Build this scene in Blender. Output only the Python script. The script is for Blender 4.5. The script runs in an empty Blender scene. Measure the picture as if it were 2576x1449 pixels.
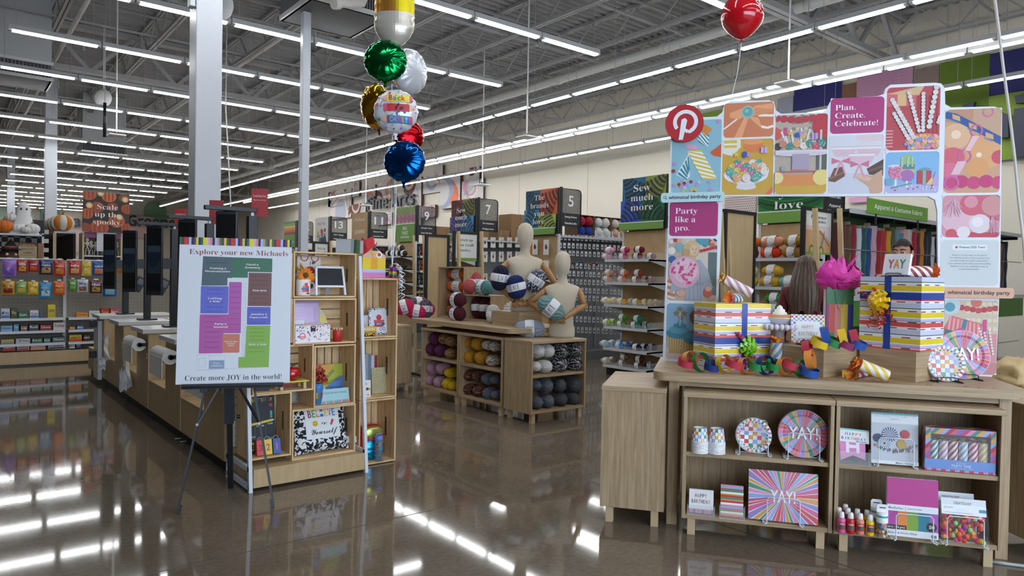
import bpy,bmesh,math,random
from math import sin,cos,pi,radians,hypot,sqrt,atan2
from mathutils import Vector,Matrix,Euler,noise
SC=bpy.context.scene
COL=SC.collection
random.seed(7)
V=Vector
# ------------------------------------------------------------------ camera
FPX,CX,CY,EYE=1783.0,1288.0,724.5,1.35
_fh=V((.6276,.7786,0)).normalized()
_rh=V((_fh.y,-_fh.x,0))
_roll,_pit=radians(1.02),radians(.99)
C_F=_fh*cos(_pit)-V((0,0,1))*sin(_pit)
_up=V((0,0,1))*cos(_pit)+_fh*sin(_pit)
C_R=_rh*cos(_roll)+_up*sin(_roll)
C_U=_up*cos(_roll)-_rh*sin(_roll)
C_O=V((0,0,EYE))
cam=bpy.data.cameras.new('camera')
cam.sensor_fit='HORIZONTAL';cam.sensor_width=36;cam.lens=FPX/2576*36
cam.clip_start=.05;cam.clip_end=200
cam_o=bpy.data.objects.new('camera',cam);COL.objects.link(cam_o)
cam_o.matrix_world=Matrix(((C_R.x,C_U.x,-C_F.x,0),(C_R.y,C_U.y,-C_F.y,0),(C_R.z,C_U.z,-C_F.z,EYE),(0,0,0,1)))
SC.camera=cam_o
# ------------------------------------------------------------------ world, daylight, exposure
W=bpy.data.worlds.new('daylight');SC.world=W;W.use_nodes=True
W.node_tree.nodes['Background'].inputs[0].default_value=(.62,.78,1,1)
W.node_tree.nodes['Background'].inputs[1].default_value=2.0
SC.view_settings.view_transform='Standard';SC.view_settings.look='None'
SC.view_settings.exposure=.6;SC.view_settings.gamma=1.0
SC.view_settings.use_curve_mapping=False
try:
 SC.cycles.use_denoising=True
 SC.cycles.use_light_tree=True
 SC.cycles.max_bounces=7;SC.cycles.diffuse_bounces=4;SC.cycles.glossy_bounces=4
 SC.cycles.transmission_bounces=6;SC.cycles.transparent_max_bounces=12
 SC.cycles.sample_clamp_indirect=6;SC.cycles.caustics_reflective=False;SC.cycles.caustics_refractive=False
except Exception:pass
TUBE_STRENGTH=17.0
def area(name,loc,aim,sx,sy,power,col):
 l=bpy.data.lights.new(name,'AREA');l.shape='RECTANGLE';l.size=sx;l.size_y=sy
 l.energy=power;l.color=col
 o=bpy.data.objects.new(name,l);COL.objects.link(o);o.location=loc
 o.rotation_euler=(V(aim)-V(loc)).to_track_quat('-Z','Y').to_euler();return o
 # cool daylight falling in through the shop front behind the camera
area('shopfront_daylight',(1.6,-4.4,2.0),(3.4,3,.9),9.0,3.2,280,(.72,.84,1))
# ------------------------------------------------------------------ pixel -> place
def _ray(x,y):return C_F+C_R*((x-CX)/FPX)-C_U*((y-CY)/FPX)
def Pz(x,y,z):d=_ray(x,y);return C_O+d*((z-EYE)/d.z)
def Px(x,y,X):d=_ray(x,y);return C_O+d*(X/d.x)
def Py(x,y,Y):d=_ray(x,y);return C_O+d*(Y/d.y)
def Pd(x,y,dep):return C_O+_ray(x,y)*dep
def Pl(x,y,o,e):
 d=_ray(x,y);n=V((-e[1],e[0]));t=(n.x*(o[0]-C_O.x)+n.y*(o[1]-C_O.y))/(n.x*d.x+n.y*d.y)
 return C_O+d*t
 # ------------------------------------------------------------------ materials
_mats={}
def lin(h):
 h=h.lstrip('#');c=[int(h[i:i+2],16)/255 for i in(0,2,4)]
 return tuple(x/12.92 if x<=.04045 else((x+.055)/1.055)**2.4 for x in c)+(1,)
def M(h,r=.6,metal=0,coat=0,emit=0,spec=.5,alpha=1,trans=0,sheen=0):
 k=(h,r,metal,coat,emit,spec,alpha,trans,sheen)
 if k in _mats:return _mats[k]
 m=bpy.data.materials.new('paint_'+h.strip('#'));m.use_nodes=True
 b=m.node_tree.nodes['Principled BSDF'].inputs
 b['Base Color'].default_value=lin(h);b['Roughness'].default_value=r;b['Metallic'].default_value=metal
 b['Coat Weight'].default_value=coat;b['Coat Roughness'].default_value=.08
 b['Specular IOR Level'].default_value=spec;b['Alpha'].default_value=alpha;b['Transmission Weight'].default_value=trans
 if sheen:b['Sheen Weight'].default_value=sheen
 if emit:b['Emission Color'].default_value=lin(h);b['Emission Strength'].default_value=emit
 _mats[k]=m;return m
def nodes(name,r=.5,metal=0,coat=0):
 m=bpy.data.materials.new(name);m.use_nodes=True;t=m.node_tree
 b=t.nodes['Principled BSDF'];b.inputs['Roughness'].default_value=r;b.inputs['Metallic'].default_value=metal;b.inputs['Coat Weight'].default_value=coat
 return m,t,b
def N(t,typ,**kw):
 n=t.nodes.new(typ)
 for k,v in kw.items():
  if k.startswith('_'):setattr(n,k[1:],v)
  else:n.inputs[k.replace('__',' ')].default_value=v
 return n
def ramp(t,stops):
 n=t.nodes.new('ShaderNodeValToRGB');e=n.color_ramp.elements
 while len(e)<len(stops):e.new(.5)
 for q,(p,c)in zip(e,stops):q.position=p;q.color=lin(c)
 return n
def wood(name,stops,sc=(40,40,2.2),r=.45,bump=.08):
 """laminate or timber with grain running along the axis of the smallest scale"""
 m,t,b=nodes(name,r)
 tc=N(t,'ShaderNodeTexCoord');mp=N(t,'ShaderNodeMapping',Scale=sc)
 nz=N(t,'ShaderNodeTexNoise',Scale=1.6,Detail=6,Roughness=.62,Distortion=.35)
 t.links.new(tc.outputs['Object'],mp.inputs[0]);t.links.new(mp.outputs[0],nz.inputs['Vector'])
 rp=ramp(t,stops);t.links.new(nz.outputs['Fac'],rp.inputs[0]);t.links.new(rp.outputs[0],b.inputs['Base Color'])
 if bump:
  bp=N(t,'ShaderNodeBump',Strength=bump,Distance=.002);t.links.new(nz.outputs['Fac'],bp.inputs['Height']);t.links.new(bp.outputs[0],b.inputs['Normal'])
 return m
_oak=[(.28,'#91795b'),(.5,'#ab9372'),(.72,'#bea785')]
OAK_V=wood('oak_laminate_upright',_oak,(45,45,2))
OAK_H=wood('oak_laminate_lying',_oak,(2,45,45))
OAK_Y=wood('oak_laminate_cross',_oak,(45,2,45))
OAK_Z=wood('oak_laminate_banded',_oak,(2,2,45))
OAKP_V=wood('plain_oak_veneer',[(.3,'#b1976f'),(.7,'#bfa67d')],(18,18,1.2),bump=0)
PINE_H=wood('pine_board_lying',[(.3,'#b98f60'),(.52,'#d9b98a'),(.75,'#e2c79b')],(2.5,26,26),.6)
PINE_V=wood('pine_board_upright',[(.3,'#b98f60'),(.52,'#d9b98a'),(.75,'#e2c79b')],(26,26,2.5),.6)
PINE_Y=wood('pine_board_cross',[(.3,'#b98f60'),(.52,'#d9b98a'),(.75,'#e2c79b')],(26,2.5,26),.6)
STICK=wood('beech_rail',[(.3,'#b99f74'),(.7,'#cdb68c')],(30,30,2),.5,0)
WHITE=M('#e9e9e6',.4);BLACK=M('#141518',.45);DKGREY=M('#2c2d30',.5);STEEL=M('#b9bbbc',.35,.6);LTGREY=M('#c9cacb',.45)
PVC=M('#dfe6ea',.07,alpha=.055)
# ------------------------------------------------------------------ mesh builder
_auto={}
class B:
 def __init__(s):s.v=[];s.f=[];s.mi=[];s.sm=[];s.mats=[];s.M=Matrix();s.z=0
 def _m(s,m):
  if m not in s.mats:s.mats.append(m)
  return s.mats.index(m)
 def add(s,vs,fs,m,smooth=False):
  o=len(s.v);k=s._m(m);MM=s.M
  s.v+=[tuple(MM@V(v))for v in vs]
  for f in fs:s.f.append([o+i for i in f]);s.mi.append(k);s.sm.append(smooth)
  return s
 def box(s,x0,x1,y0,y1,z0,z1,m):
  return s.add([(x0,y0,z0),(x1,y0,z0),(x1,y1,z0),(x0,y1,z0),(x0,y0,z1),(x1,y0,z1),(x1,y1,z1),(x0,y1,z1)],[(3,2,1,0),(4,5,6,7),(0,1,5,4),(1,2,6,5),(2,3,7,6),(3,0,4,7)],m)
 def cb(s,c,d,m):return s.box(c[0]-d[0]/2,c[0]+d[0]/2,c[1]-d[1]/2,c[1]+d[1]/2,c[2]-d[2]/2,c[2]+d[2]/2,m)
 def rbox(s,x0,x1,y0,y1,z0,z1,m,r=.004):
  """box with rounded edges"""
  bm=bmesh.new();bmesh.ops.create_cube(bm,size=1)
  for v in bm.verts:v.co=V(((x0+x1)/2+v.co.x*(x1-x0),(y0+y1)/2+v.co.y*(y1-y0),(z0+z1)/2+v.co.z*(z1-z0)))
  bmesh.ops.bevel(bm,geom=bm.edges[:],offset=r,segments=2,profile=.5,affect='EDGES')
  bm.verts.ensure_lookup_table()
  s.add([v.co for v in bm.verts],[[v.index for v in f.verts]for f in bm.faces],m);bm.free();return s
 def bar(s,p,q,w,h,m):
  p,q=V(p),V(q);d=(q-p).normalized();a=V((0,0,1))if abs(d.z)<.95 else V((1,0,0))
  x=d.cross(a).normalized()*w/2;y=x.cross(d).normalized()*h/2
  return s.add([p-x-y,p+x-y,p+x+y,p-x+y,q-x-y,q+x-y,q+x+y,q-x+y],[(0,1,2,3),(7,6,5,4),(0,4,5,1),(1,5,6,2),(2,6,7,3),(3,7,4,0)],m)
 def tube(s,pts,r,m,n=8,closed=False,flat=None):
  pts=[V(p)for p in pts];L=len(pts);vs=[];ref=None
  for i,p in enumerate(pts):
   a=pts[(i-1)%L]if(closed or i)else p;b=pts[(i+1)%L]if(closed or i<L-1)else p
   d=(b-a).normalized()
   if ref is None:ref=d.orthogonal().normalized()
   x=(ref-d*ref.dot(d))
   x=x.normalized()if x.length>1e-6 else d.orthogonal().normalized()
   y=d.cross(x);ref=x;rr=r[i]if isinstance(r,(list,tuple))else r
   for k in range(n):
    t=2*pi*k/n;vs.append(p+x*rr*cos(t)+y*rr*sin(t)*(flat or 1))
  fs=[]
  for i in range(L if closed else L-1):
   j=(i+1)%L
   for k in range(n):fs.append((i*n+k,i*n+(k+1)%n,j*n+(k+1)%n,j*n+k))
  if not closed:fs+=[list(range(n))[::-1],[(L-1)*n+k for k in range(n)]]
  return s.add(vs,fs,m,True)
 def lathe(s,prof,m,n=24,c=(0,0,0),mats=None):
  vs=[(c[0]+r*cos(2*pi*k/n),c[1]+r*sin(2*pi*k/n),c[2]+z)for r,z in prof for k in range(n)]
  for i in range(len(prof)-1):
   fs=[(i*n+k,i*n+(k+1)%n,(i+1)*n+(k+1)%n,(i+1)*n+k)for k in range(n)]
   o=len(s.v)
   if i==0:base=o;s.add(vs,[],m)
   mm=s._m(mats[i]if mats else m)
   for f in fs:s.f.append([base+q for q in f]);s.mi.append(mm);s.sm.append(True)
  return s
 def cyl(s,p,q,r0,m,r1=None,n=20):
  r1=r0 if r1 is None else r1;p,q=V(p),V(q);d=(q-p).normalized();x=d.orthogonal().normalized();y=d.cross(x)
  vs=[p+(x*cos(2*pi*k/n)+y*sin(2*pi*k/n))*r0 for k in range(n)]+[q+(x*cos(2*pi*k/n)+y*sin(2*pi*k/n))*r1 for k in range(n)]
  s.add(vs,[(k,(k+1)%n,n+(k+1)%n,n+k)for k in range(n)],m,True)
  return s.add(vs[:n],[list(range(n))[::-1]],m).add(vs[n:],[list(range(n))],m)
 def ball(s,c,r,m,nu=20,nv=12,fn=None):
  r=(r,r,r)if isinstance(r,(int,float))else r;vs=[]
  for j in range(nv+1):
   for i in range(nu):
    a,b=2*pi*i/nu,pi*j/nv;d=V((sin(b)*cos(a),sin(b)*sin(a),cos(b)));k=fn(d)if fn else 1
    vs.append((c[0]+d.x*r[0]*k,c[1]+d.y*r[1]*k,c[2]+d.z*r[2]*k))
  fs=[(j*nu+i,(j+1)*nu+i,(j+1)*nu+(i+1)%nu,j*nu+(i+1)%nu)for j in range(nv)for i in range(nu)]
  return s.add(vs,fs,m,True)
 def prism(s,pts,z0,z1,m,side=None):
  n=len(pts);vs=[(x,y,z0)for x,y in pts]+[(x,y,z1)for x,y in pts]
  s.add(vs,[list(range(n))[::-1],list(range(n,2*n))],m)
  return s.add(vs,[(k,(k+1)%n,n+(k+1)%n,n+k)for k in range(n)],side or m)
 def grid(s,fn,nu,nv,m,smooth=True):
  vs=[fn(i/nu,j/nv)for j in range(nv+1)for i in range(nu+1)];w=nu+1
  return s.add(vs,[(j*w+i,j*w+i+1,(j+1)*w+i+1,(j+1)*w+i)for j in range(nv)for i in range(nu)],m,smooth)
  # flat printing on the local xy plane; every layer lies a hair above the one before
 def lay(s):s.z+=s.dz;return s.z
 dz=.00005
 def rect(s,x0,y0,x1,y1,m):z=s.lay();return s.add([(x0,y0,z),(x1,y0,z),(x1,y1,z),(x0,y1,z)],[(0,1,2,3)],m)
 def pg(s,pts,m):z=s.lay();return s.add([(x,y,z)for x,y in pts],[list(range(len(pts)))],m)
 def ell(s,x,y,a,b,m=None,n=24,rot=0):
  if m is None:b,m=a,b
  c,d=cos(rot),sin(rot)
  return s.pg([(x+a*cos(2*pi*k/n)*c-b*sin(2*pi*k/n)*d,y+a*cos(2*pi*k/n)*d+b*sin(2*pi*k/n)*c)for k in range(n)],m)
 def rr(s,x0,y0,x1,y1,r,m):return s.pg(rrect(x0,y0,x1,y1,r),m)
 def ring(s,x,y,a,b,m,n=28):
  z=s.lay();vs=[(x+q*cos(2*pi*k/n),y+q*sin(2*pi*k/n),z)for q in(a,b)for k in range(n)]
  return s.add(vs,[(k,(k+1)%n,n+(k+1)%n,n+k)for k in range(n)],m)
 def star(s,x,y,r,m,k=5,q=.42,rot=pi/2):return s.pg([(x+(r if i%2==0 else r*q)*cos(rot+pi*i/k),y+(r if i%2==0 else r*q)*sin(rot+pi*i/k))for i in range(2*k)],m)
 def stroke(s,pts,w,m):
  z=s.lay()
  for(ax,ay),(bx,by)in zip(pts,pts[1:]):
   l=hypot(bx-ax,by-ay)or 1;nx,ny=-(by-ay)/l*w/2,(bx-ax)/l*w/2
   s.add([(ax+nx,ay+ny,z),(ax-nx,ay-ny,z),(bx-nx,by-ny,z),(bx+nx,by+ny,z)],[(0,1,2,3)],m)
  return s
 def txt(s,t,x0,y0,w,h,m,st='sans',al='l'):
  """lettering fitted to the width w; y0 is the baseline, h the capital height"""
  vs,fs,bw=glyphs(t,st);k=h/.70;kx=k if w is None else w/bw
  if len(t)==1 and kx>1.35*k:x0+=(w-bw*1.2*k)/2;kx=1.2*k
  off=0 if al=='l' else-(bw*kx)/2 if al=='c' else-(bw*kx)
  z=s.lay();return s.add([(x0+off+a*kx,y0+b*k,z)for a,b in vs],fs,m)
 def obj(s,name,parent=None,loc=None,rot=None):
  me=bpy.data.meshes.new(name);me.from_pydata(s.v,[],s.f)
  for m in s.mats:me.materials.append(m)
  me.polygons.foreach_set('material_index',s.mi);me.polygons.foreach_set('use_smooth',s.sm);me.update()
  o=bpy.data.objects.new(name,me);COL.objects.link(o)
  if parent:o.parent=parent
  if loc is not None:o.location=loc
  if rot is not None:o.rotation_euler=rot if isinstance(rot,(tuple,list,Euler))else(0,0,rot)
  return o
def rrect(x0,y0,x1,y1,r,n=5):
 o=[]
 for cx,cy,a in((x1-r,y0+r,-pi/2),(x1-r,y1-r,0),(x0+r,y1-r,pi/2),(x0+r,y0+r,pi)):
  o+=[(cx+r*cos(a+pi/2*k/n),cy+r*sin(a+pi/2*k/n))for k in range(n+1)]
 return o
_gl={}
def glyphs(t,st):
 if(t,st)in _gl:return _gl[t,st]
 base={'serif':(0x1D400,0x1D41A),'script':(0x1D4D0,0x1D4EA),'bold':(0x1D5D4,0x1D5EE)}.get(st)
 body=''.join(chr(base[0]+ord(c)-65)if base and 'A'<=c<='Z' else chr(base[1]+ord(c)-97)if base and 'a'<=c<='z' else c for c in t)
 c=bpy.data.curves.new('lettering','FONT');c.body=body;c.size=1;c.resolution_u=3
 c.offset={'serif':-.007,'heavy':.014,'script':.006}.get(st,0)
 o=bpy.data.objects.new('lettering',c);COL.objects.link(o)
 me=bpy.data.meshes.new_from_object(o.evaluated_get(bpy.context.evaluated_depsgraph_get()))
 vs=[(v.co.x,v.co.y)for v in me.vertices];fs=[list(p.vertices)for p in me.polygons]
 bpy.data.objects.remove(o);bpy.data.curves.remove(c);bpy.data.meshes.remove(me)
 x0=min(v[0]for v in vs);x1=max(v[0]for v in vs)
 _gl[t,st]=([(a-x0,b)for a,b in vs],fs,x1-x0);return _gl[t,st]
 # ------------------------------------------------------------------ naming
def tag(o,label,cat,group=None,kind=None):
 if label:o['label']=label
 if cat:o['category']=cat
 if group:o['group']=group
 if kind:o['kind']=kind
 return o
def thing(name,label,cat,loc=(0,0,0),rz=0,group=None):
 o=bpy.data.objects.new(name,None);o.empty_display_size=.05;COL.objects.link(o);o.location=loc;o.rotation_euler=(0,0,rz)if not isinstance(rz,(tuple,Euler))else rz
 return tag(o,label,cat,group)
def struct(b,name,loc=None,rot=None):o=b.obj(name,None,loc,rot);o['kind']='structure';return o
def dup(r,loc=None,rot=None,label=None,group=None):
 c=r.copy();COL.objects.link(c)
 for ch in r.children:
  d=ch.copy();COL.objects.link(d);d.parent=c
  for g in ch.children:e=g.copy();COL.objects.link(e);e.parent=d
 if loc is not None:c.location=loc
 if rot is not None:c.rotation_euler=rot if isinstance(rot,(tuple,list,Euler))else(0,0,rot)
 if label:c['label']=label
 if group:c['group']=group
 return c
TENS={2:'twenty',3:'thirty'}
ORD='first second third fourth fifth sixth seventh eighth ninth tenth eleventh twelfth thirteenth fourteenth fifteenth sixteenth seventeenth eighteenth nineteenth twentieth'.split()
def nth(i):return ORD[i]if i<20 else f'{TENS[(i + 1) // 10]}-{ORD[(i + 1) % 10 - 1]}' if(i+1)%10 else 'thirtieth'
# ------------------------------------------------------------------ planes, pictures, px-measured boxes
class Up:
 """upright plane: origin o (bottom), running along angle rz; px -> local (x, y) where y is height above o"""
 def __init__(s,o,rz):s.o=V(o);s.rz=rz;s.e=(cos(rz),sin(rz));s.rot=(pi/2,0,rz)
 def __call__(s,x,y):p=Pl(x,y,s.o,s.e);d=p-s.o;return d.x*s.e[0]+d.y*s.e[1],d.z
 def q(s,x0,y0,x1,y1):
  """px rectangle -> local x0, y0, x1, y1"""
  ym,xm=(y0+y1)/2,(x0+x1)/2
  return s(x0,ym)[0],s(xm,y1)[1],s(x1,ym)[0],s(xm,y0)[1]
class Fr:
 """furniture frame on the floor: local x along angle rz, y into the scene"""
 def __init__(s,o,rz):s.o=V((o[0],o[1],0));s.rz=rz;s.e=V((cos(rz),sin(rz),0));s.n=V((-sin(rz),cos(rz),0))
 def w(s,x,y,z=0):return s.o+s.e*x+s.n*y+V((0,0,z))
 def pz(s,x,y,z):d=Pz(x,y,z)-s.o;return d.dot(s.e),d.dot(s.n)
 def pn(s,x,y,n):d=Pl(x,y,s.o+s.n*n,(s.e.x,s.e.y))-s.o;return d.dot(s.e),d.z
def clip(pts,x0,y0,x1,y1):
 for ax,lim,sg in((0,x0,1),(0,x1,-1),(1,y0,1),(1,y1,-1)):
  o=[]
  for i,q in enumerate(pts):
   p=pts[i-1];a,c=(p[ax]-lim)*sg,(q[ax]-lim)*sg
   if(a<0)!=(c<0):t=a/(a-c);o.append((p[0]+(q[0]-p[0])*t,p[1]+(q[1]-p[1])*t))
   if c>=0:o.append(q)
  pts=o
  if not pts:return[]
 return pts
class Pic:
 """a printed picture: shapes in 0..1 coordinates, cut off at the print's edge"""
 def __init__(s,b,x0,y0,x1,y1,bg,r=0,edge=None):
  s.b,s.x,s.y,s.w,s.h,s.r,s.edge=b,x0,y0,x1-x0,y1-y0,r,edge
  b.rect(x0,y0,x1,y1,bg)if not r else b.rr(x0,y0,x1,y1,r,bg)
 def pg(s,pts,m):
  p=clip(pts,0,0,1,1)
  if len(p)>2:s.b.pg([(s.x+a*s.w,s.y+c*s.h)for a,c in p],m)
  return s
 def rect(s,x0,y0,x1,y1,m):return s.pg([(x0,y0),(x1,y0),(x1,y1),(x0,y1)],m)
 def ell(s,x,y,a,m,bb=None,n=18,rot=0):
  bb=a*s.w/s.h if bb is None else bb;c,d=cos(rot),sin(rot);k=s.h/s.w
  return s.pg([(x+a*cos(2*pi*i/n)*c-bb*k*sin(2*pi*i/n)*d,y+a/k*cos(2*pi*i/n)*d+bb*sin(2*pi*i/n)*c)for i in range(n)],m)
 def line(s,pts,w,m):
  for(ax,ay),(bx,by)in zip(pts,pts[1:]):
   dx,dy=(bx-ax)*s.w,(by-ay)*s.h;l=hypot(dx,dy)or 1;nx,ny=-dy/l*w/2,dx/l*w/2
   s.pg([(ax+nx,ay+ny*s.w/s.h),(ax-nx,ay-ny*s.w/s.h),(bx-nx,by-ny*s.w/s.h),(bx+nx,by+ny*s.w/s.h)],m)
  return s
 def star(s,x,y,r,m):return s.pg([(x+(r if i%2==0 else r*.42)*cos(pi/2+pi*i/5),y+(r if i%2==0 else r*.42)*sin(pi/2+pi*i/5)*s.w/s.h)for i in range(10)],m)
 def bands(s,p,q,wid,cols,n):
  """stick from p to q of width wid wrapped in slanting bands"""
  dx,dy=(q[0]-p[0])*s.w,(q[1]-p[1])*s.h;L=hypot(dx,dy);ux,uy=dx/L,dy/L;nx,ny=-uy,ux;w=wid*s.w/2;sl=w*1.0
  f=lambda t,k:((p[0]*s.w+ux*t+nx*k)/s.w,(p[1]*s.h+uy*t+ny*k)/s.h)
  for i in range(n):
   a,c=L*i/n,L*(i+1)/n
   s.pg([f(max(0,a-sl),-w),f(min(L,a+sl),w),f(min(L,c+sl),w),f(max(0,c-sl),-w)],cols[i%len(cols)])
  return s
 def txt(s,t,x,y,w,h,m,st='sans',al='l'):s.b.txt(t,s.x+x*s.w,s.y+y*s.h,w and w*s.w,h*s.h,m,st,al);return s
 def done(s):
  if s.r and s.edge:
   for cx,cy,a in((s.x,s.y,0),(s.x+s.w,s.y,1),(s.x+s.w,s.y+s.h,2),(s.x,s.y+s.h,3)):
    ox,oy=(s.r,-s.r)[a in(1,2)],(s.r,-s.r)[a>1]
    arc=[(cx+ox+s.r*cos(pi+pi/2*a+pi/2*k/5),cy+oy+s.r*sin(pi+pi/2*a+pi/2*k/5))for k in range(6)]
    s.b.pg([(cx,cy)]+arc[::-1],s.edge)
def corner_box(px,py,z,xl,xr,ratio=1.0):
 """a box seen on its corner: the near bottom corner's pixel, the pixel columns of the left and right ends, left/right length ratio"""
 c=Pz(px,py,z);best=None
 for i in range(6,352):
  a=radians(i/4);L=-_rh*cos(a)+_fh*sin(a);R=_rh*sin(a)+_fh*cos(a)
  w=[(Pl(x,py,c,(d.x,d.y))-c).dot(d)for x,d in((xl,L),(xr,R))]
  if min(w)<=0:continue
  e=abs(math.log(w[0]/w[1]/ratio))
  if best is None or e<best[0]:best=(e,L.copy(),R.copy(),w)
 _,L,R,w=best
 return c+L*w[0],atan2(-L.y,-L.x),w[0],w[1],(c-C_O).dot(C_F)
def hgt(dep,dy):return dep*dy/FPX
# ================================================================== shell
XW,YB,ZD=15.4,52.0,6.85
m,t,b=nodes('polished_concrete',.06)
tc=N(t,'ShaderNodeTexCoord');n1=N(t,'ShaderNodeTexNoise',Scale=.9,Detail=7,Roughness=.65);n2=N(t,'ShaderNodeTexNoise',Scale=38,Detail=4)
t.links.new(tc.outputs['Object'],n1 .inputs['Vector']);t.links.new(tc.outputs['Object'],n2 .inputs['Vector'])
mx=N(t,'ShaderNodeMix',_data_type='FLOAT',Factor=.35);t.links.new(n1 .outputs['Fac'],mx.inputs[2]);t.links.new(n2 .outputs['Fac'],mx.inputs[3])
rp=ramp(t,[(.3,'#5e5347'),(.5,'#706456'),(.7,'#827567')]);t.links.new(mx.outputs[0],rp.inputs[0]);t.links.new(rp.outputs[0],b.inputs['Base Color'])
mr=N(t,'ShaderNodeMapRange',**{'From Min':.3,'From Max':.7,'To Min':.035,'To Max':.075});t.links.new(n1 .outputs['Fac'],mr.inputs[0]);t.links.new(mr.outputs[0],b.inputs['Roughness'])
b.inputs['Specular IOR Level'].default_value=.6
CONC=m
fl=B();fl.box(-16,XW,-6,YB,-.2,0,CONC);struct(fl,'floor')
jt=M('#4a443d',.5);b_=B()
for x in(-1.4,3.35,8.1):b_.box(x-.003,x+.003,-6,YB,.0002,.0009,jt)
for y in(-.9,3.42,7.9,12.4):b_.box(-16,XW,y-.003,y+.003,.0002,.0009,jt)
struct(b_,'trim_1')
CREAM=M('#cfc8b9',.75)
b_=B();b_.box(XW,XW+.2,-6,YB,0,ZD+.3,CREAM);struct(b_,'wall_right')
b_=B()
for k in range(16):b_.box(XW-.006,XW,-1+3.3*k,-.985+3.3*k,0,ZD,M('#b9b2a4',.7))
struct(b_,'trim_2')
b_=B();b_.box(-16,XW+.2,YB,YB+.2,0,ZD+.3,CREAM);struct(b_,'wall_back')
b_=B();b_.box(-16.2,-16,-6,YB,0,ZD+.3,CREAM);struct(b_,'wall_left')
b_=B();b_.box(-16,-3.2,-5,-4.8,0,ZD,CREAM);b_.box(6.4,XW,-5,-4.8,0,ZD,CREAM);b_.box(-3.2,6.4,-5,-4.8,3.7,ZD,CREAM);struct(b_,'wall_front')
b_=B()
for k in range(7):x=-3.2+1.6*k;b_.box(x-.04,x+.04,-4.98,-4.86,0,3.7,DKGREY)
for z in(.04,2.4,3.66):b_.box(-3.2,6.4,-4.98,-4.86,z-.04,z+.04,DKGREY)
w1=struct(b_,'window_1')
b_=B();b_.box(-3.2,6.4,-4.925,-4.915,.05,3.65,M('#eef4f5',.02,alpha=.12));g=b_.obj('glass',w1)
# ------------------------------------------------------------------ roof deck, joists, girders
DECK=M('#9b9b9b',.6,spec=.3);RIB=M('#a5a5a5',.55,spec=.3)
b_=B();vs=[];fs=[];i=0;y=-6
while y<YB:
 for yy,zz in((y,ZD),(y+.09,ZD),(y+.115,ZD-.05),(y+.17,ZD-.05),(y+.195,ZD)):
  vs+=[(-16,yy,zz),(XW,yy,zz)]
 y+=.195
fs=[(2*k,2*k+1,2*k+3,2*k+2)for k in range(len(vs)//2-1)]
b_.add(vs,fs,DECK);b_.box(-16,XW,-6,YB,ZD+.02,ZD+.1,DECK);struct(b_,'ceiling')
def joist(x,z1=ZD-.05,d=.62,y0=-5,y1=YB):
 b_=B();z0=z1-d
 for zz in(z1-.03,z0+.03):
  for s_ in(-.035,.035):b_.box(x+s_-.025,x+s_+.025,y0,y1,zz-.03,zz+.03,RIB)
 p=1.22;k=0;y=y0
 while y+p<y1:
  b_.bar((x,y,z1-.03),(x,y+p/2,z0+.03),.028,.028,RIB);b_.bar((x,y+p/2,z0+.03),(x,y+p,z1-.03),.028,.028,RIB);y+=p
 o=struct(b_,'ceiling_joist');return o
for k in range(14):joist(-9+1.8*k if k<13 else XW-.35)
def girder(y,z1=ZD-.08,d=1.05):
 b_=B();z0=z1-d
 for zz in(z1-.05,z0+.05):
  for s_ in(-.06,.06):b_.box(-10,XW,y+s_-.045,y+s_+.045,zz-.05,zz+.05,RIB)
 p=1.8;x=-10
 while x+p<XW:
  b_.bar((x,y,z0+.05),(x+p/2,y,z1-.05),.08,.08,RIB);b_.bar((x+p/2,y,z1-.05),(x+p,y,z0+.05),.08,.08,RIB)
  x+=p
 return struct(b_,'ceiling_girder')
for y in(6.4,18.5,30.6,42.7):girder(y)
b_=B()
for y in(2.5,4.6,9,11.4,14,16.4,21,24,27,34,38,46):
 b_.bar((-9,y,ZD-.62),(XW-.1,y,ZD-.62),.035,.035,RIB);b_.bar((-9,y+.3,ZD-.14),(XW-.1,y+.3,ZD-.14),.035,.035,RIB)
struct(b_,'ceiling_bridging')
PIPE=M('#c4c2bd',.5)
b_=B();b_.tube([(11.0,-4,5.85),(11.0,YB,5.85)],.09,PIPE,12)
for y in range(0,50,3):b_.cyl((11,y,5.85),(11,y+.1,5.85),.105,PIPE)
tag(b_.obj('sprinkler_main'),'thick pale sprinkler main pipe under the roof joists beside the right wall','pipe')
for i,(x,w)in enumerate(((5.25,'above the crosswise light rows near the middle joists'),(1.97,'high above the snack wall, farther from the right wall'))):
 b_=B();b_.tube([(x,4,6.0),(x,48,6.0)],.045,PIPE,8)
 for y in range(5,46,4):b_.tube([(x,y,6.0),(x+.3,y,6.0),(x+.3,y,5.86)],.018,PIPE,6);b_.ball((x+.3,y,5.85),.03,STEEL,8,6)
 tag(b_.obj('sprinkler_pipe'),'thin grey sprinkler branch pipe '+w,'pipe')
 # ------------------------------------------------------------------ columns
COLM=M('#c3c7ce',.35)
def column(x,y,w,d=None,lab=None):
 b_=B();b_.rbox(x-w/2,x+w/2,y-(d or w)/2,y+(d or w)/2,0,ZD-.1,COLM,.012);return struct(b_,'column')
for y in(8.75,23.8,38.5):column(2.4,y,.29)
c1=column(4.02,9.75,.115,.115)
b_=B();b_.rbox(2.19,2.25,8.62,8.74,4.35,4.75,COLM,.01);tag(b_.obj('wall_speaker'),'small pale box fixed high on the wide front column','speaker')
for z,w in((3.15,'upper'),(2.62,'lower')):
 b_=B();b_.rbox(3.945,3.962,9.70,9.78,z,z+.2,COLM,.006);tag(b_.obj('junction_box'),f'{w} of two small pale plates on the slim white post','junction box')
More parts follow.
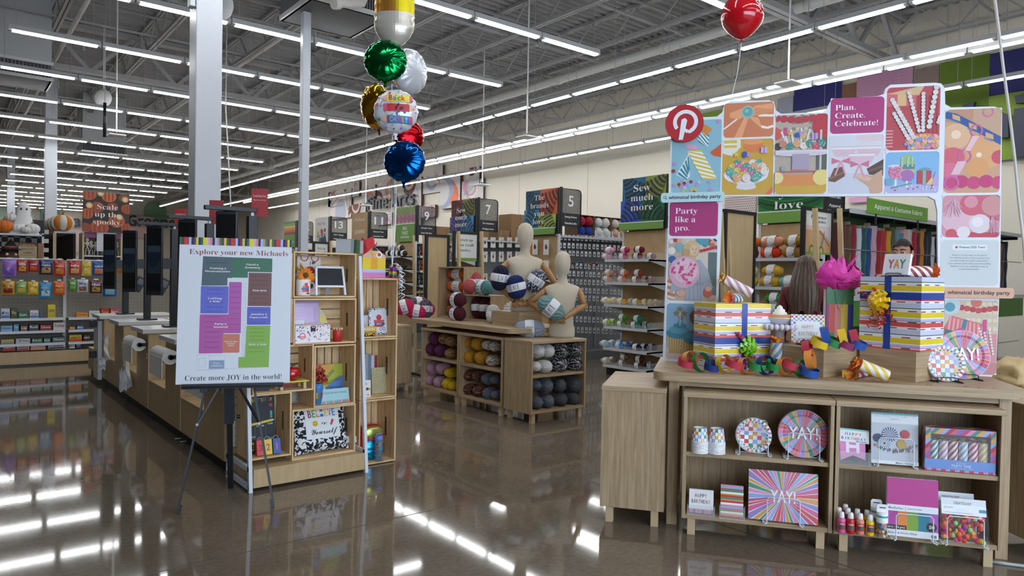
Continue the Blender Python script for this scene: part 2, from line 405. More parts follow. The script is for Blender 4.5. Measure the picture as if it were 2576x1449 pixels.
 # ------------------------------------------------------------------ air handlers hanging under the roof
def air_handler(x0,x1,y0,y1,z,label):
 t_=thing('air_handler',label,'air handler',((x0+x1)/2,(y0+y1)/2,z));a,c=(x1-x0)/2,(y1-y0)/2
 g=M('#adb0b2',.5);b_=B();b_.box(-a,a,-c,c,.34,ZD-z-.06,g);b_.obj('casing',t_)
 b_=B();b_.box(-a+.02,a-.02,-c+.02,c-.02,.05,.34,M('#3c3d3f',.6))
 for k in range(26):
  u=-a+.05+(2*a-.1)*k/25
  for s_ in(-1,1):b_.box(u-.006,u+.006,s_*c-.012,s_*c+.012,.06,.33,M('#77797b',.5))
  u=-c+.05+(2*c-.1)*k/25
  for s_ in(-1,1):b_.box(s_*a-.012,s_*a+.012,u-.006,u+.006,.06,.33,M('#77797b',.5))
 b_.obj('grille',t_)
 b_=B()
 for zz in(.03,.34):
  for s_ in(-1,1):b_.box(-a-.03,a+.03,s_*c-.03,s_*c+.03,zz-.03,zz+.03,LTGREY);b_.box(s_*a-.03,s_*a+.03,-c,c,zz-.03,zz+.03,LTGREY)
 b_.obj('frame',t_);b_=B();b_.box(-a,a,-c,c,0,.03,M('#58595b',.7));b_.obj('bottom_panel',t_)
air_handler(3.86,4.98,9.2,10.32,5.02,'square white air handler with dark grille, nearest the balloon bunch')
air_handler(.1,1.69,16.7,17.72,5.02,'white air handler with dark grille, high over the snack racks')
air_handler(3.4,4.6,25.5,26.7,4.95,'white air handler far down the hall between two columns')
b_=B();b_.tube([(4.5,8.9,6.4),(4.5,8.9,5.15),(4.44,8.86,5.02),(4.2,8.8,4.93),(4.0,8.75,4.87)],.06,PIPE,12);b_.cyl((4.5,8.9,5.2),(4.5,8.9,5.28),.09,PIPE);b_.cyl((4.06,8.77,4.885),(3.98,8.75,4.86),.075,PIPE);b_.cyl((4.2,8.8,4.95),(4.2,8.8,6.3),.006,STEEL,n=6)
tag(b_.obj('drain_pipe'),'white elbow drain pipe hanging in front of the square air handler','pipe')
# ------------------------------------------------------------------ strip lights
TUBE=M('#fbfdff',.3,emit=TUBE_STRENGTH);HOUS=M('#c8c9c8',.45)
def make_fixture():
 t_=thing('strip_light','','ceiling light',(0,0,0))
 b_=B();b_.add([(-.6,-.045,.01),(.6,-.045,.01),(.6,-.03,.085),(-.6,-.03,.085),(-.6,.045,.01),(.6,.045,.01),(.6,.03,.085),(-.6,.03,.085)],[(0,1,2,3),(5,4,7,6),(3,2,6,7),(4,0,3,7),(1,5,6,2)],HOUS);b_.obj('housing',t_)
 b_=B();b_.box(-.55,.55,-.04,-.008,-.014,.012,TUBE);b_.box(-.55,.55,.008,.04,-.014,.012,TUBE);b_.obj('tube',t_)
 for s_ in(-1,1):
  b_=B();b_.box(s_*.575-.025,s_*.575+.025,-.036,.036,-.01,.014,STEEL);b_.obj('socket',t_)
  b_=B();b_.cyl((s_*.5,0,.08),(s_*.5,0,ZD-4.85-.02),.004,STEEL,n=5);b_.obj('hanger',t_)
 return t_
FX=make_fixture();fx_used=False
def fixture(x,y,rz,label,group):
 global fx_used
 o=FX if not fx_used else dup(FX);fx_used=True
 o.location=(x,y,4.85);o.rotation_euler=(0,0,rz);o['label']=label;o['group']=group;return o
ROW0,ROWS,PIT=10.42,17,1.222
for r in range(ROWS):
 y=ROW0+2.48*r
 nmax=6 if r<9 else 5
 for k in range(nmax):
  x=8.08-.61-PIT*k
  if x<.02*y-.8:break
  if r>=12 and k>4:break
  fixture(x,y,0,f'white strip light, {nth(k)} from the right end of the {nth(r)} crosswise row','crosswise strip lights')
for r,nm in enumerate(('crosswise row at picture top','crosswise row before the balloon bunch')):
 for k in range(7):fixture(8.08-.61-PIT*k,5.46+2.48*r,0,f'white strip light, {nth(k)} from the right end of the {nm}','crosswise strip lights')
for y in(2.98,.5,-1.98):
 for k in range(6):fixture(8.08-.61-PIT*k,y,0,f'white strip light, {nth(k)} from the right, in a crosswise row above the entrance','strip lights over the entrance')
for q,(x,y0,n,w)in enumerate(((9.46,4.5-PIT*3,35,'row nearest the middle'),(11.72,3.0,30,'middle lengthwise row'),(14.1,3.0,30,'row along the right wall'))):
 for k in range(n):
  fixture(x,y0+PIT*k,pi/2,f'white strip light, {nth(k)} from the near end of the {w}','lengthwise strip lights')
for k in range(28):
 fixture(12.1,3.5+PIT*k,pi/2,f'white strip light, {nth(k)} from the near end of the doubled lengthwise row','lengthwise strip lights')
fy0=atan2(_rh.y,_rh.x)
# ------------------------------------------------------------------ things hanging from the roof
def ap(px,py,dep,label):
 p=Pd(px,py,dep);t_=thing('access_point',label,'ceiling device',p);b_=B();b_.rbox(-.15,.15,-.15,.15,0,.03,WHITE,.01);b_.obj('device',t_);b_=B();b_.cyl((0,0,.03),(0,0,ZD-p.z-.02),.014,WHITE,n=8);b_.ball((0,0,.05),(.05,.05,.03),DKGREY,10,6);b_.obj('pole',t_)
for a in((1983,213,10.5,'flat white device on a pole above the peach bow picture'),(1325,347,13.3,'flat white device on a pole in front of the right wall'),(1213,467,17.2,'flat white device on a pole beside the Fine Arts panels'),(920,518,22,'flat white device on a pole left of the Fine Arts lettering'),(293,343,14,'flat white device on a pole between the left light rows')):ap(*a)
for px,py,dep,lab in((548,12,9.5,'round white horn speaker beside the wide column'),(257,246,16,'round white horn speaker farther left under the roof')):
 p=Pd(px,py,dep);t_=thing('horn_speaker',lab,'speaker',p,fy0);b_=B();b_.M=Matrix.Rotation(pi/2,4,'X');b_.lathe([(0,.02),(.06,.03),(.16,0),(.19,-.02),(.2,-.03),(.19,-.06),(.05,-.12),(0,-.12)],WHITE,24);b_.obj('cone',t_);b_=B();b_.cyl((0,.05,.1),(0,.05,ZD-p.z-.02),.012,WHITE,n=6);b_.obj('hanger',t_)
p=Pd(263,345,14.5);b_=B();b_.tube([(p.x,p.y,ZD-.05),(p.x,p.y,p.z+.7)],.008,LTGREY,6);b_.tube([(p.x,p.y,p.z+.7),(p.x,p.y,p.z)],.03,BLACK,8);tag(b_.obj('power_drop'),'black cord drop hanging between the left light rows','cord')
p0,p1=Pd(568,275,13.5),Pd(580,510,13.5);b_=B();b_.tube([(p0 .x,p0 .y,ZD-.05),p0,p1,(p1 .x,p1 .y,.81)],.012,LTGREY,6);tag(b_.obj('power_pole'),'thin white power pole between the wide column and slim white post','pole')
# ================================================================== shared small builders
CHK=[M(h,.35,coat=.3)for h in('#cf3d38','#d99a33','#3f8a6a','#86a8dc','#b39ed6')]
PWHITE=M('#eceef0',.4,coat=.3)
RAY=[M(h,.35,coat=.3)for h in('#cf3b34','#d3508d','#8f7cc0','#d99a33','#3f8a6a','#e08bb0','#86a8dc','#c23f6f')]
POP={}
def checker(b,x0,y0,x1,y1,q,seed=1,fn=None):
 rnd=random.Random(seed);z=b.lay();i=0;y=y0
 while y<y1-1e-6:
  x=x0;j=0
  while x<x1-1e-6:
   if(i+j)%2==0:
    a,c=min(x+q,x1),min(y+q,y1);p=[(x,y),(a,y),(a,c),(x,c)]
    if fn:p=fn(p)
    m=rnd.choice(CHK)
    if p and len(p)>2:b.add([(u,v,z)for u,v in p],[list(range(len(p)))],m)
   x+=q;j+=1
  y+=q;i+=1
def circ_clip(pts,r,n=40):
 for k in range(n):
  a=2*pi*k/n;c,s_=cos(a),sin(a);o=[]
  for i,q in enumerate(pts):
   p=pts[i-1];d0,d1=r-(p[0]*c+p[1]*s_),r-(q[0]*c+q[1]*s_)
   if(d0<0)!=(d1<0):t=d0/(d0-d1);o.append((p[0]+(q[0]-p[0])*t,p[1]+(q[1]-p[1])*t))
   if d1>=0:o.append(q)
  pts=o
  if not pts:return[]
 return pts
def rays(b,x0,y0,x1,y1,n,rnd=False,r=None,seed=3):
 """sunburst of coloured wedges filling a rectangle or a disc round its centre"""
 cx,cy=(x0+x1)/2,(y0+y1)/2;R=hypot(x1-x0,y1-y0)*.6;q=random.Random(seed);a=0;k=0
 ws=[q.uniform(.6,1.4)for _ in range(n)];tot=sum(ws)
 for w in ws:
  a2=a+2*pi*w/tot;gap=.012
  p=[(cx,cy),(cx+R*cos(a+gap),cy+R*sin(a+gap)),(cx+R*cos(a2-gap),cy+R*sin(a2-gap))]
  if r:p=[(cx,cy)]+[(cx+r*cos(a+gap+(a2-a-2*gap)*t/4),cy+r*sin(a+gap+(a2-a-2*gap)*t/4))for t in range(5)]
  else:p=clip(p,x0,y0,x1,y1)
  if len(p)>2:b.add([(u,v,b.z+.0004)for u,v in p],[list(range(len(p)))],RAY[k%8])
  a=a2;k+=1
 b.z+=.0008
def plate(name,label,kind,r,loc,rot,count=4,group=None):
 """a shrink-wrapped pack of paper plates standing on edge, face along local +z"""
 t_=thing(name,label,'party plates',loc,rot,group);b_=B()
 for k in range(count):
  z=-k*.006;b_.lathe([(0,z-.012),(r*.72,z-.012),(r*.8,z-.004),(r,z),(r,z+.0015),(r*.8,z-.002),(r*.72,z-.010),(0,z-.010)],PWHITE,40)
 pk_=b_.obj('plate_pack',t_);b_=B();b_.z=-.0085;q=B()
 # printing on the flat centre, then on the sloping rim ring
 ri=r*.72
 if kind=='check':checker(b_,-ri,-ri,ri,ri,r*.235,5,lambda p:circ_clip(p,ri))
 else:rays(b_,-ri,-ri,ri,ri,34,r=ri)
 n=48 if kind=='check' else 34;rr_=random.Random(3);ws=[rr_.uniform(.6,1.4)for _ in range(n)];tot=sum(ws);a=0
 for k in range(n):
  a2=a+2*pi*((ws[k]/tot)if kind!='check' else 1/n)
  for i,(r0,z0,r1,z1)in enumerate(((r*.725,-.0085,r*.80,-.001),(r*.805,-.001,r*.985,.0025))):
   if kind=='check' and(k+i)%2:continue
   b_.add([(r0*cos(a+.01),r0*sin(a+.01),z0),(r1*cos(a+.01),r1*sin(a+.01),z1),(r1*cos(a2-.01),r1*sin(a2-.01),z1),(r0*cos(a2-.01),r0*sin(a2-.01),z0)],[(0,1,2,3)],CHK[(k*3+i)%5]if kind=='check' else RAY[k%8])
  a=a2
 if kind!='check':b_.z=.003;b_.txt('YAY!',0,-r*.22,r*1.15,r*.5,PWHITE,'heavy','c')
 b_.obj('printed_face',pk_)
 b_=B();b_.lathe([(r*1.02,-.03),(r*1.03,-.01),(r*1.0,.006),(r*.5,.005),(0,.0045)],PVC,32);b_.obj('clear_wrap',t_)
 return t_
STAND_W=M('#dcdfe2',.35);STAND_K=M('#111214',.35)
def wire_stand(label,loc,rz,w,h,d,mat,cat='display stand'):
 """front loop, side rails and low feet of a wire easel; opens towards local -y"""
 t_=thing('wire_stand',label,cat,loc,rz);r=.0026;b_=B()
 b_.tube([(-w/2-.012,-.03,r),(-w/2,-.012,r),(-w/2,-.006,.012),(-w/2,0,h*.9),(-w/2+.01,0,h),(w/2-.01,0,h),(w/2,0,h*.9),(w/2,-.006,.012),(w/2,-.012,r),(w/2+.012,-.03,r)],r,mat,6);b_.obj('front_loop',t_)
 b_=B();hb=h*1.35;b_.tube([(-w/2,d,r),(-w/2,d,hb*.93),(-w/2+.01,d,hb),(w/2-.01,d,hb),(w/2,d,hb*.93),(w/2,d,r)],r,mat,6);b_.obj('back_loop',t_)
 b_=B()
 for s_ in(-1,1):
  b_.tube([(s_*w/2,-.012,r),(s_*w/2,d,r)],r,mat,6);b_.tube([(s_*(w/2+.018),-.01,r),(s_*(w/2+.018),d,r)],r,mat,6)
  for k in range(5):y=d*k/4;b_.tube([(s_*w/2,y,r),(s_*(w/2+.018),y,r)],r*.8,mat,5)
 b_.tube([(-w/2,d*.5,r),(w/2,d*.5,r)],r,mat,6);b_.obj('base_rails',t_);return t_
def tilt_face(rz,lean=0):return Euler((pi/2-lean,0,rz),'XYZ')
def flame(b_,c,ax,R,cols,seed=0):
 """torn tissue petals tied round the end of a popper, pointing along ax"""
 rnd=random.Random(seed);ax=V(ax).normalized();x=ax.orthogonal().normalized();y=ax.cross(x)
 for k in range(13):
  a=rnd.uniform(0,6.28);w=rnd.uniform(.5,.9);sp=rnd.uniform(.25,1.0);L=R*rnd.uniform(.8,1.3);d=x*cos(a)+y*sin(a);e=ax.cross(d)
  def fn(u,v,d=d,e=e,sp=sp,L=L,w=w,k=k):
   r_=L*v;return V(c)+ax*(r_*(1.05-.4*sp*v))+d*(R*.25+r_*sp*(.6+.5*v))+e*((u-.5)*R*w*(.5+1.2*v)+.12*R*sin(9*v+k))+ax*(.12*R*sin(11*u+k*2))
  b_.grid(fn,4,5,cols[k%len(cols)])
def popper(label,p,q,r,cols,seed,flame_cols=None,flame_end=True,group=None):
 """candle shaped party popper from its foot p to its tissue flame at q"""
 p,q=V(p),V(q);t_=thing('party_popper',label,'party popper',p,0,group);d=q-p;L=d.length;d.normalize();x=d.orthogonal().normalized();y=d.cross(x)
 b_=B();n,m_=24,30
 vs=[x*r*cos(2*pi*(k+j*.55)/n)+y*r*sin(2*pi*(k+j*.55)/n)+d*L*j/m_ for j in range(m_+1)for k in range(n)]
 for k in range(n):
  fs=[(j*n+k,j*n+(k+1)%n,(j+1)*n+(k+1)%n,(j+1)*n+k)for j in range(m_)]
  b_.add(vs,fs,cols[(k//3)%2],True)
 b_.add(vs[:n],[list(range(n))[::-1]],M('#d78fae',.6)).add(vs[-n:],[list(range(n))],M('#d78fae',.6));b_.obj('striped_tube',t_)
 if flame_end:b_=B();flame(b_,d*L,d,r*1.1,flame_cols or[M('#e8862a',.7),M('#efc648',.7),M('#dd5a22',.7)],seed);b_.obj('tissue_flame',t_)
 return t_
WRAP=[('#cfd4ea',3),('#2f6b4b',.5),('#f0eef0',1.2),('#8c2f3a',.6,1),('#f0eef0',.3),('#e8cf2c',3.2),('#f0eef0',.7),('#b9c2e8',1.4),('#d98fae',.6),('#2f6b4b',.6,1),('#d85a50',2.8),('#f0eef0',.6),('#8a2f74',.6,1),('#f0eef0',.5)]
def wrapped_box(b_,wx,wy,h,start=0,scale=.0085):
 z=h;i=start;k=0
 P=[(0,0),(wx,0),(wx,wy),(0,wy)]
 first=M(WRAP[i%len(WRAP)][0],.4,coat=.3);b_.add([(0,0,h),(wx,0,h),(wx,wy,h),(0,wy,h)],[(0,1,2,3)],first);b_.add([(0,0,0),(wx,0,0),(wx,wy,0),(0,wy,0)],[(3,2,1,0)],first)
 while z>1e-5:
  c=WRAP[i%len(WRAP)];z2=max(0,z-c[1]*scale);m_=M(c[0]if len(c)==2 else '#f0eef0',.4,coat=.3)
  for a in range(4):
   (x0,y0),(x1,y1)=P[a],P[(a+1)%4];b_.add([(x0,y0,z2),(x1,y1,z2),(x1,y1,z),(x0,y0,z)],[(0,1,2,3)],m_)
   if len(c)==3:
    d=V((x1-x0,y1-y0));l=d.length;d.normalize();nx,ny=d.y*.0004,-d.x*.0004;u=.03*((k+a)%3)
    while u<l:
     v_=min(l,u+.045);b_.add([(x0+d.x*u+nx,y0+d.y*u+ny,z2),(x0+d.x*v_+nx,y0+d.y*v_+ny,z2),(x0+d.x*v_+nx,y0+d.y*v_+ny,z),(x0+d.x*u+nx,y0+d.y*u+ny,z)],[(0,1,2,3)],M(c[0],.4,coat=.3));u+=.1
  z=z2;i+=1;k+=1
def strip(b_,fn,n,w,m_,wd):
 """flat ribbon following fn(t), w wide along wd(t)"""
 vs=[]
 for i in range(n+1):t_=i/n;p=V(fn(t_));e=V(wd(t_)).normalized()*w/2;vs+=[p-e,p+e]
 b_.add(vs,[(2*i,2*i+1,2*i+3,2*i+2)for i in range(n)],m_,True)
def bow(t_,c,nrm,R,m_,curl,seed=1):
 nrm=V(nrm).normalized();x=V((0,0,1));x=(x-nrm*x.dot(nrm)).normalized();y=nrm.cross(x);b_=B()
 for lay_,(cnt,rad,h0,hh)in enumerate(((9,R,.1,.5),(8,R*.82,.35,.55),(6,R*.55,.65,.5),(3,R*.28,.95,.35))):
  for k in range(cnt):
   a=2*pi*(k+.37*lay_)/cnt;d=x*cos(a)+y*sin(a);e=nrm.cross(d)
   strip(b_,lambda u:V(c)+d*rad*sin(pi*u)**.8+nrm*R*(h0+hh*u),12,R*.36,m_,lambda u:e)
 b_.obj('bow',t_);b_=B();rnd=random.Random(seed)
 for k in range(7):
  a=rnd.choice((rnd.uniform(1.9,4.4),rnd.uniform(2.6,3.7),rnd.uniform(.2,1.2)));d=x*cos(a)+y*sin(a);e=nrm.cross(d);L=R*rnd.uniform(1.2,2.1);ph=rnd.uniform(0,6)
  g=lambda u:V(c)+d*(R*.3+L*u)+nrm*(R*.15+R*.13*(1+cos(26*u+ph)))+e*R*.16*sin(26*u+ph)-V((0,0,1))*R*.35*u*u
  strip(b_,g,60,R*.14,curl,lambda u:d+V((0,0,.3)))
 b_.obj('curling_ribbon',t_)
def slab(b_,pts,z0,z1,m_,side):
 n=len(pts);vs=[(x,y,z0)for x,y in pts]+[(x,y,z1)for x,y in pts]
 b_.add(vs,[list(range(n)),list(range(n,2*n))],m_);b_.add(vs,[(k,(k+1)%n,n+(k+1)%n,n+k)for k in range(n)],side)
def depth_of(p):return(V(p)-C_O).dot(C_F)
# ================================================================== party display (right)
DA=atan2(-.81,.5866);D=Fr((3.069,2.282),DA);TT=.845
def D_box(name,par,x0,x1,y0,y1,z0,z1,m_,r=.002):b_=B();b_.rbox(x0,x1,y0,y1,z0,z1,m_,r);return b_.obj(name,par)
tb=thing('display_table','large oak display table with rounded corners, standing over the party cabinets','table',D.w(0,0),DA)
b_=B();b_.prism(rrect(-.215,.07,1.558,.86,.07,8),.80,TT,OAK_H);b_.obj('tabletop',tb)
for x in(-.13,1.452):
 for y in(.145,.74):D_box('leg',tb,x,x+.055,y,y+.055,0,.80,OAK_V)
b_=B();b_.box(-.075,1.452,.15,.175,.765,.80,OAK_H);b_.box(-.075,1.452,.765,.79,.74,.80,OAK_H);b_.obj('apron',tb)
def cabinet(label,o,rz,w,d,side='both',group='oak open display cabinets',back=True,solid=False,legs=True,h=.757):
 """open two-shelf cabinet on square legs; o = front left floor corner"""
 t_=thing('display_cabinet',label,'cabinet',o,rz,group);T=.018
 b_=B();b_.rbox(-.002,w+.002,-.004,d,h-.026,h,OAK_H,.0015);b_.obj('top',t_)
 for x in(0,w-T):D_box('side_panel',t_,x,x+T,0,d,.09,h-.026,OAK_V,.001)
 if solid:D_box('front_panel',t_,T,w-T,.001,.02,.09,h-.026,OAK_V,.001)
 else:
  D_box('shelf',t_,T,w-T,.012,d-.015,.418,.44,OAK_H,.001)
 D_box('bottom_panel',t_,T,w-T,.004,d-.004,.09,.112,OAK_H,.001)
 D_box('back_panel',t_,T,w-T,d-.012,d,.112,h-.026,OAK_V,.001)
 for x in(.03,w-.07):
  for y in(.02,d-.06):D_box('leg',t_,x,x+.04,y,y+.04,0,.09,M('#c3a983',.5),.001)
 return t_
CA=cabinet('open oak cabinet under the party table holding paper cups and sunburst plates',D.w(-.045,0),DA,.732,.36)
CB=cabinet('open oak cabinet under the party table holding paint bottles and the candle box',D.w(.695,0),DA,.735,.36)
f_,r_=D.pz(1515,1305,0);
# plain cabinet left of the table: px corners of its front face
s0=D.pn(1512,1100,.06)[0];s1=D.pn(1678,1100,.06)[0]
SCB=cabinet('closed oak cabinet with plain front left of the party table',D.w(s0,.06),DA,min(s1,-.14)-s0,.62,solid=True,h=.757)
SCR=cabinet('closed oak cabinet cut off by the right picture edge',D.w(1.63,.13),DA+.35,.5,.5,solid=True,h=.757)
# ---- printed backdrop
nb=.60;BN=Up(D.w(0,nb,TT),DA)
bt=thing('cardboard_backdrop','tall white arched cardboard backdrop of party pictures standing on display table','backdrop',BN.o,BN.rot)
BW=M('#dfe4ec',.5);b_=B()
out=[(1667,895),(1674,908),(1740,914),(1800,915),(1818,505),(1822,494),(2335,494),(2352,503),(2358,530),(2360,700),(2350,940),(2495,948),(2506,930),(2516,700),(2521,285),(2514,272),(2500,268),(2392,270),(2378,262),(2377,222),(2368,210),(2352,208),(2240,213),(2228,222),(2224,236),(2208,242),(2102,248),(2088,256),(2080,274),(2068,282),(1965,286),(1952,278),(1948,260),(1936,252),(1840,254),(1822,262),(1817,282),(1804,293),(1700,298),(1688,312),(1684,480)]
slab(b_,[BN(x,y)for x,y in out],-.02,0,BW,M('#b9bcc2',.6));b_.obj('board',bt)
def card(name,x0,y0,x1,y1,bg,r=.018):
 b_=B();b_.z=.0006;p=Pic(b_,*BN.q(x0,y0,x1,y1),M(bg,.5),r,BW);p.nm=name;return p
def fin(p,nm='picture_print'):p.done();return p.b.obj(nm,bt)
m_=lambda h:M(h,.5)
# 1 striped hats and poppers on blue
p=card('',1690,302,1814,484,'#8db9c9',.012)
p.pg([(.10,.25),(.36,.55),(.38,.22),(.30,.18)],m_('#e9ecec'))
for k in range(5):p.pg([(.12+.05*k,.26+.055*k),(.15+.05*k,.29+.055*k),(.33+.012*k,.19+.03*k),(.30+.012*k,.18+.03*k)],m_('#3d8c9c'))
p.bands((.62,.62),(.66,.86),.22,[m_('#3d8c9c'),m_('#e9ecec')],9);p.bands((.42,.62),(.82,.14),.26,[m_('#d9c04e'),m_('#efeee8')],15);p.ell(.40,.63,.14,m_('#dba3bd'),.035,rot=-.2)
p.pg([(.62,.84),(.68,.78),(.82,.86),(.7,.92),(.62,.95)],m_('#d68a3c'));p.pg([(.78,.55),(1,.66),(1,.48),(.85,.5)],m_('#cf5a2c'))
rnd=random.Random(4)
for k in range(22):p.ell(rnd.uniform(.02,.98),rnd.uniform(.01,.16),.035,m_(rnd.choice(['#9c2b3b','#3f8a5e','#b98fc9','#c9c24e','#a8c8d4'])))
for x,y,c in((.06,.4,'#b98fc9'),(.04,.3,'#a02d35'),(.93,.97,'#c58ec4')):p.ell(x,y,.04,m_(c))
fin(p)
# 2 satin bow
p=card('',1821,258,1946,345,'#cd7d55',.02)
p.line([(0,.25),(.35,.62)],.03,m_('#efe9e2'));p.line([(.7,.62),(1,.6)],.05,m_('#efe9e2'));p.line([(.75,.3),(.88,.25),(1,.3)],.05,m_('#efe9e2'))
for q in([(.12,.72),(.42,.86),(.5,.66),(.3,.52),(.12,.58)],[(.5,.68),(.62,.9),(.98,.95),(.98,.7),(.62,.6)],[(.42,.6),(.22,0),(.38,0),(.5,.58)],[(.5,.6),(.56,.5),(.78,.22),(.7,.55)]):p.pg(q,m_('#e7a173'))
p.pg([(.5,.68),(.64,.84),(.98,.78),(.98,.7),(.62,.6)],m_('#d88f62'))
p.ell(.48,.72,.14,m_('#a8b3a2'));p.ell(.48,.73,.1,m_('#5fa3a6'));p.ell(.46,.76,.04,m_('#8cc0c0'));fin(p)
# 3 cake pops on a stand
p=card('',1817,350,1945,490,'#c9a03c',.02)
p.pg([(0,.75),(0,1),(.35,1),(.36,.86),(.2,.7)],m_('#e4e0d6'));p.rect(.03,.85,.28,.99,m_('#d9c04e'));p.rect(.03,.9,.28,.93,m_('#efece4'))
p.ell(.6,.88,.2,m_('#d97d45'),.12);p.ell(.6,.95,.2,m_('#e39a66'),.05);p.pg([(.85,0),(1,.15),(1,0)],m_('#d9704c'))
p.ell(.48,.14,.2,m_('#d9d6da'),.05);p.rect(.3,.14,.66,.28,m_('#d9d6da'));p.ell(.47,.36,.44,m_('#e6e2e8'),.17);p.ell(.47,.38,.4,m_('#d4d0da'),.14)
k=0
for y,xs in((.56,(.3,.45,.6,.72)),(.5,(.2,.33,.48,.62,.78)),(.42,(.16,.3,.44,.58,.74,.84)),(.34,(.26,.42,.56,.7)),(.3,(.3,.48,.66))):
 for x in xs:
  p.ell(x,y,.085,m_(['#4b9a8c','#e0a070','#dfd7cf','#5fa99c','#d5b23c','#c96a94'][k%6]))
  for j in range(7):p.ell(x+rnd.uniform(-.06,.06),y+rnd.uniform(-.03,.055),.009,m_(rnd.choice(['#f3efe8','#cf3b73','#f3efe8'])),n=6)
  k+=1
p.star(.27,.72,.07,m_('#d5c23c'));p.ell(.44,.72,.045,m_('#2f55b0'),.06);p.ell(.52,.71,.04,m_('#b98fc9'));p.line([(.76,.5),(.8,.68)],.01,m_('#d9c04e'));p.rect(.75,.74,.88,.84,m_('#c9a8d6'));p.line([(.815,.74),(.815,.86)],.012,m_('#2f55b0'));fin(p)
# 4 dessert table
p=card('',1950,288,2080,487,'#b5a79a',.02)
for k in range(40):p.ell(.35+.08*(k%8),.98-.08*(k//8),.035,m_('#cdbf9c' if k%2 else '#8d7f74'),n=8)
for k in range(7):p.ell(.02+.14*k,.93+.03*abs(k-3)/3,.075,m_('#b23a45'))
p.pg([(0,.68),(.1,.7),(.13,.8),(0,.85)],m_('#d0574f'));p.rect(.16,.66,.23,.84,m_('#c74a86'));p.ell(.93,.86,.22,m_('#b8343f'),.17);p.rect(.8,.3,1,.7,m_('#5d5b57'));p.rect(.86,.3,.9,.8,m_('#c9c6c0'))
for x,y,dx in((.12,.78,.016),(.3,.8,.008),(.5,.82,0),(.66,.8,-.01),(.2,.72,.012)):
 for j in range(8):p.ell(x+dx*j,y-.026*j,.025,m_('#dcd6d2'),n=8)
p.star(.28,.76,.07,m_('#d5b23c'));p.ell(.43,.74,.055,m_('#2f55b0'));p.ell(.51,.755,.05,m_('#b98fc9'));p.ell(.54,.72,.045,m_('#d5b23c'));p.rect(.7,.68,.82,.76,m_('#b99ad0'));p.line([(.76,.66),(.76,.79)],.015,m_('#2f55b0'))
for k,x in enumerate((.05,.15,.28,.42,.55,.66,.8,.9)):p.ell(x,.6+.03*(k%2),.075,m_(['#3a3432','#c9806a','#3f8a86','#d5a070','#dfd7cf','#3f8a86','#c94a6a','#3f8a86'][k]))
for k in range(40):p.ell(rnd.uniform(0,1),rnd.uniform(.55,.66),.01,m_(rnd.choice(['#efe9df','#d96a86','#e4c04e'])),n=6)
p.rect(0,.5,1,.55,m_('#d9d3dc'));p.ell(.5,.5,.52,m_('#cfc8d4'),.03);p.rect(.33,.3,.66,.5,m_('#a79bb0'));p.rect(.05,.27,.95,.285,m_('#c9523c'));p.rect(0,0,1,.24,m_('#c9a43c'));p.rect(.1,.1,.9,.24,m_('#d98a4c'))
p.ell(.05,.2,.12,m_('#e3d69a'));p.ell(.9,.2,.16,m_('#e3cf7e'));p.ell(.16,.32,.05,m_('#8fa6a6'));fin(p)
# 5 slogan
p=card('',2089,245,2224,335,'#a83172',.022);wt=m_('#f2e6ee')
for k,s_ in enumerate(('Plan.','Create.','Celebrate!')):p.txt(s_,.09,.66-.225*k,(.38,.56,.8)[k],.155,wt,'serif')
fin(p)
# 6 toasting glasses
p=card('',2085,340,2222,487,'#c9cbd6',.02)
p.rect(0,.35,1,1,m_('#d3d3dc'));p.ell(.78,.95,.3,m_('#dcc6cb'),.06)
for x0,x1,y in((.05,.5,.76),(.5,.96,.76),(.36,.84,.64)):
 p.pg([(x0,y),(x1,y),(x1-.06,y-.12),(x0+.06,y-.12)],m_('#d6b7c4'));p.pg([(x0,y),(x1,y),(x1,y+.045),(x0,y+.045)],m_('#e3dde3'));p.line([(x0,y+.045),(x1,y+.045)],.008,m_('#b99a8c'));p.line([((x0+x1)/2,y-.1),((x0+x1)/2,y-.48)],.02,m_('#cfc3cf'))
p.pg([(0,.22),(.1,.44),(.28,.47),(.3,.3),(.12,.2)],m_('#6e4a3c'));p.pg([(0,.28),(.28,.38),(.28,.35),(0,.24)],m_('#8c6350'));p.pg([(.7,.42),(1,.58),(1,.3),(.75,.32)],m_('#4d3a33'));p.pg([(.72,.4),(1,.48),(1,.44),(.74,.36)],m_('#6d5246'))
p.pg([(.5,.28),(.56,.34),(.8,.3),(.98,.4),(1,0),(.78,0),(.74,.12)],m_('#c99f86'));p.pg([(.5,.28),(.74,.2),(.8,.26),(.56,.34)],m_('#d6b19b'))
for x,y in((.22,.56),(.57,.5)):
 for s_ in(-1,1):p.pg([(x,y),(x+.17*s_,y+.06),(x+.17*s_,y-.05)],m_('#c9708c'));p.line([(x,y),(x+.1*s_,y-.24)],.03,m_('#dd9ab0'))
fin(p)
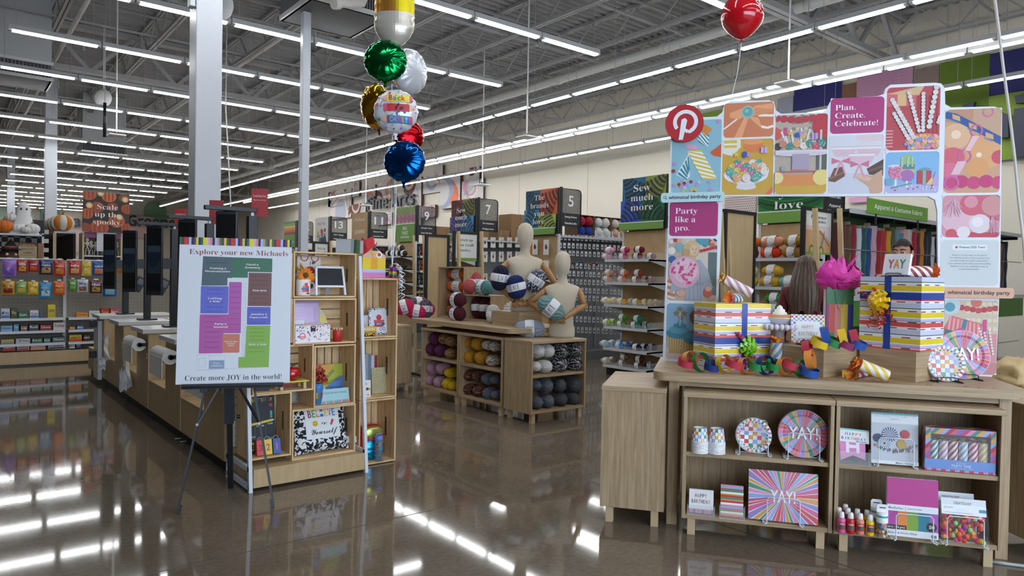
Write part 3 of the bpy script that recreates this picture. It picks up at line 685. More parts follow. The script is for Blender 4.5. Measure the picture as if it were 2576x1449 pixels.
# 7 beaded sticks
p=card('',2230,218,2364,377,'#b5424a',.022)
p.rect(0,.7,.55,.92,m_('#c9636a'));p.rect(.2,.7,.37,.92,m_('#d7b07e'));p.pg([(0,.9),(.6,1),(.7,1),(.6,.86)],m_('#cfae84'))
for k in range(6):p.rect(.58+.07*k,.2,.61+.07*k,.85,m_('#9c2f3a'));p.rect(0,.05+.05*k,.13,.07+.05*k,m_('#d9989a'))
p.ell(.72,.14,.36,m_('#d2706e'),.12)
for k in range(70):p.ell(rnd.uniform(.38,1),rnd.uniform(.02,.22),.038,m_(rnd.choice(['#d58fae','#dfa25e','#e0bf4e','#7d93c9','#e6b0a0'])),n=10)
for x0,y0,x1,y1,n,r in((.1,.8,.52,.2,13,.048),(.14,.58,.42,.18,9,.042),(.41,.9,.62,.3,11,.042),(.68,.88,.69,.3,12,.04),(.92,.97,.8,.36,9,.052),(.97,.42,1.0,.5,3,.04)):
 for j in range(n):p.ell(x0+(x1-x0)*j/(n-1),y0+(y1-y0)*j/(n-1),r,m_('#d9d6d4' if j%3 else '#cfcac8'),n=14)
fin(p)
# 8 sweet jars
p=card('',2227,382,2362,486,'#7fb2dd',.022)
p.rect(0,0,1,.22,m_('#b3b2da'))
p.ell(.2,.52,.15,m_('#c9709a'));p.ell(.2,.66,.15,m_('#d8d3e2'),.04);p.rect(.18,.14,.22,.36,m_('#d6dcea'));p.ell(.41,.62,.15,m_('#93b98c'),.34);p.rect(.27,.58,.55,.7,m_('#5f7f93'));p.rect(.27,.48,.55,.58,m_('#d3b45e'));p.ell(.41,.42,.14,m_('#a46aa8'),.15);p.rect(.39,.14,.43,.3,m_('#d6dcea'))
for k in range(26):p.ell(.2+.1*sin(k*2.4),.5+.14*cos(k*1.7),.024,m_('#d98fae'),n=8);p.ell(.41+.11*sin(k*2.1),.76+.1*cos(k*1.3),.022,m_('#a9cf9c'),n=8)
p.rect(.6,.22,.86,.54,m_('#b73c4c'));p.rect(.7,.2,.76,.56,m_('#7fb0ac'));p.pg([(.62,.55),(.73,.62),(.86,.58),(.73,.53)],m_('#5f9c9a'));p.pg([(.76,.2),(.88,.4),(.9,.2)],m_('#d9c878'));p.pg([(.86,.2),(.94,.52),(1.0,.2)],m_('#c39fc9'));p.rect(0,.2,.15,.36,m_('#6aa3bd'));p.line([(.12,.13),(.5,.24)],.03,m_('#5f9c8c'))
for k in range(14):p.ell(rnd.random(),rnd.uniform(.02,.18),.015,m_(rnd.choice(['#b73c4c','#e6e2ea'])),n=8)
fin(p)
# 9 paper chain
p=card('',2376,274,2517,485,'#c99a78',.022)
p.rect(0,.85,1,1,m_('#b9896d'));p.rect(.5,.72,1,1,m_('#bf9a80'))
for x,y,r,c in((.2,.68,.26,'#dcae88'),(.75,.5,.36,'#d9a06c'),(.15,.42,.22,'#cf5a6c'),(.98,.42,.14,'#c4475c'),(.6,.3,.2,'#d79a5e'),(.1,.25,.2,'#d76a86')):p.ell(x,y,r,m_(c))
p.ell(.2,.7,.09,m_('#ecd0b4'));p.ell(.62,.45,.05,m_('#ecd9bf'))
for k in range(5):p.ell(.1+.22*k,.12+.015*(k%2),.13,m_('#bd2c6d' if k%2 else '#c43a72'))
p.pg([(0,.98),(.2,.95),(1.0,.66),(1.0,.56),(.2,.86),(0,.9)],m_('#1f4f92'))
for x,y in((.2,.9),(.5,.79),(.8,.67)):p.pg([(x-.08,y+.05),(x+.06,y+.015),(x+.07,y-.045),(x-.07,y-.01)],m_('#d1a273'));p.line([(x-.1,y-.02),(x+.04,y-.06)],.02,m_('#3a86c4'))
for x,y,r,c in((.76,.96,.1,'#cf6a90'),(.56,.74,.12,'#c9578a'),(.36,.44,.13,'#c25a9c'),(.14,.12,.14,'#c95fa0')):
 z=p.b.lay();n=24;a0,a1=r*p.w,r*p.w*.74;cx,cy=p.x+x*p.w,p.y+y*p.h
 vs=[(cx+q*cos(2*pi*k/n),cy+q*1.1*sin(2*pi*k/n),z)for q in(a0,a1)for k in range(n)];vs=[(max(p.x,min(p.x+p.w,u)),max(p.y,min(p.y+p.h,v_)),z)for u,v_,z in vs]
 p.b.add(vs,[(k,(k+1)%n,n+(k+1)%n,n+k)for k in range(n)],m_(c))
p.pg([(.5,.68),(.62,.68),(.46,.5),(.36,.5)],m_('#e3b9bf'));p.pg([(.24,.38),(.4,.38),(.28,.22),(.12,.22)],m_('#dfb6c4'));fin(p)
# 10 pink balloons
p=card('',2370,491,2515,597,'#cf8f9c',.022)
p.rect(.55,.4,1,1,m_('#c4606f'));p.ell(.28,.45,.3,m_('#dbb3bf'));p.ell(.52,.78,.22,m_('#c9586a'));p.ell(.5,.84,.12,m_('#d68b98'));p.ell(.88,.75,.2,m_('#c88a8a'));p.rect(.1,0,1,.12,m_('#b9394e'));p.ell(.66,.32,.19,m_('#dccdd3'));p.ell(.62,.36,.1,m_('#e9dfe3'));p.ell(.38,.12,.12,m_('#e3d6da'));p.ell(.17,.08,.1,m_('#c9485a'))
for k in range(50):x,y=rnd.uniform(.02,.36),rnd.uniform(.6,.95);p.line([(.2,.92),(x,y-.15)],.008,m_('#e0b3c4' if k%2 else '#cf8fa6'))
for k in range(26):p.line([(.86,.5),(rnd.uniform(.8,1),rnd.uniform(.05,.4))],.008,m_('#c9879c' if k%2 else '#dba9b6'))
fin(p)
# 11 words card
p=card('',2366,604,2512,718,'#c9d0d2',.022);nv=m_('#27304f')
p.b.rr(p.x+.2*p.w,p.y+.78*p.h,p.x+.8*p.w,p.y+.9*p.h,.006,m_('#dfe4e8'));p.ell(.27,.84,.024,m_('#c0323a'));p.txt('Pinterest 2026 Trend',.32,.82,.44,.05,nv,'heavy')
for k,s_ in enumerate(('Ready to bring magic to the party?','The whimsical party trend is taking over','as hosts embrace playful maximalism.','Layer pastels, bold colors and storytelling','details to turn any celebration into an','enchanted fairytale.')):p.txt(s_,.5,.655-.062*k,(.6,.7,.66,.73,.65,.35)[k],.032,m_('#5b6470'),'sans','c')
fin(p)
# 12 big pink slogan left
p=card('',1684,508,1806,594,'#a83172',.02)
for k,s_ in enumerate(('Party','like a','pro.')):p.txt(s_,.12,.66-.25*k,(.46,.42,.3)[k],.17,wt,'serif')
fin(p)
# 13 woman with confetti balloon
p=card('',1680,600,1803,757,'#b9a494',.02)
p.rect(.3,.5,1,1,m_('#c9c0b4'));p.rect(.82,.1,1,.78,m_('#5c6b6c'))
for k in range(12):p.ell(.06+.085*k,.95+.03*sin(k),.05,m_(['#d9d2cc','#b03a44','#d9a08c','#c9b8a8'][k%4]));p.ell(rnd.uniform(.7,1),rnd.uniform(.85,1),.05,m_(['#2f4d7d','#b86a44','#4f93a4'][k%3]))
p.ell(.7,1.0,.14,m_('#4f98a8'));p.ell(.07,.8,.08,m_('#dcd6d0'));p.ell(.09,.66,.08,m_('#2f5fa0'));p.ell(.24,.85,.1,m_('#7ea9ac'))
for k in range(7):p.ell(.62+.06*k,.79+.012*k,.035,m_('#b5323f'))
for k in range(6):p.pg([(0,.05+.05*k),(.16,.02+.05*k),(.16,.045+.05*k),(0,.08+.05*k)],m_('#c9603c' if k%2 else '#dfd0c4'))
p.pg([(.04,.12),(.14,.45),(.4,.66),(.66,.66),(.82,.5),(.93,.22),(.86,.12),(.74,.2),(.74,0),(.38,0),(.36,.2)],m_('#9aa0ac'))
for x in(.46,.55,.63,.69):p.line([(x,0),(x-.03,.56)],.014,m_('#838a98'))
p.rect(.4,.26,.74,.29,m_('#8a90a0'))
p.pg([(.44,.64),(.46,.72),(.56,.72),(.58,.64)],m_('#c9a58f'));p.ell(.48,.82,.17,m_('#c3a878'),.14);p.pg([(.3,.84),(.3,.68),(.42,.66),(.46,.82)],m_('#b5986a'));p.ell(.53,.81,.085,m_('#d9b8a2'),.085);p.pg([(.4,.94),(.62,.93),(.64,.84),(.56,.9),(.46,.88)],m_('#cdb485'))
for x in(.505,.575):p.ell(x,.825,.012,m_('#4a3a34'),.006)
p.line([(.55,.815),(.56,.795),(.545,.79)],.008,m_('#b98f78'));p.line([(.52,.765),(.57,.768)],.012,m_('#a4605c'));p.line([(.485,.842),(.52,.846)],.008,m_('#8c704f'));p.line([(.56,.846),(.59,.842)],.008,m_('#8c704f'))
p.ell(.34,.46,.32,m_('#cda3b6'),.26);p.ell(.36,.48,.25,m_('#d8bcc8'),.2)
for k in range(46):a=rnd.uniform(0,6.28);q=rnd.uniform(.05,.27);x,y=.34+q*cos(a),.44+q*.8*sin(a);p.pg([(x,y),(x+.05,y+.012),(x+.045,y+.05),(x-.005,y+.036)],m_('#d0457f' if k%3 else '#e0a9c0'))
p.ell(.28,.12,.1,m_('#cf9f8a'),.05);p.ell(.83,.14,.09,m_('#b5584f'),.08);p.ell(.84,.2,.06,m_('#cf9f8a'),.04);fin(p)
# 14 cupcakes
p=card('',1676,764,1800,905,'#86aecb',.02)
p.rect(0,0,1,.2,m_('#cfb8b4'))
for x,y in((.26,.46),(.62,.36)):
 p.pg([(x-.26,y-.06),(x+.26,y-.06),(x+.19,y-.36),(x-.19,y-.36)],m_('#a88a52'))
 for k in range(9):p.pg([(x-.24+.055*k,y-.06),(x-.215+.055*k,y-.06),(x-.18+.041*k,y-.36),(x-.2+.041*k,y-.36)],m_('#cbb078'))
 for k,(dx,dy,r)in enumerate(((0,0,.27),(0,.07,.21),(.02,.14,.14),(.02,.2,.07))):p.ell(x+dx,y+dy,r,m_(('#3f7f98','#5596ac')[k%2]),r*.36)
for x,y in((.27,.9),(.2,.82),(.36,.82),(.3,.74),(.9,.85)):p.star(x,y,.08,m_('#8f7550'))
p.line([(.28,.6),(.28,.86)],.012,m_('#e3e0da'));p.ell(.64,.76,.17,m_('#6f5c45'));p.ell(.7,.79,.14,m_('#86aecb'));p.line([(.62,.55),(.62,.62)],.012,m_('#e3e0da'));fin(p)
# 15 presents lower right
p=card('',2374,755,2508,940,'#cbb9a6',.02)
p.rect(0,0,1,.55,m_('#cf8f90'))
for k in range(24):p.ell(.45+.1*(k%6),.95-.11*(k//6),.045,m_('#dccfae'),n=8)
for k in range(8):p.ell(.22+.105*k,.86+.012*abs(k-4),.06,m_('#b5323f' if k%2 else '#c0404a'))
p.ell(.6,.97,.1,m_('#cf6a5c'));p.ell(.1,.92,.2,m_('#b9cdd0'));p.ell(.1,.9,.1,m_('#4f93a4'));p.pg([(0,.62),(.15,.78),(.72,.68),(.68,.4),(.06,.4)],m_('#d0686e'))
for k in range(8):p.pg([(.03+.085*k,.41),(.07+.085*k,.41),(.14+.075*k,.76-.012*k),(.1+.075*k,.765-.012*k)],m_('#dea0a0'))
p.pg([(.02,.6),(.7,.48),(.68,.42),(.02,.54)],m_('#3f7f8c'));p.pg([(.36,.74),(.44,.73),(.36,.4),(.26,.4)],m_('#3f7f8c'));p.ell(.32,.56,.1,m_('#c74a86'),.06);p.rect(.73,.42,.8,.74,m_('#c74a86'));p.bands((.2,.2),(.14,.44),.16,[m_('#3a5560'),m_('#e6e2dc')],8);p.star(.3,.47,.12,m_('#d99a3c'))
for x,y,dx in((.66,.62,.02),(.85,.6,.01),(.76,.56,.012)):
 for j in range(9):p.ell(x+dx*j,y-.04*j,.026,m_('#dcd6d2'),n=8)
p.rect(0,0,1,.16,m_('#bd8186'));fin(p)
# search-bar pills and round logo, each on raised board
def pill2(x0,yt0,yb0,x1,yt1,yb1,bg):
 b_=B();A,Bq,Cq,Dq=BN(x0,yb0),BN(x1,yb1),BN(x1,yt1),BN(x0,yt0);w=Bq[0]-A[0];sk=(Bq[1]-A[1])/w;h=Dq[1]-A[1]
 slab(b_,[(A[0]+u,A[1]+v_+sk*u)for u,v_ in rrect(0,0,w,h,.016)],.012,.026,M(bg,.5),M(bg,.5));b_.z=.027;k=M('#22303c',.5)
 S=Matrix(((1,0,0,A[0]),(sk,1,0,A[1]),(0,0,1,0),(0,0,0,1)));b_.M=S;b_.txt('whimsical birthday party',w*.125,h*.35,w*.82,h*.36,k,'heavy');b_.ring(w*.065,h*.54,h*.15,h*.11,k);b_.stroke([(w*.065+h*.1,h*.44),(w*.065+h*.19,h*.32)],h*.05,k)
 return b_.obj('search_label',bt)
pill2(1663,487,511,1822,481,507,'#b9d9dd');o=pill2(2356,722,748,2546,727,751,'#d6a78c')
b_=B();x,y=BN(1722,313);R=(BN(1770,313)[0]-BN(1674,313)[0])/2
slab(b_,[(x+R*cos(2*pi*k/48),y+R*sin(2*pi*k/48))for k in range(48)],.02,.035,M('#b3222b',.45),M('#8c1a22',.5));b_.z=.036
wl=M('#e8e9ee',.5);ro,ri=[[(x+R*.06+R*q*cos(a),y+R*.06+R*q*sin(a))for a in[radians(-62+8*k)for k in range(36)]]for q in(.65,.45)];z=b_.lay();b_.add([(u,v_,z)for u,v_ in ro+ri],[(k,k+1,36+k+1,36+k)for k in range(35)],wl);b_.pg([(x-R*.15,y+R*.2),(x+R*.03,y+R*.28),(x+R*.15,y+R*.15),(x+R*.1,y-R*.1),(x-R*.06,y-R*.88),(x-R*.28,y-R*.88),(x-R*.22,y-R*.4)],wl);b_.stroke([(x+R*.02,y-R*.36),(x+R*.2,y-R*.46),(x+R*.36,y-R*.44)],R*.18,wl);b_.obj('round_logo',bt)
# ---- gifts and risers
def riser(label,a,h):
 loc,rz,wx,wy,dep=corner_box(*a);t_=thing('display_riser',label,'riser',loc,rz);D_box('riser_box',t_,0,wx,0,wy,0,h,OAK_Z,.001);return loc,rz,wx,wy
R1=riser('oak riser block carrying the napkin pack and gift bag',(2071,950,TT,1938,2159,1.0),.15)
R2=riser('wide oak riser block under the gift with yellow bow',(2303,962,TT,2160,2345,1.9),.155)
def ribbon_on(b_,face,wx,wy,h,u,hz,wd,m_,top=True):
 o=.0012
 if face=='x':
  b_.box(wx,wx+o,u-wd/2,u+wd/2,0,h+o,m_);b_.box(0,wx+o,u-wd/2,u+wd/2,h,h+o,m_)
 else:b_.box(u-wd/2,u+wd/2,-o,0,0,h+o,m_);b_.box(u-wd/2,u+wd/2,-o,wy,h,h+o,m_)
 b_.box(-o,wx+o,-o,wy+o,hz-wd/2,hz+wd/2,m_)
SAT=M('#1f3f98',.25,sheen=.3)
loc,rz,wx,wy,dep=corner_box(1797,932,TT,1743,1936,.6);h1=hgt(dep,168)
G1=thing('gift_box','striped gift box with blue ribbon and lime green bow, left on table','gift',loc,rz)
b_=B();wrapped_box(b_,wx,wy,h1,5,.0076);b_.obj('wrapped_box',G1);b_=B();ribbon_on(b_,'x',wx,wy,h1,wy*.52,h1*.44,.036,SAT);b_.obj('ribbon',G1)
bow(G1,(wx,wy*.56,h1*.36),(1,0,0),.058,M('#7cc428',.25,coat=.5),M('#a31d5c',.3,coat=.4),3);g1top=loc.z+h1;g1=(loc,rz,wx,wy)
c=R2[0];loc,rz,wx,wy,dep=corner_box(2314,886,TT+.155,2160,2371,1.45);h2=hgt(dep,189)
G2=thing('gift_box','striped gift box with blue ribbon and yellow bow, right on its riser','gift',loc,rz)
b_=B();wrapped_box(b_,wx,wy,h2,0,.0082);b_.obj('wrapped_box',G2);b_=B();ribbon_on(b_,'y',wx,wy,h2,wx*.47,h2*.74,.036,SAT);b_.obj('ribbon',G2)
bow(G2,(wx*.36,0,h2*.66),(0,-1,0),.062,M('#efc116',.25,coat=.5),M('#c93a16',.3,coat=.4),8);g2top=loc.z+h2;g2=(loc,rz,wx,wy)
Gw=lambda g,x,y,z:V(g[0])+V((cos(g[1])*x-sin(g[1])*y,sin(g[1])*x+cos(g[1])*y,z-g[0].z))
PW=M('#e9e3e3',.5)
def two(px0,px1,dep0,dep1):return Pd(px0[0],px0[1],dep0),Pd(px1[0],px1[1],dep1)
gm=depth_of(Gw(g1,g1[2]*.5,g1[3]*.5,g1top))
q0,q1=Pd(1890,738,gm),Pd(1822,712,gm+.02);sh=g1top+.029-q0 .z
popper('pink and white striped popper leaning across the left gift box',q0+V((0,0,max(0,sh))),q1+V((0,0,max(0,sh)+.02)),.028,[M('#b98a9c',.5),PW],1,[M('#e6a040',.7),M('#f0d070',.7)])
q0=Pd(1862,748,gm+.06);q0 .z=g1top+.029;q1=Pd(1840,750,gm-.0);q1 .z=g1top+.029
popper('blue and white popper lying end-on on the left gift box',q0,q1,.027,[M('#5d7d9c',.5),PW],2,[M('#ef7a2a',.7),M('#f5b08c',.7)])
gm=depth_of(Gw(g2,g2[2]*.5,g2[3]*.5,g2top));q0=Pd(2282,690,gm);q0 .z=g2top+.031;q1=Pd(2338,690,gm);q1 .z=g2top+.031
popper('red and white striped popper on top of the right gift box',q0,q1,.03,[M('#8f3a30',.5),PW],3)
def pack(name,label,cat,px,py,z,w,h,th,lean,art,rz=None,back=M('#e8e8ea',.5)):
 """a flat pack leaning back; px, py = bottom middle; art draws its face in a 0..1 Pic"""
 loc=Pz(px,py,z)if z is not None else px;t_=thing(name,label,cat,loc,tilt_face(DA if rz is None else rz,lean));b_=B();b_.rbox(-w/2,w/2,0,h,-th,0,back,.0015);o=b_.obj('pack',t_);b_=B();b_.z=.0004;art(b_,w,h);b_.obj('printed_face',o);return t_
def film(t_,w,h,off=.004):b_=B();b_.grid(lambda u,v:((u-.5)*w,v*h,off+.003*sin(9*u+5*v)*sin(7*v)),10,10,PVC);b_.obj('clear_wrap',t_)
def art_yay(b_,w,h):
 for k,(c,ch)in enumerate((('#c9302c','Y'),('#e08a24','A'),('#2f8a66','Y'))):
  x=-w*.32+k*w*.22;b_.txt(ch,x+.003,h*.3,w*.22,h*.42,M('#b8b4b0',.5),'heavy');b_.txt(ch,x,h*.31,w*.22,h*.42,M(c,.5),'heavy')
gl=Gw(g2,g2[2]*.44,g2[3]*.35,g2top)
dd=depth_of(gl);t_=pack('napkin_pack','square white napkin pack reading YAY on the right gift box','napkins',gl+V((0,0,.012)),0,None,hgt(dd,66),hgt(dd,54),.02,.22,art_yay,g2[1]);film(t_,.1,.1)
t_=wire_stand('small black wire stand holding the YAY napkins on the gift box',gl,g2[1],hgt(dd,38),hgt(dd,9),.06,STAND_K);t_.location=gl-V((-sin(g2[1]),cos(g2[1]),0))*.012
def art_hb(b_,w,h):
 b_.rect(-w/2,0,w/2,h,M('#e9edf2',.4));checker(b_,-w/2,0,w/2,h,w*.066,2);b_.rect(-w*.36,h*.16,w*.36,h*.76,M('#eef0f2',.45))
 for k,s_ in enumerate(('HAPPY','BIRTHDAY')):
  ww=w*(.36,.58)[k];x=-ww/2
  for i,ch in enumerate(s_):b_.txt(ch,x+ww*i/len(s_),h*(.5-.24*k),ww/len(s_)*.8,h*.13,M(['#c96a6c','#6fa0bd','#8fb08c','#d9a94f','#7fa9a0','#b98fb0'][(i+k)%6],.5),'heavy')
zt=TT+.15;nk=Pz(2033,868,zt);dn=depth_of(nk)
t_=pack('napkin_pack','checkered HAPPY BIRTHDAY napkin pack on black easel beside gift bag','napkins',nk+V((0,0,.012)),0,None,hgt(dn,80),hgt(dn,72),.02,.2,art_hb,R1[1]+radians(45));film(t_,.15,.13)
wire_stand('small black wire easel holding the checkered napkin pack',nk-V((.005,.012,0)),R1[1]+radians(45),hgt(dn,40),hgt(dn,12),.06,STAND_K)
# ---- gift bag with tissue
bp=corner_box(2140,866,zt,2077,2152,2.6);
loc=Pz(2077,864,zt);dpt=depth_of(loc);bw=hgt(dpt,63);bh=hgt(dpt,142)
GB=thing('gift_bag','striped gift bag with yellow handles and pink tissue, between napkins and gift','gift bag',loc,radians(-50));b_=B();bd=.07
b_.box(0,bw,0,bd,0,bh,M('#dfd7d9',.45))
b_.obj('bag_body',GB);b_=B()
b_.M=Matrix.Translation((0,-.0006,0))@Matrix.Rotation(pi/2,4,'X');b_.rect(0,bh*.70,bw,bh,M('#2f7d49',.4));xs=[0,.09,.32,.55,.79,1.0]
for k,c in enumerate(('#7d2f74','#cf4338','#dc8a78','#e0c92c','#28409a')):b_.rect(bw*xs[k],0,bw*xs[k+1],bh*.70,M(c,.4))
b_.rect(bw*.09,0,bw*.32,bh*.2,M('#2f7d49',.4));b_.rect(bw*.32,0,bw*.55,bh*.1,M('#cf4338',.4));b_.rect(bw*.79,0,bw,bh*.12,M('#7d2f74',.4))
b_.M=Matrix.Translation((-.0006,0,0))@Matrix.Rotation(-pi/2,4,'Z')@Matrix.Rotation(pi/2,4,'X')
for k,c in enumerate(('#c94b42','#e8d9de','#9fb3dd','#e9e2e4')):b_.rect(-bd*(k+1)/4,0,-bd*k/4,bh,M(c,.4))
b_.obj('printed_stripes',GB)
b_=B();strip(b_,lambda t:(bw*(.3+.4*t),-.004-.02*sin(pi*t),bh*.93-.09*sin(pi*t)**.7*(1+.25*t)),24,.01,M('#e6d64a',.5),lambda t:(0,.8,.5+t));b_.obj('handle',GB)
b_=B();PK=M('#cc2290',.55,sheen=.2);PK2=M('#dc46a6',.55);rnd=random.Random(5)
def sheet(a0,a1,R0,Z0,Z1,m_,ph,n=9):
 def fn(u,v):
  q=a0+(a1-a0)*u;z=Z0+(Z1-Z0)*(.5+.5*sin(5.2*u+ph))**1.5 if v>.99 else None;top=Z0+(Z1-Z0)*(.5+.5*sin(5.2*u+ph))**1.5
  r_=R0*(.55+.75*sin(pi*min(1,.15+.72*v)))*(1+.12*sin(11*u+ph)+.2*noise.noise(V((5*u,5*v,ph)))+.1*abs(noise.noise(V((14*u,12*v,ph)))))
  return V((bw/2+r_*cos(q)*1.0,bd/2+r_*sin(q)*.7,bh-.006+(top+.008)*v+.016*noise.noise(V((9*u,8*v,ph+3)))))
 b_.grid(fn,44,22,m_)
sheet(-3.3,.1,.085,.07,.15,PK,.4);sheet(-2.4,1.2,.07,.08,.19,PK2,2.2);sheet(0,3.6,.085,.06,.14,PK,1.0);sheet(-3.6,-1.2,.06,.09,.17,PK2,3.6);sheet(-1.8,.6,.095,.05,.12,PK,5.0)
for a,L,w_ in((-2.2,.19,.05),(-.5,.2,.045),(-3.0,.13,.05)):
 b_.add([(bw/2+.02*cos(a)-w_*sin(a),bd/2+.02*sin(a),bh+.07),(bw/2+.02*cos(a)+w_*sin(a),bd/2-.02,bh+.07),(bw/2+L*.55*cos(a),bd/2+L*.3*sin(a),bh+L)],[(0,1,2)],PK)
b_.obj('tissue_paper',GB)
# ---- cake stand with pie
loc=D.w(*D.pn(1960,850,.52)[:1],.52,TT);dd=depth_of(loc);zc=D.pn(1965,815,.52)[1]
CS=thing('cake_stand','white scalloped cake stand between left gift and napkin pack','cake stand',V((loc.x,loc.y,TT)));b_=B();H=zc-TT;CW=M('#d9d8e2',.3,coat=.4)
b_.lathe([(.0,0),(.05,0),(.045,.012),(.03,.03),(.028,H-.05),(.04,H-.02),(.12,H-.012),(.13,H),(.126,H),(.0,H-.006)],CW,36);b_.obj('pedestal',CS)
b_=B();n=30
for k in range(n):a=2*pi*k/n;b_.ball((.13*cos(a),.13*sin(a),H-.012),(.0145,.0145,.018),CW,8,6)
b_.obj('scalloped_rim',CS)
PI=thing('pie','small cream-topped pie on the white cake stand','pie',V((loc.x,loc.y,zc)));b_=B();b_.lathe([(0,.0),(.075,0),(.105,.036),(.11,.038),(.105,.04),(0,.038)],M('#e6e3e8',.4),32);b_.obj('dish',PI)
b_=B();b_.lathe([(.105,.038),(.098,.052),(.06,.054),(0,.055)],M('#c9955e',.7),28);b_.obj('crust',PI)
b_=B();b_.lathe([(.042,.05),(.038,.068),(.03,.07),(.027,.084),(.018,.087),(.014,.1),(0,.11)],M('#f1efe9',.5),20);b_.obj('cream',PI)
# ---- poppers and plates on the table
lb=D.w(D.pn(1954,880,.36)[0],.36,TT);popper('blue and white popper standing upright beside the left gift box',lb,lb+V((0,0,hgt(depth_of(lb),72))),.0295,[M('#7fa0c0',.5),PW],4)
q0=Pz(2232,962,TT);q0 .z+=.033;q1=Pd(2163,917,depth_of(q0)+.02);q1 .z=max(q1 .z,TT+.06);popper('yellow and white striped popper lying in front of the risers',q0,q1,.03,[M('#e0bf42',.5),PW],5)
q0=Pz(2190,944,TT);q0 .z+=.029;q1=Pz(2146,953,TT);q1 .z+=.029;popper('magenta striped popper lying under the yellow one',q0,q1,.028,[M('#b53a7c',.5),PW],6)
pl=Pz(2384,962,TT);dp=depth_of(pl);r=hgt(dp,45.5);dn_=D.n
PA=plate('plate_pack','checkered round plates on black stand, front right of table','check',r,pl+V((0,0,r*.97+.004))+D.n*.03,tilt_face(DA+.12,.2),6)
wire_stand('black wire stand under the checkered plates on table',pl,DA+.12,hgt(dp,48),hgt(dp,12),.08,STAND_K)
pl=Pz(2440,960,TT)+D.n*.06;dp=depth_of(pl);r=hgt(dp,62)
plate('plate_pack','large sunburst YAY plates on black stand behind the checkered ones on table','ray',r,pl+V((0,0,r*.97+.004))+D.n*.045,tilt_face(DA+.1,.2),6)
wire_stand('black wire stand under the large sunburst plates on table',pl,DA+.1,hgt(dp,56),hgt(dp,14),.1,STAND_K)
# ---- paper chain
PCH=thing('paper_chain','paper chain of red, orange, green, yellow and blue links along the table front','paper chain',D.w(.1,.2,TT))
LC=dict(o='#e6923e',r='#b82f45',g='#2c8a48',n='#22357c',y='#e3bf22',b='#2450a0',m='#8c2c58')
links=[(1736,903,'o',0),(1727,912,'r',1),(1763,916,'g',0),(1792,920,'n',1),(1822,914,'y',0),(1849,916,'r',1),(1876,922,'o',0),(1904,919,'g',1),(1926,922,'n',0),(1949,918,'g',1),(1975,928,'o',0),(1987,917,'r',1),(2016,926,'g',0),(2036,936,'b',1),(2038,903,'o',0),(2031,877,'r',1),(2062,862,'y',0),(2077,846,'b',1),(2096,860,'g',0),(2121,850,'y',1),(2128,864,'m',0),(2150,850,'r',1),(2156,864,'b',0)]
for i,(x,y,c,k)in enumerate(links):
 n_=.16 if i<13 else .13 if i<15 else .155;s_,z_=D.pn(x,y,n_);z_=max(z_,TT+.035 if i<14 else TT);R=.043+.004*(i%3);wd=.038
 ax=V((.15*(i%3-1),-.3,1)).normalized()if(k or 4<i<14 and i%2)else V((.35*(i%2)-.2,-1,.25)).normalized()
 if i in(14,15):ax=V((.3,-1,.2)).normalized()
 if 16<=i:ax=V((.1,-.45,1)).normalized()if i%2==0 else V((.5,-1,.3)).normalized()
 half=R*sqrt(max(0,1-ax.z**2))+wd/2*abs(ax.z)
 z_=max(z_,TT+half+.0005);x_=ax.orthogonal().normalized();y_=ax.cross(x_);b_=B();n=36;vs=[]
 for rr_ in(R,R-.0008):
  for e in(-wd/2,wd/2):vs+=[x_*rr_*cos(2*pi*q/n)+y_*rr_*sin(2*pi*q/n)+ax*e for q in range(n)]
 fs=[]
 for q in range(n):w=(q+1)%n;fs+=[(q,w,n+w,n+q),(2*n+w,2*n+q,3*n+q,3*n+w),(q,2*n+q,2*n+w,w),(n+q,n+w,3*n+w,3*n+q)]
 b_.add(vs,fs,M(LC[c],.65),False);o=b_.obj('paper_link',PCH);o.location=D.w(s_,n_,z_)-PCH.location
b_=B();rnd=random.Random(9)
for k in range(46):
 s_,n_=rnd.choice(((rnd.uniform(-.2,-.05),rnd.uniform(.12,.4)),(rnd.uniform(.75,1.0),rnd.uniform(.1,.3)),(rnd.uniform(1.1,1.5),rnd.uniform(.09,.2)),(rnd.uniform(-.15,1.5),rnd.uniform(.09,.16))));p=D.w(s_,n_,TT+.0008);a=rnd.uniform(0,6)
 b_.add([p+V((.008*cos(a+t),.008*sin(a+t),.0008*(t>2)))for t in(0,1.57,3.14,4.71)],[(0,1,2,3)],M(rnd.choice(['#b3323c','#6f8fbc','#c98a3c','#a8435c','#c9b13c']),.6))
tag(b_.obj('confetti'),'tiny coloured paper confetti scattered on the party table top','confetti',None,'stuff')
# crumpled kraft bag at the right end
KR=M('#c6ab7c',.75);b_=B();loc=D.w(1.80,.84,.757)
b_.ball((0,0,.07),(.17,.14,.10),KR,28,16,lambda d:1+.3*noise.noise(d*2.6)+.2*noise.noise(d*6+V((3,1,0))))
kb=thing('kraft_bag','crumpled brown kraft paper bag behind the right table end','paper bag',loc,.4);b_.obj('bag_body',kb);b_=B();b_.box(-.03,.02,-.15,-.148,.02,.06,M('#8b8782',.5));b_.obj('price_tag',kb)
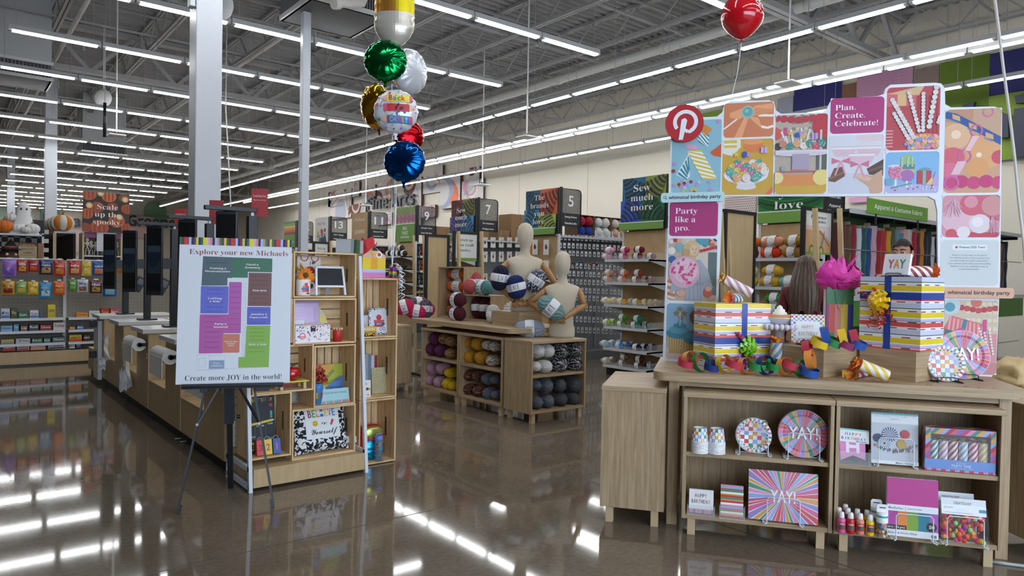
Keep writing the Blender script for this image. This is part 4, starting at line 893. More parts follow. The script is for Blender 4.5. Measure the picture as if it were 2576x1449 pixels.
# ================================================================== goods in the party cabinets
SZ,BZ=.44,.112
def scr(loc,px):return hgt(depth_of(loc),px)
CUPC=M('#eceef0',.45)
def cups(label,px,py):
 loc=Pz(px,py,SZ);t_=thing('cup_stack',label,'paper cups',loc,0,'stacked paper cups');b_=B();H=scr(loc,62);R=scr(loc,21.5);rt=R*.76;z0=H*.48;pr=[]
 for k in range(8):z=z0*k/8;pr+=[(R*1.0,z),(R*1.02,z+z0*.05),(R*.97,z+z0*.075),(R*.96,z+z0*.12)]
 pr+=[(R*.95,z0),(rt,H),(rt*.9,H),(rt*.88,H-.006),(0,H-.006)]
 b_.lathe(pr,CUPC,32);b_.obj('cup',t_);b_=B();n=16;rnd=random.Random(px)
 for i in range(4):
  za,zb=z0+(H-z0)*i/4,z0+(H-z0)*(i+1)/4;ra,rb=R*.952+(rt-R*.95)*i/4,R*.952+(rt-R*.95)*(i+1)/4
  for k in range(n):
   if(k+i)%2:continue
   a0,a1=2*pi*k/n,2*pi*(k+1)/n;b_.add([((ra+.0006)*cos(a0),(ra+.0006)*sin(a0),za),((ra+.0006)*cos(a1),(ra+.0006)*sin(a1),za),((rb+.0006)*cos(a1),(rb+.0006)*sin(a1),zb),((rb+.0006)*cos(a0),(rb+.0006)*sin(a0),zb)],[(0,1,2,3)],rnd.choice(CHK))
 for j in range(8):
  for k in range(22):
   if rnd.random()<.5:continue
   a0,a1=2*pi*k/22,2*pi*(k+1)/22;z=z0*j/8+z0*.085;q=R*.972
   b_.add([(q*cos(a0),q*sin(a0),z),(q*cos(a1),q*sin(a1),z),(q*cos(a1),q*sin(a1),z+z0*.03),(q*cos(a0),q*sin(a0),z+z0*.03)],[(0,1,2,3)],rnd.choice(CHK))
 b_.obj('checkered_print',t_)
cups('checkered paper cup stack, left one on the upper cabinet shelf',1760,1137);cups('checkered paper cup stack, right one, beside the small checkered plates',1802,1139)
p=Pz(1896,1146,SZ);r=scr(p,44);plate('plate_pack','small checkered plates in white wire stand on the upper cabinet shelf','check',r,p+V((0,0,r+.004))+D.n*.05,tilt_face(DA,.12),6)
wire_stand('white wire stand holding the small checkered plates',p+D.n*.012,DA,scr(p,68),scr(p,60),.09,STAND_W)
p=Pz(2022,1158,SZ);r=scr(p,60);plate('plate_pack','large sunburst YAY plates in white wire stand on the upper cabinet shelf','ray',r,p+V((0,0,r+.004))+D.n*.05,tilt_face(DA,.12),6)
wire_stand('white wire stand holding the sunburst plates inside the cabinet',p+D.n*.012,DA,scr(p,74),scr(p,66),.1,STAND_W)
CLEAR=M('#e6eef0',.05,alpha=.13)
def bin_(par,w,h,d,x0=0):
 b_=B()
 for a in((-w/2,w/2,-d,-d+.003,0,h),(-w/2,-w/2+.003,-d,0,0,h*1.1),(w/2-.003,w/2,-d,0,0,h*1.1),(-w/2,w/2,-d,.03,0,.003)):b_.box(*a,CLEAR)
 return b_.obj('clear_holder',par)
def napk(label,px,py,wp,hp,art,lean=.22):
 loc=Pz(px,py,BZ);w,h=scr(loc,wp),scr(loc,hp);t_=thing('napkin_stack',label,'napkins',loc,DA,None);b_=B();b_.M=Matrix.Translation((0,.012,.006))@Matrix.Rotation(pi/2-lean,4,'X')
 b_.rbox(-w/2,w/2,0,h,-.05,-.001,M('#e6e6e8',.6),.002);b_.obj('napkins',t_);b_=B();b_.M=Matrix.Translation((0,.012,.006))@Matrix.Rotation(pi/2-lean,4,'X');art(b_,w,h);b_.obj('printed_face',t_);bin_(t_,w*1.12,h*.42,.014)
def art_nap(b_,w,h):
 for k,s_ in enumerate(('HAPPY','BIRTHDAY')):
  ww=w*(.5,.78)[k]
  for i,ch in enumerate(s_):b_.txt(ch,-ww/2+ww*i/len(s_),h*(.66-.24*k),ww/len(s_)*.8,h*.16,M(['#c94a3c','#d9943a','#4f7fae','#3f8a6a','#c98a3c','#6f94b8','#b5503f','#4f9a86'][(i+2*k)%8],.5),'heavy')
 for i in range(22):b_.rect(-w/2+w*i/22,0,-w/2+w*(i+1)/22,h*.17,RAY[(i*3)%8])
def art_str(b_,w,h):
 cs=['#c2332f','#d98f2f','#eceae6','#2f8a6a','#c2432f','#8fa9d6','#d98aa0','#eceae6','#b8324a','#d99a33','#3f8a6a']
 y=0;k=0
 while y<h:y2=min(h,y+h*(.065 if k%3 else .04));b_.rect(-w/2,y,w/2,y2,M(cs[k%11],.5));y=y2;k+=1
napk('white HAPPY BIRTHDAY napkins in clear holder on the lower cabinet shelf',1763,1296,60,58,art_nap);napk('colour-striped napkins in clear holder on the lower cabinet shelf',1841,1306,55,78,art_str)
def art_tray(b_,w,h):b_.rect(-w/2,0,w/2,h,PWHITE);rays(b_,-w/2,0,w/2,h,44,seed=6);b_.txt('YAY!',0,h*.38,w*.36,h*.24,PWHITE,'heavy','c')
p=Pz(1970,1320,BZ);w,h=scr(p,166),scr(p,124);t_=pack('paper_tray_pack','rectangular sunburst YAY tray pack on the lower cabinet shelf','party plates',p+D.n*.02+V((0,0,.008)),0,None,w,h,.018,.16,art_tray);film(t_,w,h,.003)
wire_stand('white wire stand in front of the rectangular sunburst trays',p+D.n*.004,DA,scr(p,78),scr(p,66),.09,STAND_W)
# cabinet B, upper shelf
p=Pz(2148,1167,SZ);k=scr(p,1);t_=thing('banner_packet','pink letter H banner packet in clear bin on the upper shelf','party banner',p+D.n*.02,DA);L=Matrix.Translation((0,.0,.01))@Matrix.Rotation(pi/2-.3,4,'X')
b_=B();b_.M=L;slab(b_,[(-29*k,0),(0,14*k),(29*k,4*k),(30*k,50*k),(-30*k,50*k)],-.012,-.001,M('#d98abf',.5),M('#c97aae',.5));b_.z=0
H_=M('#eee3ee',.5);b_.rect(-16*k,20*k,-8*k,52*k,H_);b_.rect(8*k,20*k,16*k,52*k,H_);b_.rect(-8*k,32*k,8*k,40*k,H_);b_.obj('pennant',t_)
b_=B();b_.M=L@Matrix.Translation((0,0,.003))@Matrix.Rotation(-.05,4,'Z');b_.rect(-36*k,46*k,36*k,80*k,M('#e6e8ea',.45));b_.rect(-36*k,76*k,36*k,80*k,M('#7fc4c9',.45))
for j,s_ in enumerate(('HAPPY','BIRTHDAY')):
 for i,ch in enumerate(s_):b_.txt(ch,(-20+8*i if j==0 else-29+7.4*i)*k,(63-11*j)*k,5.5*k,7*k,M(['#7a4a9a','#3f7fae','#3f8a5e','#d98f33','#c0446a'][i%5],.5),'heavy')
b_.txt('Makes / Fabrique 1',6*k,48*k,26*k,2.6*k,BLACK,'heavy');b_.obj('header_card',t_);bin_(t_,74*k,34*k,.05)
def fan(b_,x,y,r,c1,c2,n=24):
 z=b_.lay()
 for i in range(n):a,a2=2*pi*i/n,2*pi*(i+1)/n;b_.add([(x,y,z),(x+r*cos(a),y+r*sin(a),z),(x+r*cos(a2),y+r*sin(a2),z)],[(0,1,2)],M((c1,c2)[i%2],.5))
def art_ban(b_,w,h):
 b_.rect(-w/2,0,w/2,h,M('#c3c8cf',.45));b_.rect(-w/2,h*.80,w/2,h,M('#e4e7ea',.45));b_.rect(-w/2,h*.965,w/2,h,M('#4fa9b5',.45));b_.txt('Celebrate It',0,h*.875,w*.2,h*.022,DKGREY,'sans','c')
 rnd=random.Random(2)
 for k in range(70):b_.ell(rnd.uniform(-.48,.48)*w,h*rnd.uniform(.925,.965),w*.006,M(rnd.choice(['#6fb0ba','#9cc6cc','#b9c9cf']),.5),n=6)
 fan(b_,-.36*w,.5*h,.1*w,'#2b3556','#49567d');fan(b_,-.1*w,.58*h,.17*w,'#3c4a72','#c9cdd6',36);fan(b_,.22*w,.6*h,.1*w,'#b3323c','#cf5a58');fan(b_,-.22*w,.4*h,.13*w,'#5f86b0','#d6d9dd',30);b_.ell(-.22*w,.4*h,.05*w,M('#d8c39a',.5));b_.ell(-.22*w,.4*h,.025*w,M('#2b3556',.5));fan(b_,.15*w,.4*h,.105*w,'#a8892f','#d2b45c')
 for k in range(12):x=(-.12+.045*k)*w;b_.rect(x,h*.25,x+.02*w,h*.31,M(['#3c5a94','#e2e4e8','#c9a23c'][k%3],.5))
 for i,ch in enumerate('HAPPY BIRTHDAY'):
  if ch!=' ':u=i/13;x=(-.44+.88*u)*w;y=h*(.33-.12*sin(pi*min(1,u*1.1))+.02*u);b_.txt(ch,x,y,w*.05,h*.06,M(['#a8342f','#8f2f4a','#2f6a4a','#3f5a94','#b3323c','#5f4a8c','#2f4f8c'][i%7],.5),'heavy')
 b_.rect(-w/2,0,w/2,h*.07,M('#dfe2e5',.45));b_.txt('Makes / Fabrique 7',w*.02,h*.018,w*.44,h*.032,BLACK,'heavy')
p=Pz(2254,1176,SZ);w,h=scr(p,108),scr(p,128);t_=pack('banner_packet','HAPPY BIRTHDAY paper fan banner pack in white wire stand, upper shelf','party banner',p+D.n*.03+V((0,0,.008)),0,None,w,h,.012,.1,art_ban);film(t_,w*1.03,h*1.02)
wire_stand('white wire stand holding the paper fan banner pack',p+D.n*.01,DA,scr(p,80),scr(p,72),.09,STAND_W)
# boxed candle poppers
p=Pz(2326,1182,SZ);q=Pz(2504,1197,SZ);w=(q-p).length;h=scr(p,108);dpt_=.075
t_=thing('popper_box','PARTY TIME window box of six striped candle poppers, upper cabinet shelf','party popper box',p,atan2((q-p).y,(q-p).x));bx=B();bk=M('#6b3d3a',.7)
for a in((0,w,dpt_-.002,dpt_,0,h),(0,w,0,dpt_,0,.004)):bx.box(*a,bk)
bx.obj('box_back',t_)
def bstripes(b_,x0,y0,x1,y1,sl=1.0,st=.022):
 x=x0-(y1-y0)*sl-.2;k=0;cs=['#c93a6c','#d98aae','#3f8a7c','#e0a04a','#8fb0de','#b8324a','#c9607c','#7f6ab0']
 while x<x1+.1:
  pts=clip([(x,y0),(x+st,y0),(x+st+(y1-y0)*sl,y1),(x+(y1-y0)*sl,y1)],x0,y0,x1,y1)
  if len(pts)>2:b_.add([(u,v_,b_.z)for u,v_ in pts],[list(range(len(pts)))],M(cs[k%8],.45,coat=.3))
  x+=st;k+=1
b_=B();fw=w*.075;BLU=M('#6f93d2',.45,coat=.3);b_.M=Matrix.Rotation(pi/2,4,'X');b_.z=.0
bstripes(b_,0,h*.24,fw,h);bstripes(b_,w-fw,h*.24,w,h);bstripes(b_,fw,h*.86,w-fw,h);b_.rect(0,h*.04,w,h*.28,BLU)
for k in range(30):b_.ell(w*(k+.5)/30,h*.035,w*.02,M(['#c93a6c','#d98aae','#8fb0de','#cf4a3c'][k%4],.5),n=10)
wt=M('#eef0f4',.5);b_.txt('PARTY TIME',w*.52,h*.12,w*.27,h*.065,wt,'sans','c');b_.txt('RACHEL PARTY',w*.52,h*.205,w*.14,h*.022,wt,'sans','c');b_.txt('6 CT. SURPRISE CONFETTI PARTY POPPERS',w*.52,h*.085,w*.34,h*.016,wt,'sans','c')
b_.M=Matrix.Translation((0,0,h));b_.z=0;bstripes(b_,0,0,w,dpt_);b_.M=Matrix.Translation((0,dpt_,0))@Matrix.Rotation(-pi/2,4,'Z')@Matrix.Rotation(pi/2,4,'X');b_.z=0;bstripes(b_,0,0,dpt_,h);b_.obj('printed_carton',t_)
b_=B();b_.M=Matrix.Rotation(pi/2,4,'X');b_.z=-.001;b_.rect(fw,h*.26,w-fw,h*.88,CLEAR);b_.obj('window',t_)
for k,c in enumerate(('#2f7d72','#b98a9c','#9c3a36','#7fa6c4','#b5335f','#d9b23c')):
 x=fw+(w-2*fw)*(k+.5)/6;r=(w-2*fw)/12.6;b_=B();n,mm=20,20;L=h*.46;vs=[(x+r*cos(2*pi*(i+j*.6)/n),.012+r+r*sin(2*pi*(i+j*.6)/n),h*.24+L*j/mm)for j in range(mm+1)for i in range(n)]
 for i in range(n):b_.add(vs,[(j*n+i,j*n+(i+1)%n,(j+1)*n+(i+1)%n,(j+1)*n+i)for j in range(mm)],[M(c,.5),PW][(i//2)%2],True)
 flame(b_,(x,.012+r,h*.24+L),(0,0,1),r*.75,[M('#c9a030',.7),M('#b5842a',.7),M('#d9b848',.7)],k);b_.obj('boxed_popper',t_)
 # cabinet B, lower shelf: craft paint, confetti tubes, card stock, pompoms
CAP=M('#e8e8e6',.4)
def paint(label,px,py,c,back=0):
 p=Pz(px,py,BZ)+D.n*back;H=scr(p,52);r=scr(p,9.6);t_=thing('paint_bottle',label,'paint bottle',p,DA,'craft paint bottles');b_=B();cm=M(c,.35,coat=.3)
 b_.lathe([(0,0),(r*.96,0),(r,.003),(r,H*.62),(r*.93,H*.68),(r*.6,H*.72),(r*.6,H*.74)],cm,24);b_.obj('bottle',t_)
 b_=B();b_.lathe([(r*.7,H*.73),(r*.72,H*.74),(r*.62,H*.97),(r*.5,H),(0,H)],CAP,20);b_.obj('cap',t_)
 b_=B();n=10
 for zz0,zz1,mm in((.18,.54,M('#c9352f',.4)if c!='#e8c71f' else M('#b32d3a',.4)),(.24,.4,M('#55575c',.4))):
  q=r+(.0004 if zz0<.2 else .0008);vs=[(q*cos(-pi/2-.9+1.8*i/n),q*sin(-pi/2-.9+1.8*i/n),H*z)for z in(zz0,zz1)for i in range(n+1)];b_.add(vs,[(i,i+1,n+2+i,n+1+i)for i in range(n)],mm,True)
 for zz in(.43,.47):vs=[((r+.001)*cos(-pi/2-.6+1.2*i/n),(r+.001)*sin(-pi/2-.6+1.2*i/n),H*z)for z in(zz,zz+.02)for i in range(n+1)];b_.add(vs,[(i,i+1,n+2+i,n+1+i)for i in range(n)],M('#e8d9d4',.4),True)
 b_.obj('label',t_)
for n_,px,py,c in(('pink',2116,1339,'#d45f9a'),('red',2139,1341,'#b81f2a'),('peach',2163,1343,'#e08a72'),('yellow',2188,1346,'#e8c71f')):
 paint(f'{n_} craft paint bottle, front one, on the lower cabinet shelf',px,py,c)
 paint(f'{n_} craft paint bottle with white cap, standing behind the front {n_} one',px-1,py-1,c,.06)
 if n_=='red':paint('red craft paint bottle at the very back, third of the red ones',px-2,py-1,c,.118)
def tube_(label,px,py,back=0):
 p=Pz(px,py,BZ)+D.n*back;H=scr(p,83);r=scr(p,13);t_=thing('confetti_tube',label,'confetti',p,DA);b_=B();b_.lathe([(0,0),(r,0),(r,H*.74),(0,H*.74)],CLEAR,20);b_.obj('clear_tube',t_)
 b_=B();rnd=random.Random(px)
 for k in range(120):
  a=rnd.uniform(0,6.28);q=r*rnd.uniform(.6,.93);z=rnd.uniform(.01,.5)*H;e=r*.28;d=V((cos(a),sin(a),rnd.uniform(-.5,.5))).normalized();u=d.orthogonal().normalized()*e;v_=d.cross(u);c=V((q*cos(a),q*sin(a),z))
  b_.add([c+u*cos(t)+v_*sin(t)for t in(0,1.05,2.1,3.14,4.2,5.25)],[tuple(range(6))],M(rnd.choice(['#d9a92f','#c9442f','#3f7fae','#6a9a3c','#c9608a','#e6c23c','#5a4a8c']),.5))
 o=b_.obj('confetti',t_);o['kind']='stuff'
 b_=B();b_.lathe([(r*1.03,H*.46),(r*1.03,H*.76),(r*.9,H*.77),(0,H*.77)],M('#e9ecec',.4),20);b_.M=Matrix.Rotation(pi/2,4,'X');hg=[(-r,H*.76),(r,H*.76),(r,H*.95),(r*.7,H),(-r*.7,H),(-r,H*.95)]
 slab(b_,hg,-.001,.001,M('#e9ecec',.4),WHITE);b_.z=.0012;b_.rect(-r*.55,H*.88,r*.55,H*.91,DKGREY);b_.obj('header_card',t_);b_=B();b_.lathe([(r*1.04,H*.62),(r*1.04,H*.68)],M('#4fb0a8',.4),20);b_.obj('teal_band',t_)
tube_('clear confetti tube, front one, beside the card stock',2218,1351);tube_('clear confetti tube standing behind the front one',2210,1349,.06)
def art_card(b_,w,h):
 b_.rect(-w/2,0,w/2,h,M('#b93d8a',.5));b_.rect(-w/2,0,w/2,h*.54,M('#e3e6ea',.5));y0,y1=h*.115,h*.43;n=5;xs=[-.5,-.29,-.1,.11,.33,.5]
 for k,c in enumerate(('#b44a9e','#e0863a','#7fa53a','#2f7f96','#a95ab5')):b_.rect(w*xs[k],y0,w*xs[k+1],y1,M(c,.5))
 b_.txt('Recollections',-w*.48,h*.465,w*.3,h*.045,DKGREY,'script');b_.txt('CARDSTOCK PAPER',-w*.1,h*.47,w*.28,h*.022,DKGREY);b_.stroke([(-w*.14,h*.44),(-w*.14,h*.51)],w*.004,DKGREY);b_.rect(-w*.5,h*.12,-w*.12,h*.19,BLACK);b_.txt('65 lb / 176 g/m2',-w*.48,h*.14,w*.33,h*.03,WHITE,'heavy');b_.txt('8.5 in x 11 in / 21.5 cm x 27.9 cm',-w*.48,h*.045,w*.56,h*.03,DKGREY,'heavy');b_.ell(w*.37,h*.2,w*.1,w*.1,BLACK);b_.txt('50',w*.37,h*.175,w*.11,h*.055,WHITE,'heavy','c')
 for k in range(9):b_.rect(w*(.36+.012*k),h*.02,w*(.366+.012*k),h*.07,BLACK)
p=Pz(2300,1362,BZ);w,h=scr(p,117),scr(p,146);t_=pack('card_stock_pack','magenta card stock pack in white wire stand on the lower shelf','paper pack',p+D.n*.03+V((0,0,.008)),0,None,w,h,.03,.1,art_card)
wire_stand('white wire stand holding the magenta card stock',p+D.n*.004,DA,scr(p,84),scr(p,66),.09,STAND_W)
def pom(label,px,py,back,seed):
 p=Pz(px,py,BZ)+D.n*(.03+back);w,h=scr(p,100),scr(p,112);t_=thing('pompom_bag',label,'pompoms',p,DA);rnd=random.Random(seed);b_=B()
 for k in range(95):
  x,z=rnd.uniform(-.46,.46)*w,rnd.uniform(.05,.6)*h;r=rnd.choice((.006,.008,.011,.013));y=-.014+rnd.uniform(-.01,.012)+.25*(z-.02);ph=rnd.uniform(0,9)
  b_.ball((x,y,z+.004),r,M(rnd.choice(['#c9214a','#c9304f','#e0452a','#4d2a94','#e6b03a','#8fd07a','#d9387a','#e8702a']),.9),9,6,lambda d:1+.12*noise.noise(d*5+V((ph,0,0))))
 o=b_.obj('pompoms',t_);o['kind']='stuff'
 L=Matrix.Translation((0,-.028,0))@Matrix.Rotation(pi/2-.22,4,'X')
 b_=B();b_.M=L;b_.grid(lambda u,v:((u-.5)*w*1.06,v*h*.82,.012*sin(pi*v)+.003*sin(11*u+3*v)),12,10,PVC);b_.obj('clear_bag',t_)
 b_=B();b_.M=L;b_.z=.004;b_.rect(-w/2,h*.64,w/2,h,M('#e3e6e9',.4));b_.rect(-w/2,h*.86,w/2,h,M('#d5dadf',.4));b_.txt('CREATOLOGY',-w*.02,h*.87,w*.4,h*.055,M('#5a3a3a',.5),'heavy','c');b_.txt('pom poms',-w*.44,h*.78,w*.2,h*.035,M('#5f6a74',.5));b_.rect(w*.34,h*.72,w*.5,h*.79,M('#4f8ab0',.5));b_.rect(-w*.42,h*.68,w*.2,h*.69,M('#8fa0ac',.5));b_.obj('header_card',t_)
pom('bag of bright pompoms in white wire stand on the lower shelf',2428,1372,0,3);pom('second bag of pompoms tucked behind the front one',2410,1368,.07,8)
p=Pz(2428,1374,BZ);wire_stand('white wire stand holding the pompom bags',p+D.n*.004,DA,scr(p,82),scr(p,72),.1,STAND_W)
# ================================================================== easel with the store map
EA=radians(-23.5);ebl=Pd(441,968,3.96);EZ=ebl.z
ES=thing('easel','black folding easel holding the store map board','easel',V((ebl.x,ebl.y,0)),EA);ew=V((cos(EA),sin(EA),0));en=V((-sin(EA),cos(EA),0))
eL=lambda p:V(((V(p)-ES.location).dot(ew),(V(p)-ES.location).dot(en),p[2]));BLK=M('#1b1d22',.4)
lean=radians(6);bw_,bh_=.61,.835
fL,fR,fC=Pz(448,1291,0),Pz(686,1275,0),Pz(580,1227,0);tl=eL(Pd(518,973,4.06));tr=eL(Pd(639,974,4.14));bl_=eL(Pd(550,975,4.05));br_=eL(Pd(601,972,4.1))
for f,t_,q,nm in((eL(fL),tl,bl_,'left'),(eL(fR),tr,br_,'right')):
 j=f+(t_-f)*.7;b_=B();b_.bar(f+V((0,0,.03)),f+(t_-f)*1.02,.019,.012,BLK);lo_=b_.obj('leg',ES);b_=B();b_.bar(f+V((0,0,0)),f+(t_-f).normalized()*.045,.026,.02,BLACK);b_.obj('rubber_foot',lo_)
 b_=B();b_.bar(j+V((0,-.014,0)),q,.018,.01,BLK);b_.cyl(j+V((0,-.025,0)),j+V((0,.0,0)),.008,STEEL,n=10);b_.obj('brace',ES)
mt=eL(Pd(577,960,4.2));f=eL(fC)
b_=B();b_.bar(f,f+(mt-f)*1.03,.036,.03,BLACK);b_.obj('rear_leg',ES);j=f+(mt-f)*.64;b_=B();b_.bar(j+V((0,-.004,0)),mt+V((0,0,.05)),.082,.05,M('#2a2d33',.45));b_.cyl(j+V((.04,-.02,.03)),j+V((.06,-.02,.03)),.012,BLACK,n=10);b_.obj('mast_sleeve',ES)
b_=B();b_.rbox(.035,.575,-.035,.045,EZ-.022,EZ-.004,BLACK,.003);b_.box(.035,.575,-.035,-.03,EZ-.022,EZ+.006,BLACK);b_.rbox(.42,.5,-.02,.03,EZ-.045,EZ-.02,DKGREY,.003);b_.rbox(.13,.17,-.02,.03,EZ-.045,EZ-.02,DKGREY,.003);b_.obj('ledge',ES)
MB_=thing('map_board','white store map board with striped top edge, standing on the black easel','map sign',ebl,tilt_face(EA,lean));SW=M('#d9dde4',.45)
b_=B();b_.rbox(0,bw_,0,bh_,-.012,0,SW,.0015);b_.obj('board',MB_)
ux=lambda x:(x-445)/266*bw_;vy=lambda y:(968-y)/362*bh_
b_=B();b_.z=.0003;cs=['#2f6b45','#6b2d5a','#d9cf3c','#d98a7c','#1d2458','#c23a3a','#cfa8d9','#6b2440','#e0cf38','#1d2a66','#2f7d4c','#7a2d50','#9cc3ef','#dc8a80','#c04030','#e3d642']
for k in range(49):b_.rect(bw_*k/49,bh_*.948,bw_*(k+1)/49,bh_,M(cs[(k*7+k//5)%16],.5))
b_.obj('striped_edge',MB_)
b_=B();b_.z=.0003;mr_=M('#8c3f44',.5);b_.txt('Explore your new Michaels',ux(468),vy(648),ux(702)-ux(468),.030,mr_,'serif');b_.txt('Create more JOY in the world!',ux(466),vy(959),ux(691)-ux(466),.030,M('#3a3f48',.5),'serif');b_.obj('lettering',MB_)
b_=B();b_.z=.0003;R_=lambda x0,y0,x1,y1,c,r=.006:b_.rr(ux(x0),vy(y1),ux(x1),vy(y0),r,M(c,.5));PGp=lambda pts,c:b_.pg([(ux(x),vy(y))for x,y in pts],M(c,.5))
gl_=M('#a9b4bf',.5)
for x0,y0,x1,y1 in((492,896,520,934),(520,898,556,932),(497,905,512,925)):b_.stroke([(ux(x0),vy(y0)),(ux(x1),vy(y0)),(ux(x1),vy(y1)),(ux(x0),vy(y1)),(ux(x0),vy(y0))],.0012,gl_)
b_.stroke([(ux(492),vy(934)),(ux(662),vy(928))],.0015,gl_)
PGp([(500,653),(569,654),(569,706),(558,706),(558,725),(498,726)],'#4d6268');PGp([(569,654),(664,655),(664,690),(606,690),(606,705),(569,705)],'#3f7059');PGp([(608,692),(663,692),(663,776),(607,776)],'#75514f');R_(497,727,561,795,'#6268c4');R_(606,778,662,823,'#5e62c2')
R_(562,716,592,842,'#b05aa8');R_(496,797,552,893,'#b0559f');R_(551,797,592,844,'#b0559f',.001);R_(550,846,590,892,'#c9765f');PGp([(605,825),(662,825),(660,929),(588,929),(588,903),(603,903)],'#83b148');R_(520,910,555,931,'#8b9bb8')
dk={}
for x,y0,y1,n,w,c in((511,735,790,6,38,'#5157b0'),(566,728,835,9,22,'#9c4a96'),(613,700,768,7,42,'#64443f'),(612,785,818,3,40,'#5054ae'),(612,832,890,7,36,'#72a03c'),(508,803,878,7,34,'#9c488c'),(515,668,690,2,40,'#435659')):
 for k in range(n):y=y0+(y1-y0)*k/max(1,n-1);b_.rect(ux(x),vy(y+1),ux(x+w),vy(y-1),M(c,.5))
for k in range(11):y=718+17*k;b_.stroke([(ux(597),vy(y)),(ux(602),vy(y)),(ux(602),vy(y+12)),(ux(597),vy(y+12)),(ux(597),vy(y))],.001,gl_)
fp_=b_.obj('floor_plan',MB_);b_=B();b_.z=.006
def T_(s,x,y,w,h=.0105):b_.txt(s,ux(x),vy(y),ux(x+w)-ux(x),h,WHITE,'bold','c')
for a in(('Framing &',536,685,38),('Personalization',535,692.5,58),('Floral &',617,674,29),('Greenery',617,681.5,36),('Fine Arts',635,739,33),('Crafting',530,760,32),('& Kids',530,767.5,25),('Party &',545,823,27),('Seasonal',545,830.5,33),('Jewelry &',634,799,40),('Papercraft',634,806.5,43),('Knit & Sew',633,874,41),('Welcome Desk',570,866,30,.006),('Checkout',570,871,20,.006),('BOPIS',570,876,13,.006),('Entry',538,919,15,.007),('Vestibule',538,925,26,.007)):T_(*a)
b_.obj('area_names',fp_)
# ================================================================== crate rack
YF=4.40
RK=thing('crate_rack','white steel rack with oak plinth carrying the wooden crates','display rack',V((1.47,4.33,0)))
RW=M('#d5d9df',.4);b_=B();b_.rbox(.02,.775,.0,.42,.022,.135,OAKP_V,.002);b_.obj('plinth',RK)
for x,nm in((0,'left'),(.775,'right')):
 b_=B();b_.bar((x,-.005,0),(x,.135,1.465),.026,.022,RW);b_.bar((x,.43,0),(x,.30,1.465),.026,.022,RW)
 for z in(.03,.14):b_.bar((x,0,z),(x,.43,z),.022,.03,RW)
 b_.obj('side_frame',RK)
b_=B();b_.box(0,.775,.395,.405,.2,1.42,M('#d8cfbd',.7))
for i in range(20):
 for j in range(24):b_.box(.03+.0375*i,.036+.0375*i,.393,.3945,.22+.05*j,.226+.05*j,M('#6a6258',.8))
b_.obj('peg_panel',RK)
def crate(label,x0,y0,x1,y1,dep=.24,hw=True,Y=YF,ext=None):
 if ext:X0,X1,Z0,Z1=ext
 else:a,c=Py(x0,(y0+y1)/2,Y),Py(x1,(y0+y1)/2,Y);X0,X1=a.x,c.x;Z1,Z0=Py((x0+x1)/2,y0,Y).z,max(.1355,Py((x0+x1)/2,y1,Y).z)
 if not ext:X0,X1=max(X0,1.486),min(X1,2.229)
 w,h=X1-X0-.002,Z1-Z0-.002;t_=thing('wooden_crate',label,'crate',V((X0,Y,Z0)),0,'pine crates on the rack');T=.011;rm=.03
 for x in(0,w-T):b_=B();b_.rbox(x,x+T,0,dep,0,h,PINE_V,.001);b_.box(x+(T if x==0 else-.0005),x+(T+.0005 if x==0 else 0),dep*.45,dep*.55,h*.35,h*.65,M('#5e4628',.8));b_.obj('end_board',t_)
 for z in(0,h-T):
  for k in range(3):
   b_=B();yk=k*dep/3;b_.rbox(T,w-T,yk+.002,yk+dep/3-.005,z,z+T,PINE_H,.001);b_.obj('slat',t_)
 n=4 if w>h else 5
 for k in range(n):
  b_=B()
  if w>h:zz=T+(h-2*T)*k/n;b_.rbox(.001,w-.001,dep-.01,dep,zz+.003,zz+(h-2*T)/n-.006,PINE_H,.001)
  else:xx=T+(w-2*T)*k/n;b_.rbox(xx+.002,xx+(w-2*T)/n-.006,dep-.01,dep,.001,h-.001,PINE_V,.001)
  b_.obj('back_slat',t_)
 return X0,X1,Z0+T,Z1
c1=crate('pine crate topmost of the rack, holding the small chalkboard and sunflower mug',738,634,897,749)
c2=crate('pine crate second from top, holding the printed pencil box',738,750,897,866)
c4=crate('pine crate holding the red apple jar on a yellow tray',636,868,790,988)
c5=crate('upright pine crate holding the rainbow word sign',790,867,895,1021)
c6=crate('upright pine crate holding the black school chalkboard',626,989,734,1153)
c7=crate('pine crate holding the black and white BELIEVE pillow',735,1023,895,1149)
crate('pine crate at top left of the rack, mostly behind the map board',582,634,737,749);crate('pine crate left of the pencil box crate, mostly behind the map board',582,750,737,866)
rx0,rx1=2.262,2.555
r3=crate('lowest of the three upright side crates, holding the backpack',0,0,0,0,.26,Y=4.47,ext=(rx0,rx1,.005,.463))
r2=crate('middle upright side crate, holding notebooks and folders',0,0,0,0,.26,Y=4.47,ext=(rx0,rx1,.465,.893))
r1=crate('uppermost upright side crate, holding the clipboard and toy bus',0,0,0,0,.26,Y=4.47,ext=(rx0,rx1,.895,1.318))
def place(px,Y,z):p=Py(px,700,Y);return V((p.x,Y,z))
def flat(name,label,cat,px0,px1,h,Y,z,lean,art,th=.008,back=SW,rz=0,dz=.002):
 """a flat thing standing at depth Y on height z, spanning pixel columns px0..px1"""
 a,c=place(px0,Y,z+dz),place(px1,Y,z+dz);w=c.x-a.x;t_=thing(name,label,cat,(a+c)/2,tilt_face(rz,lean));b_=B();b_.rbox(-w/2,w/2,0,h,-th,0,back,.001);o=b_.obj('panel',t_);b_=B();b_.z=.0004;art(Pic(b_,-w/2,0,w/2,h,back),w,h);b_.obj('printed_face',o);return t_
kk=lambda px:px*4.85/FPX
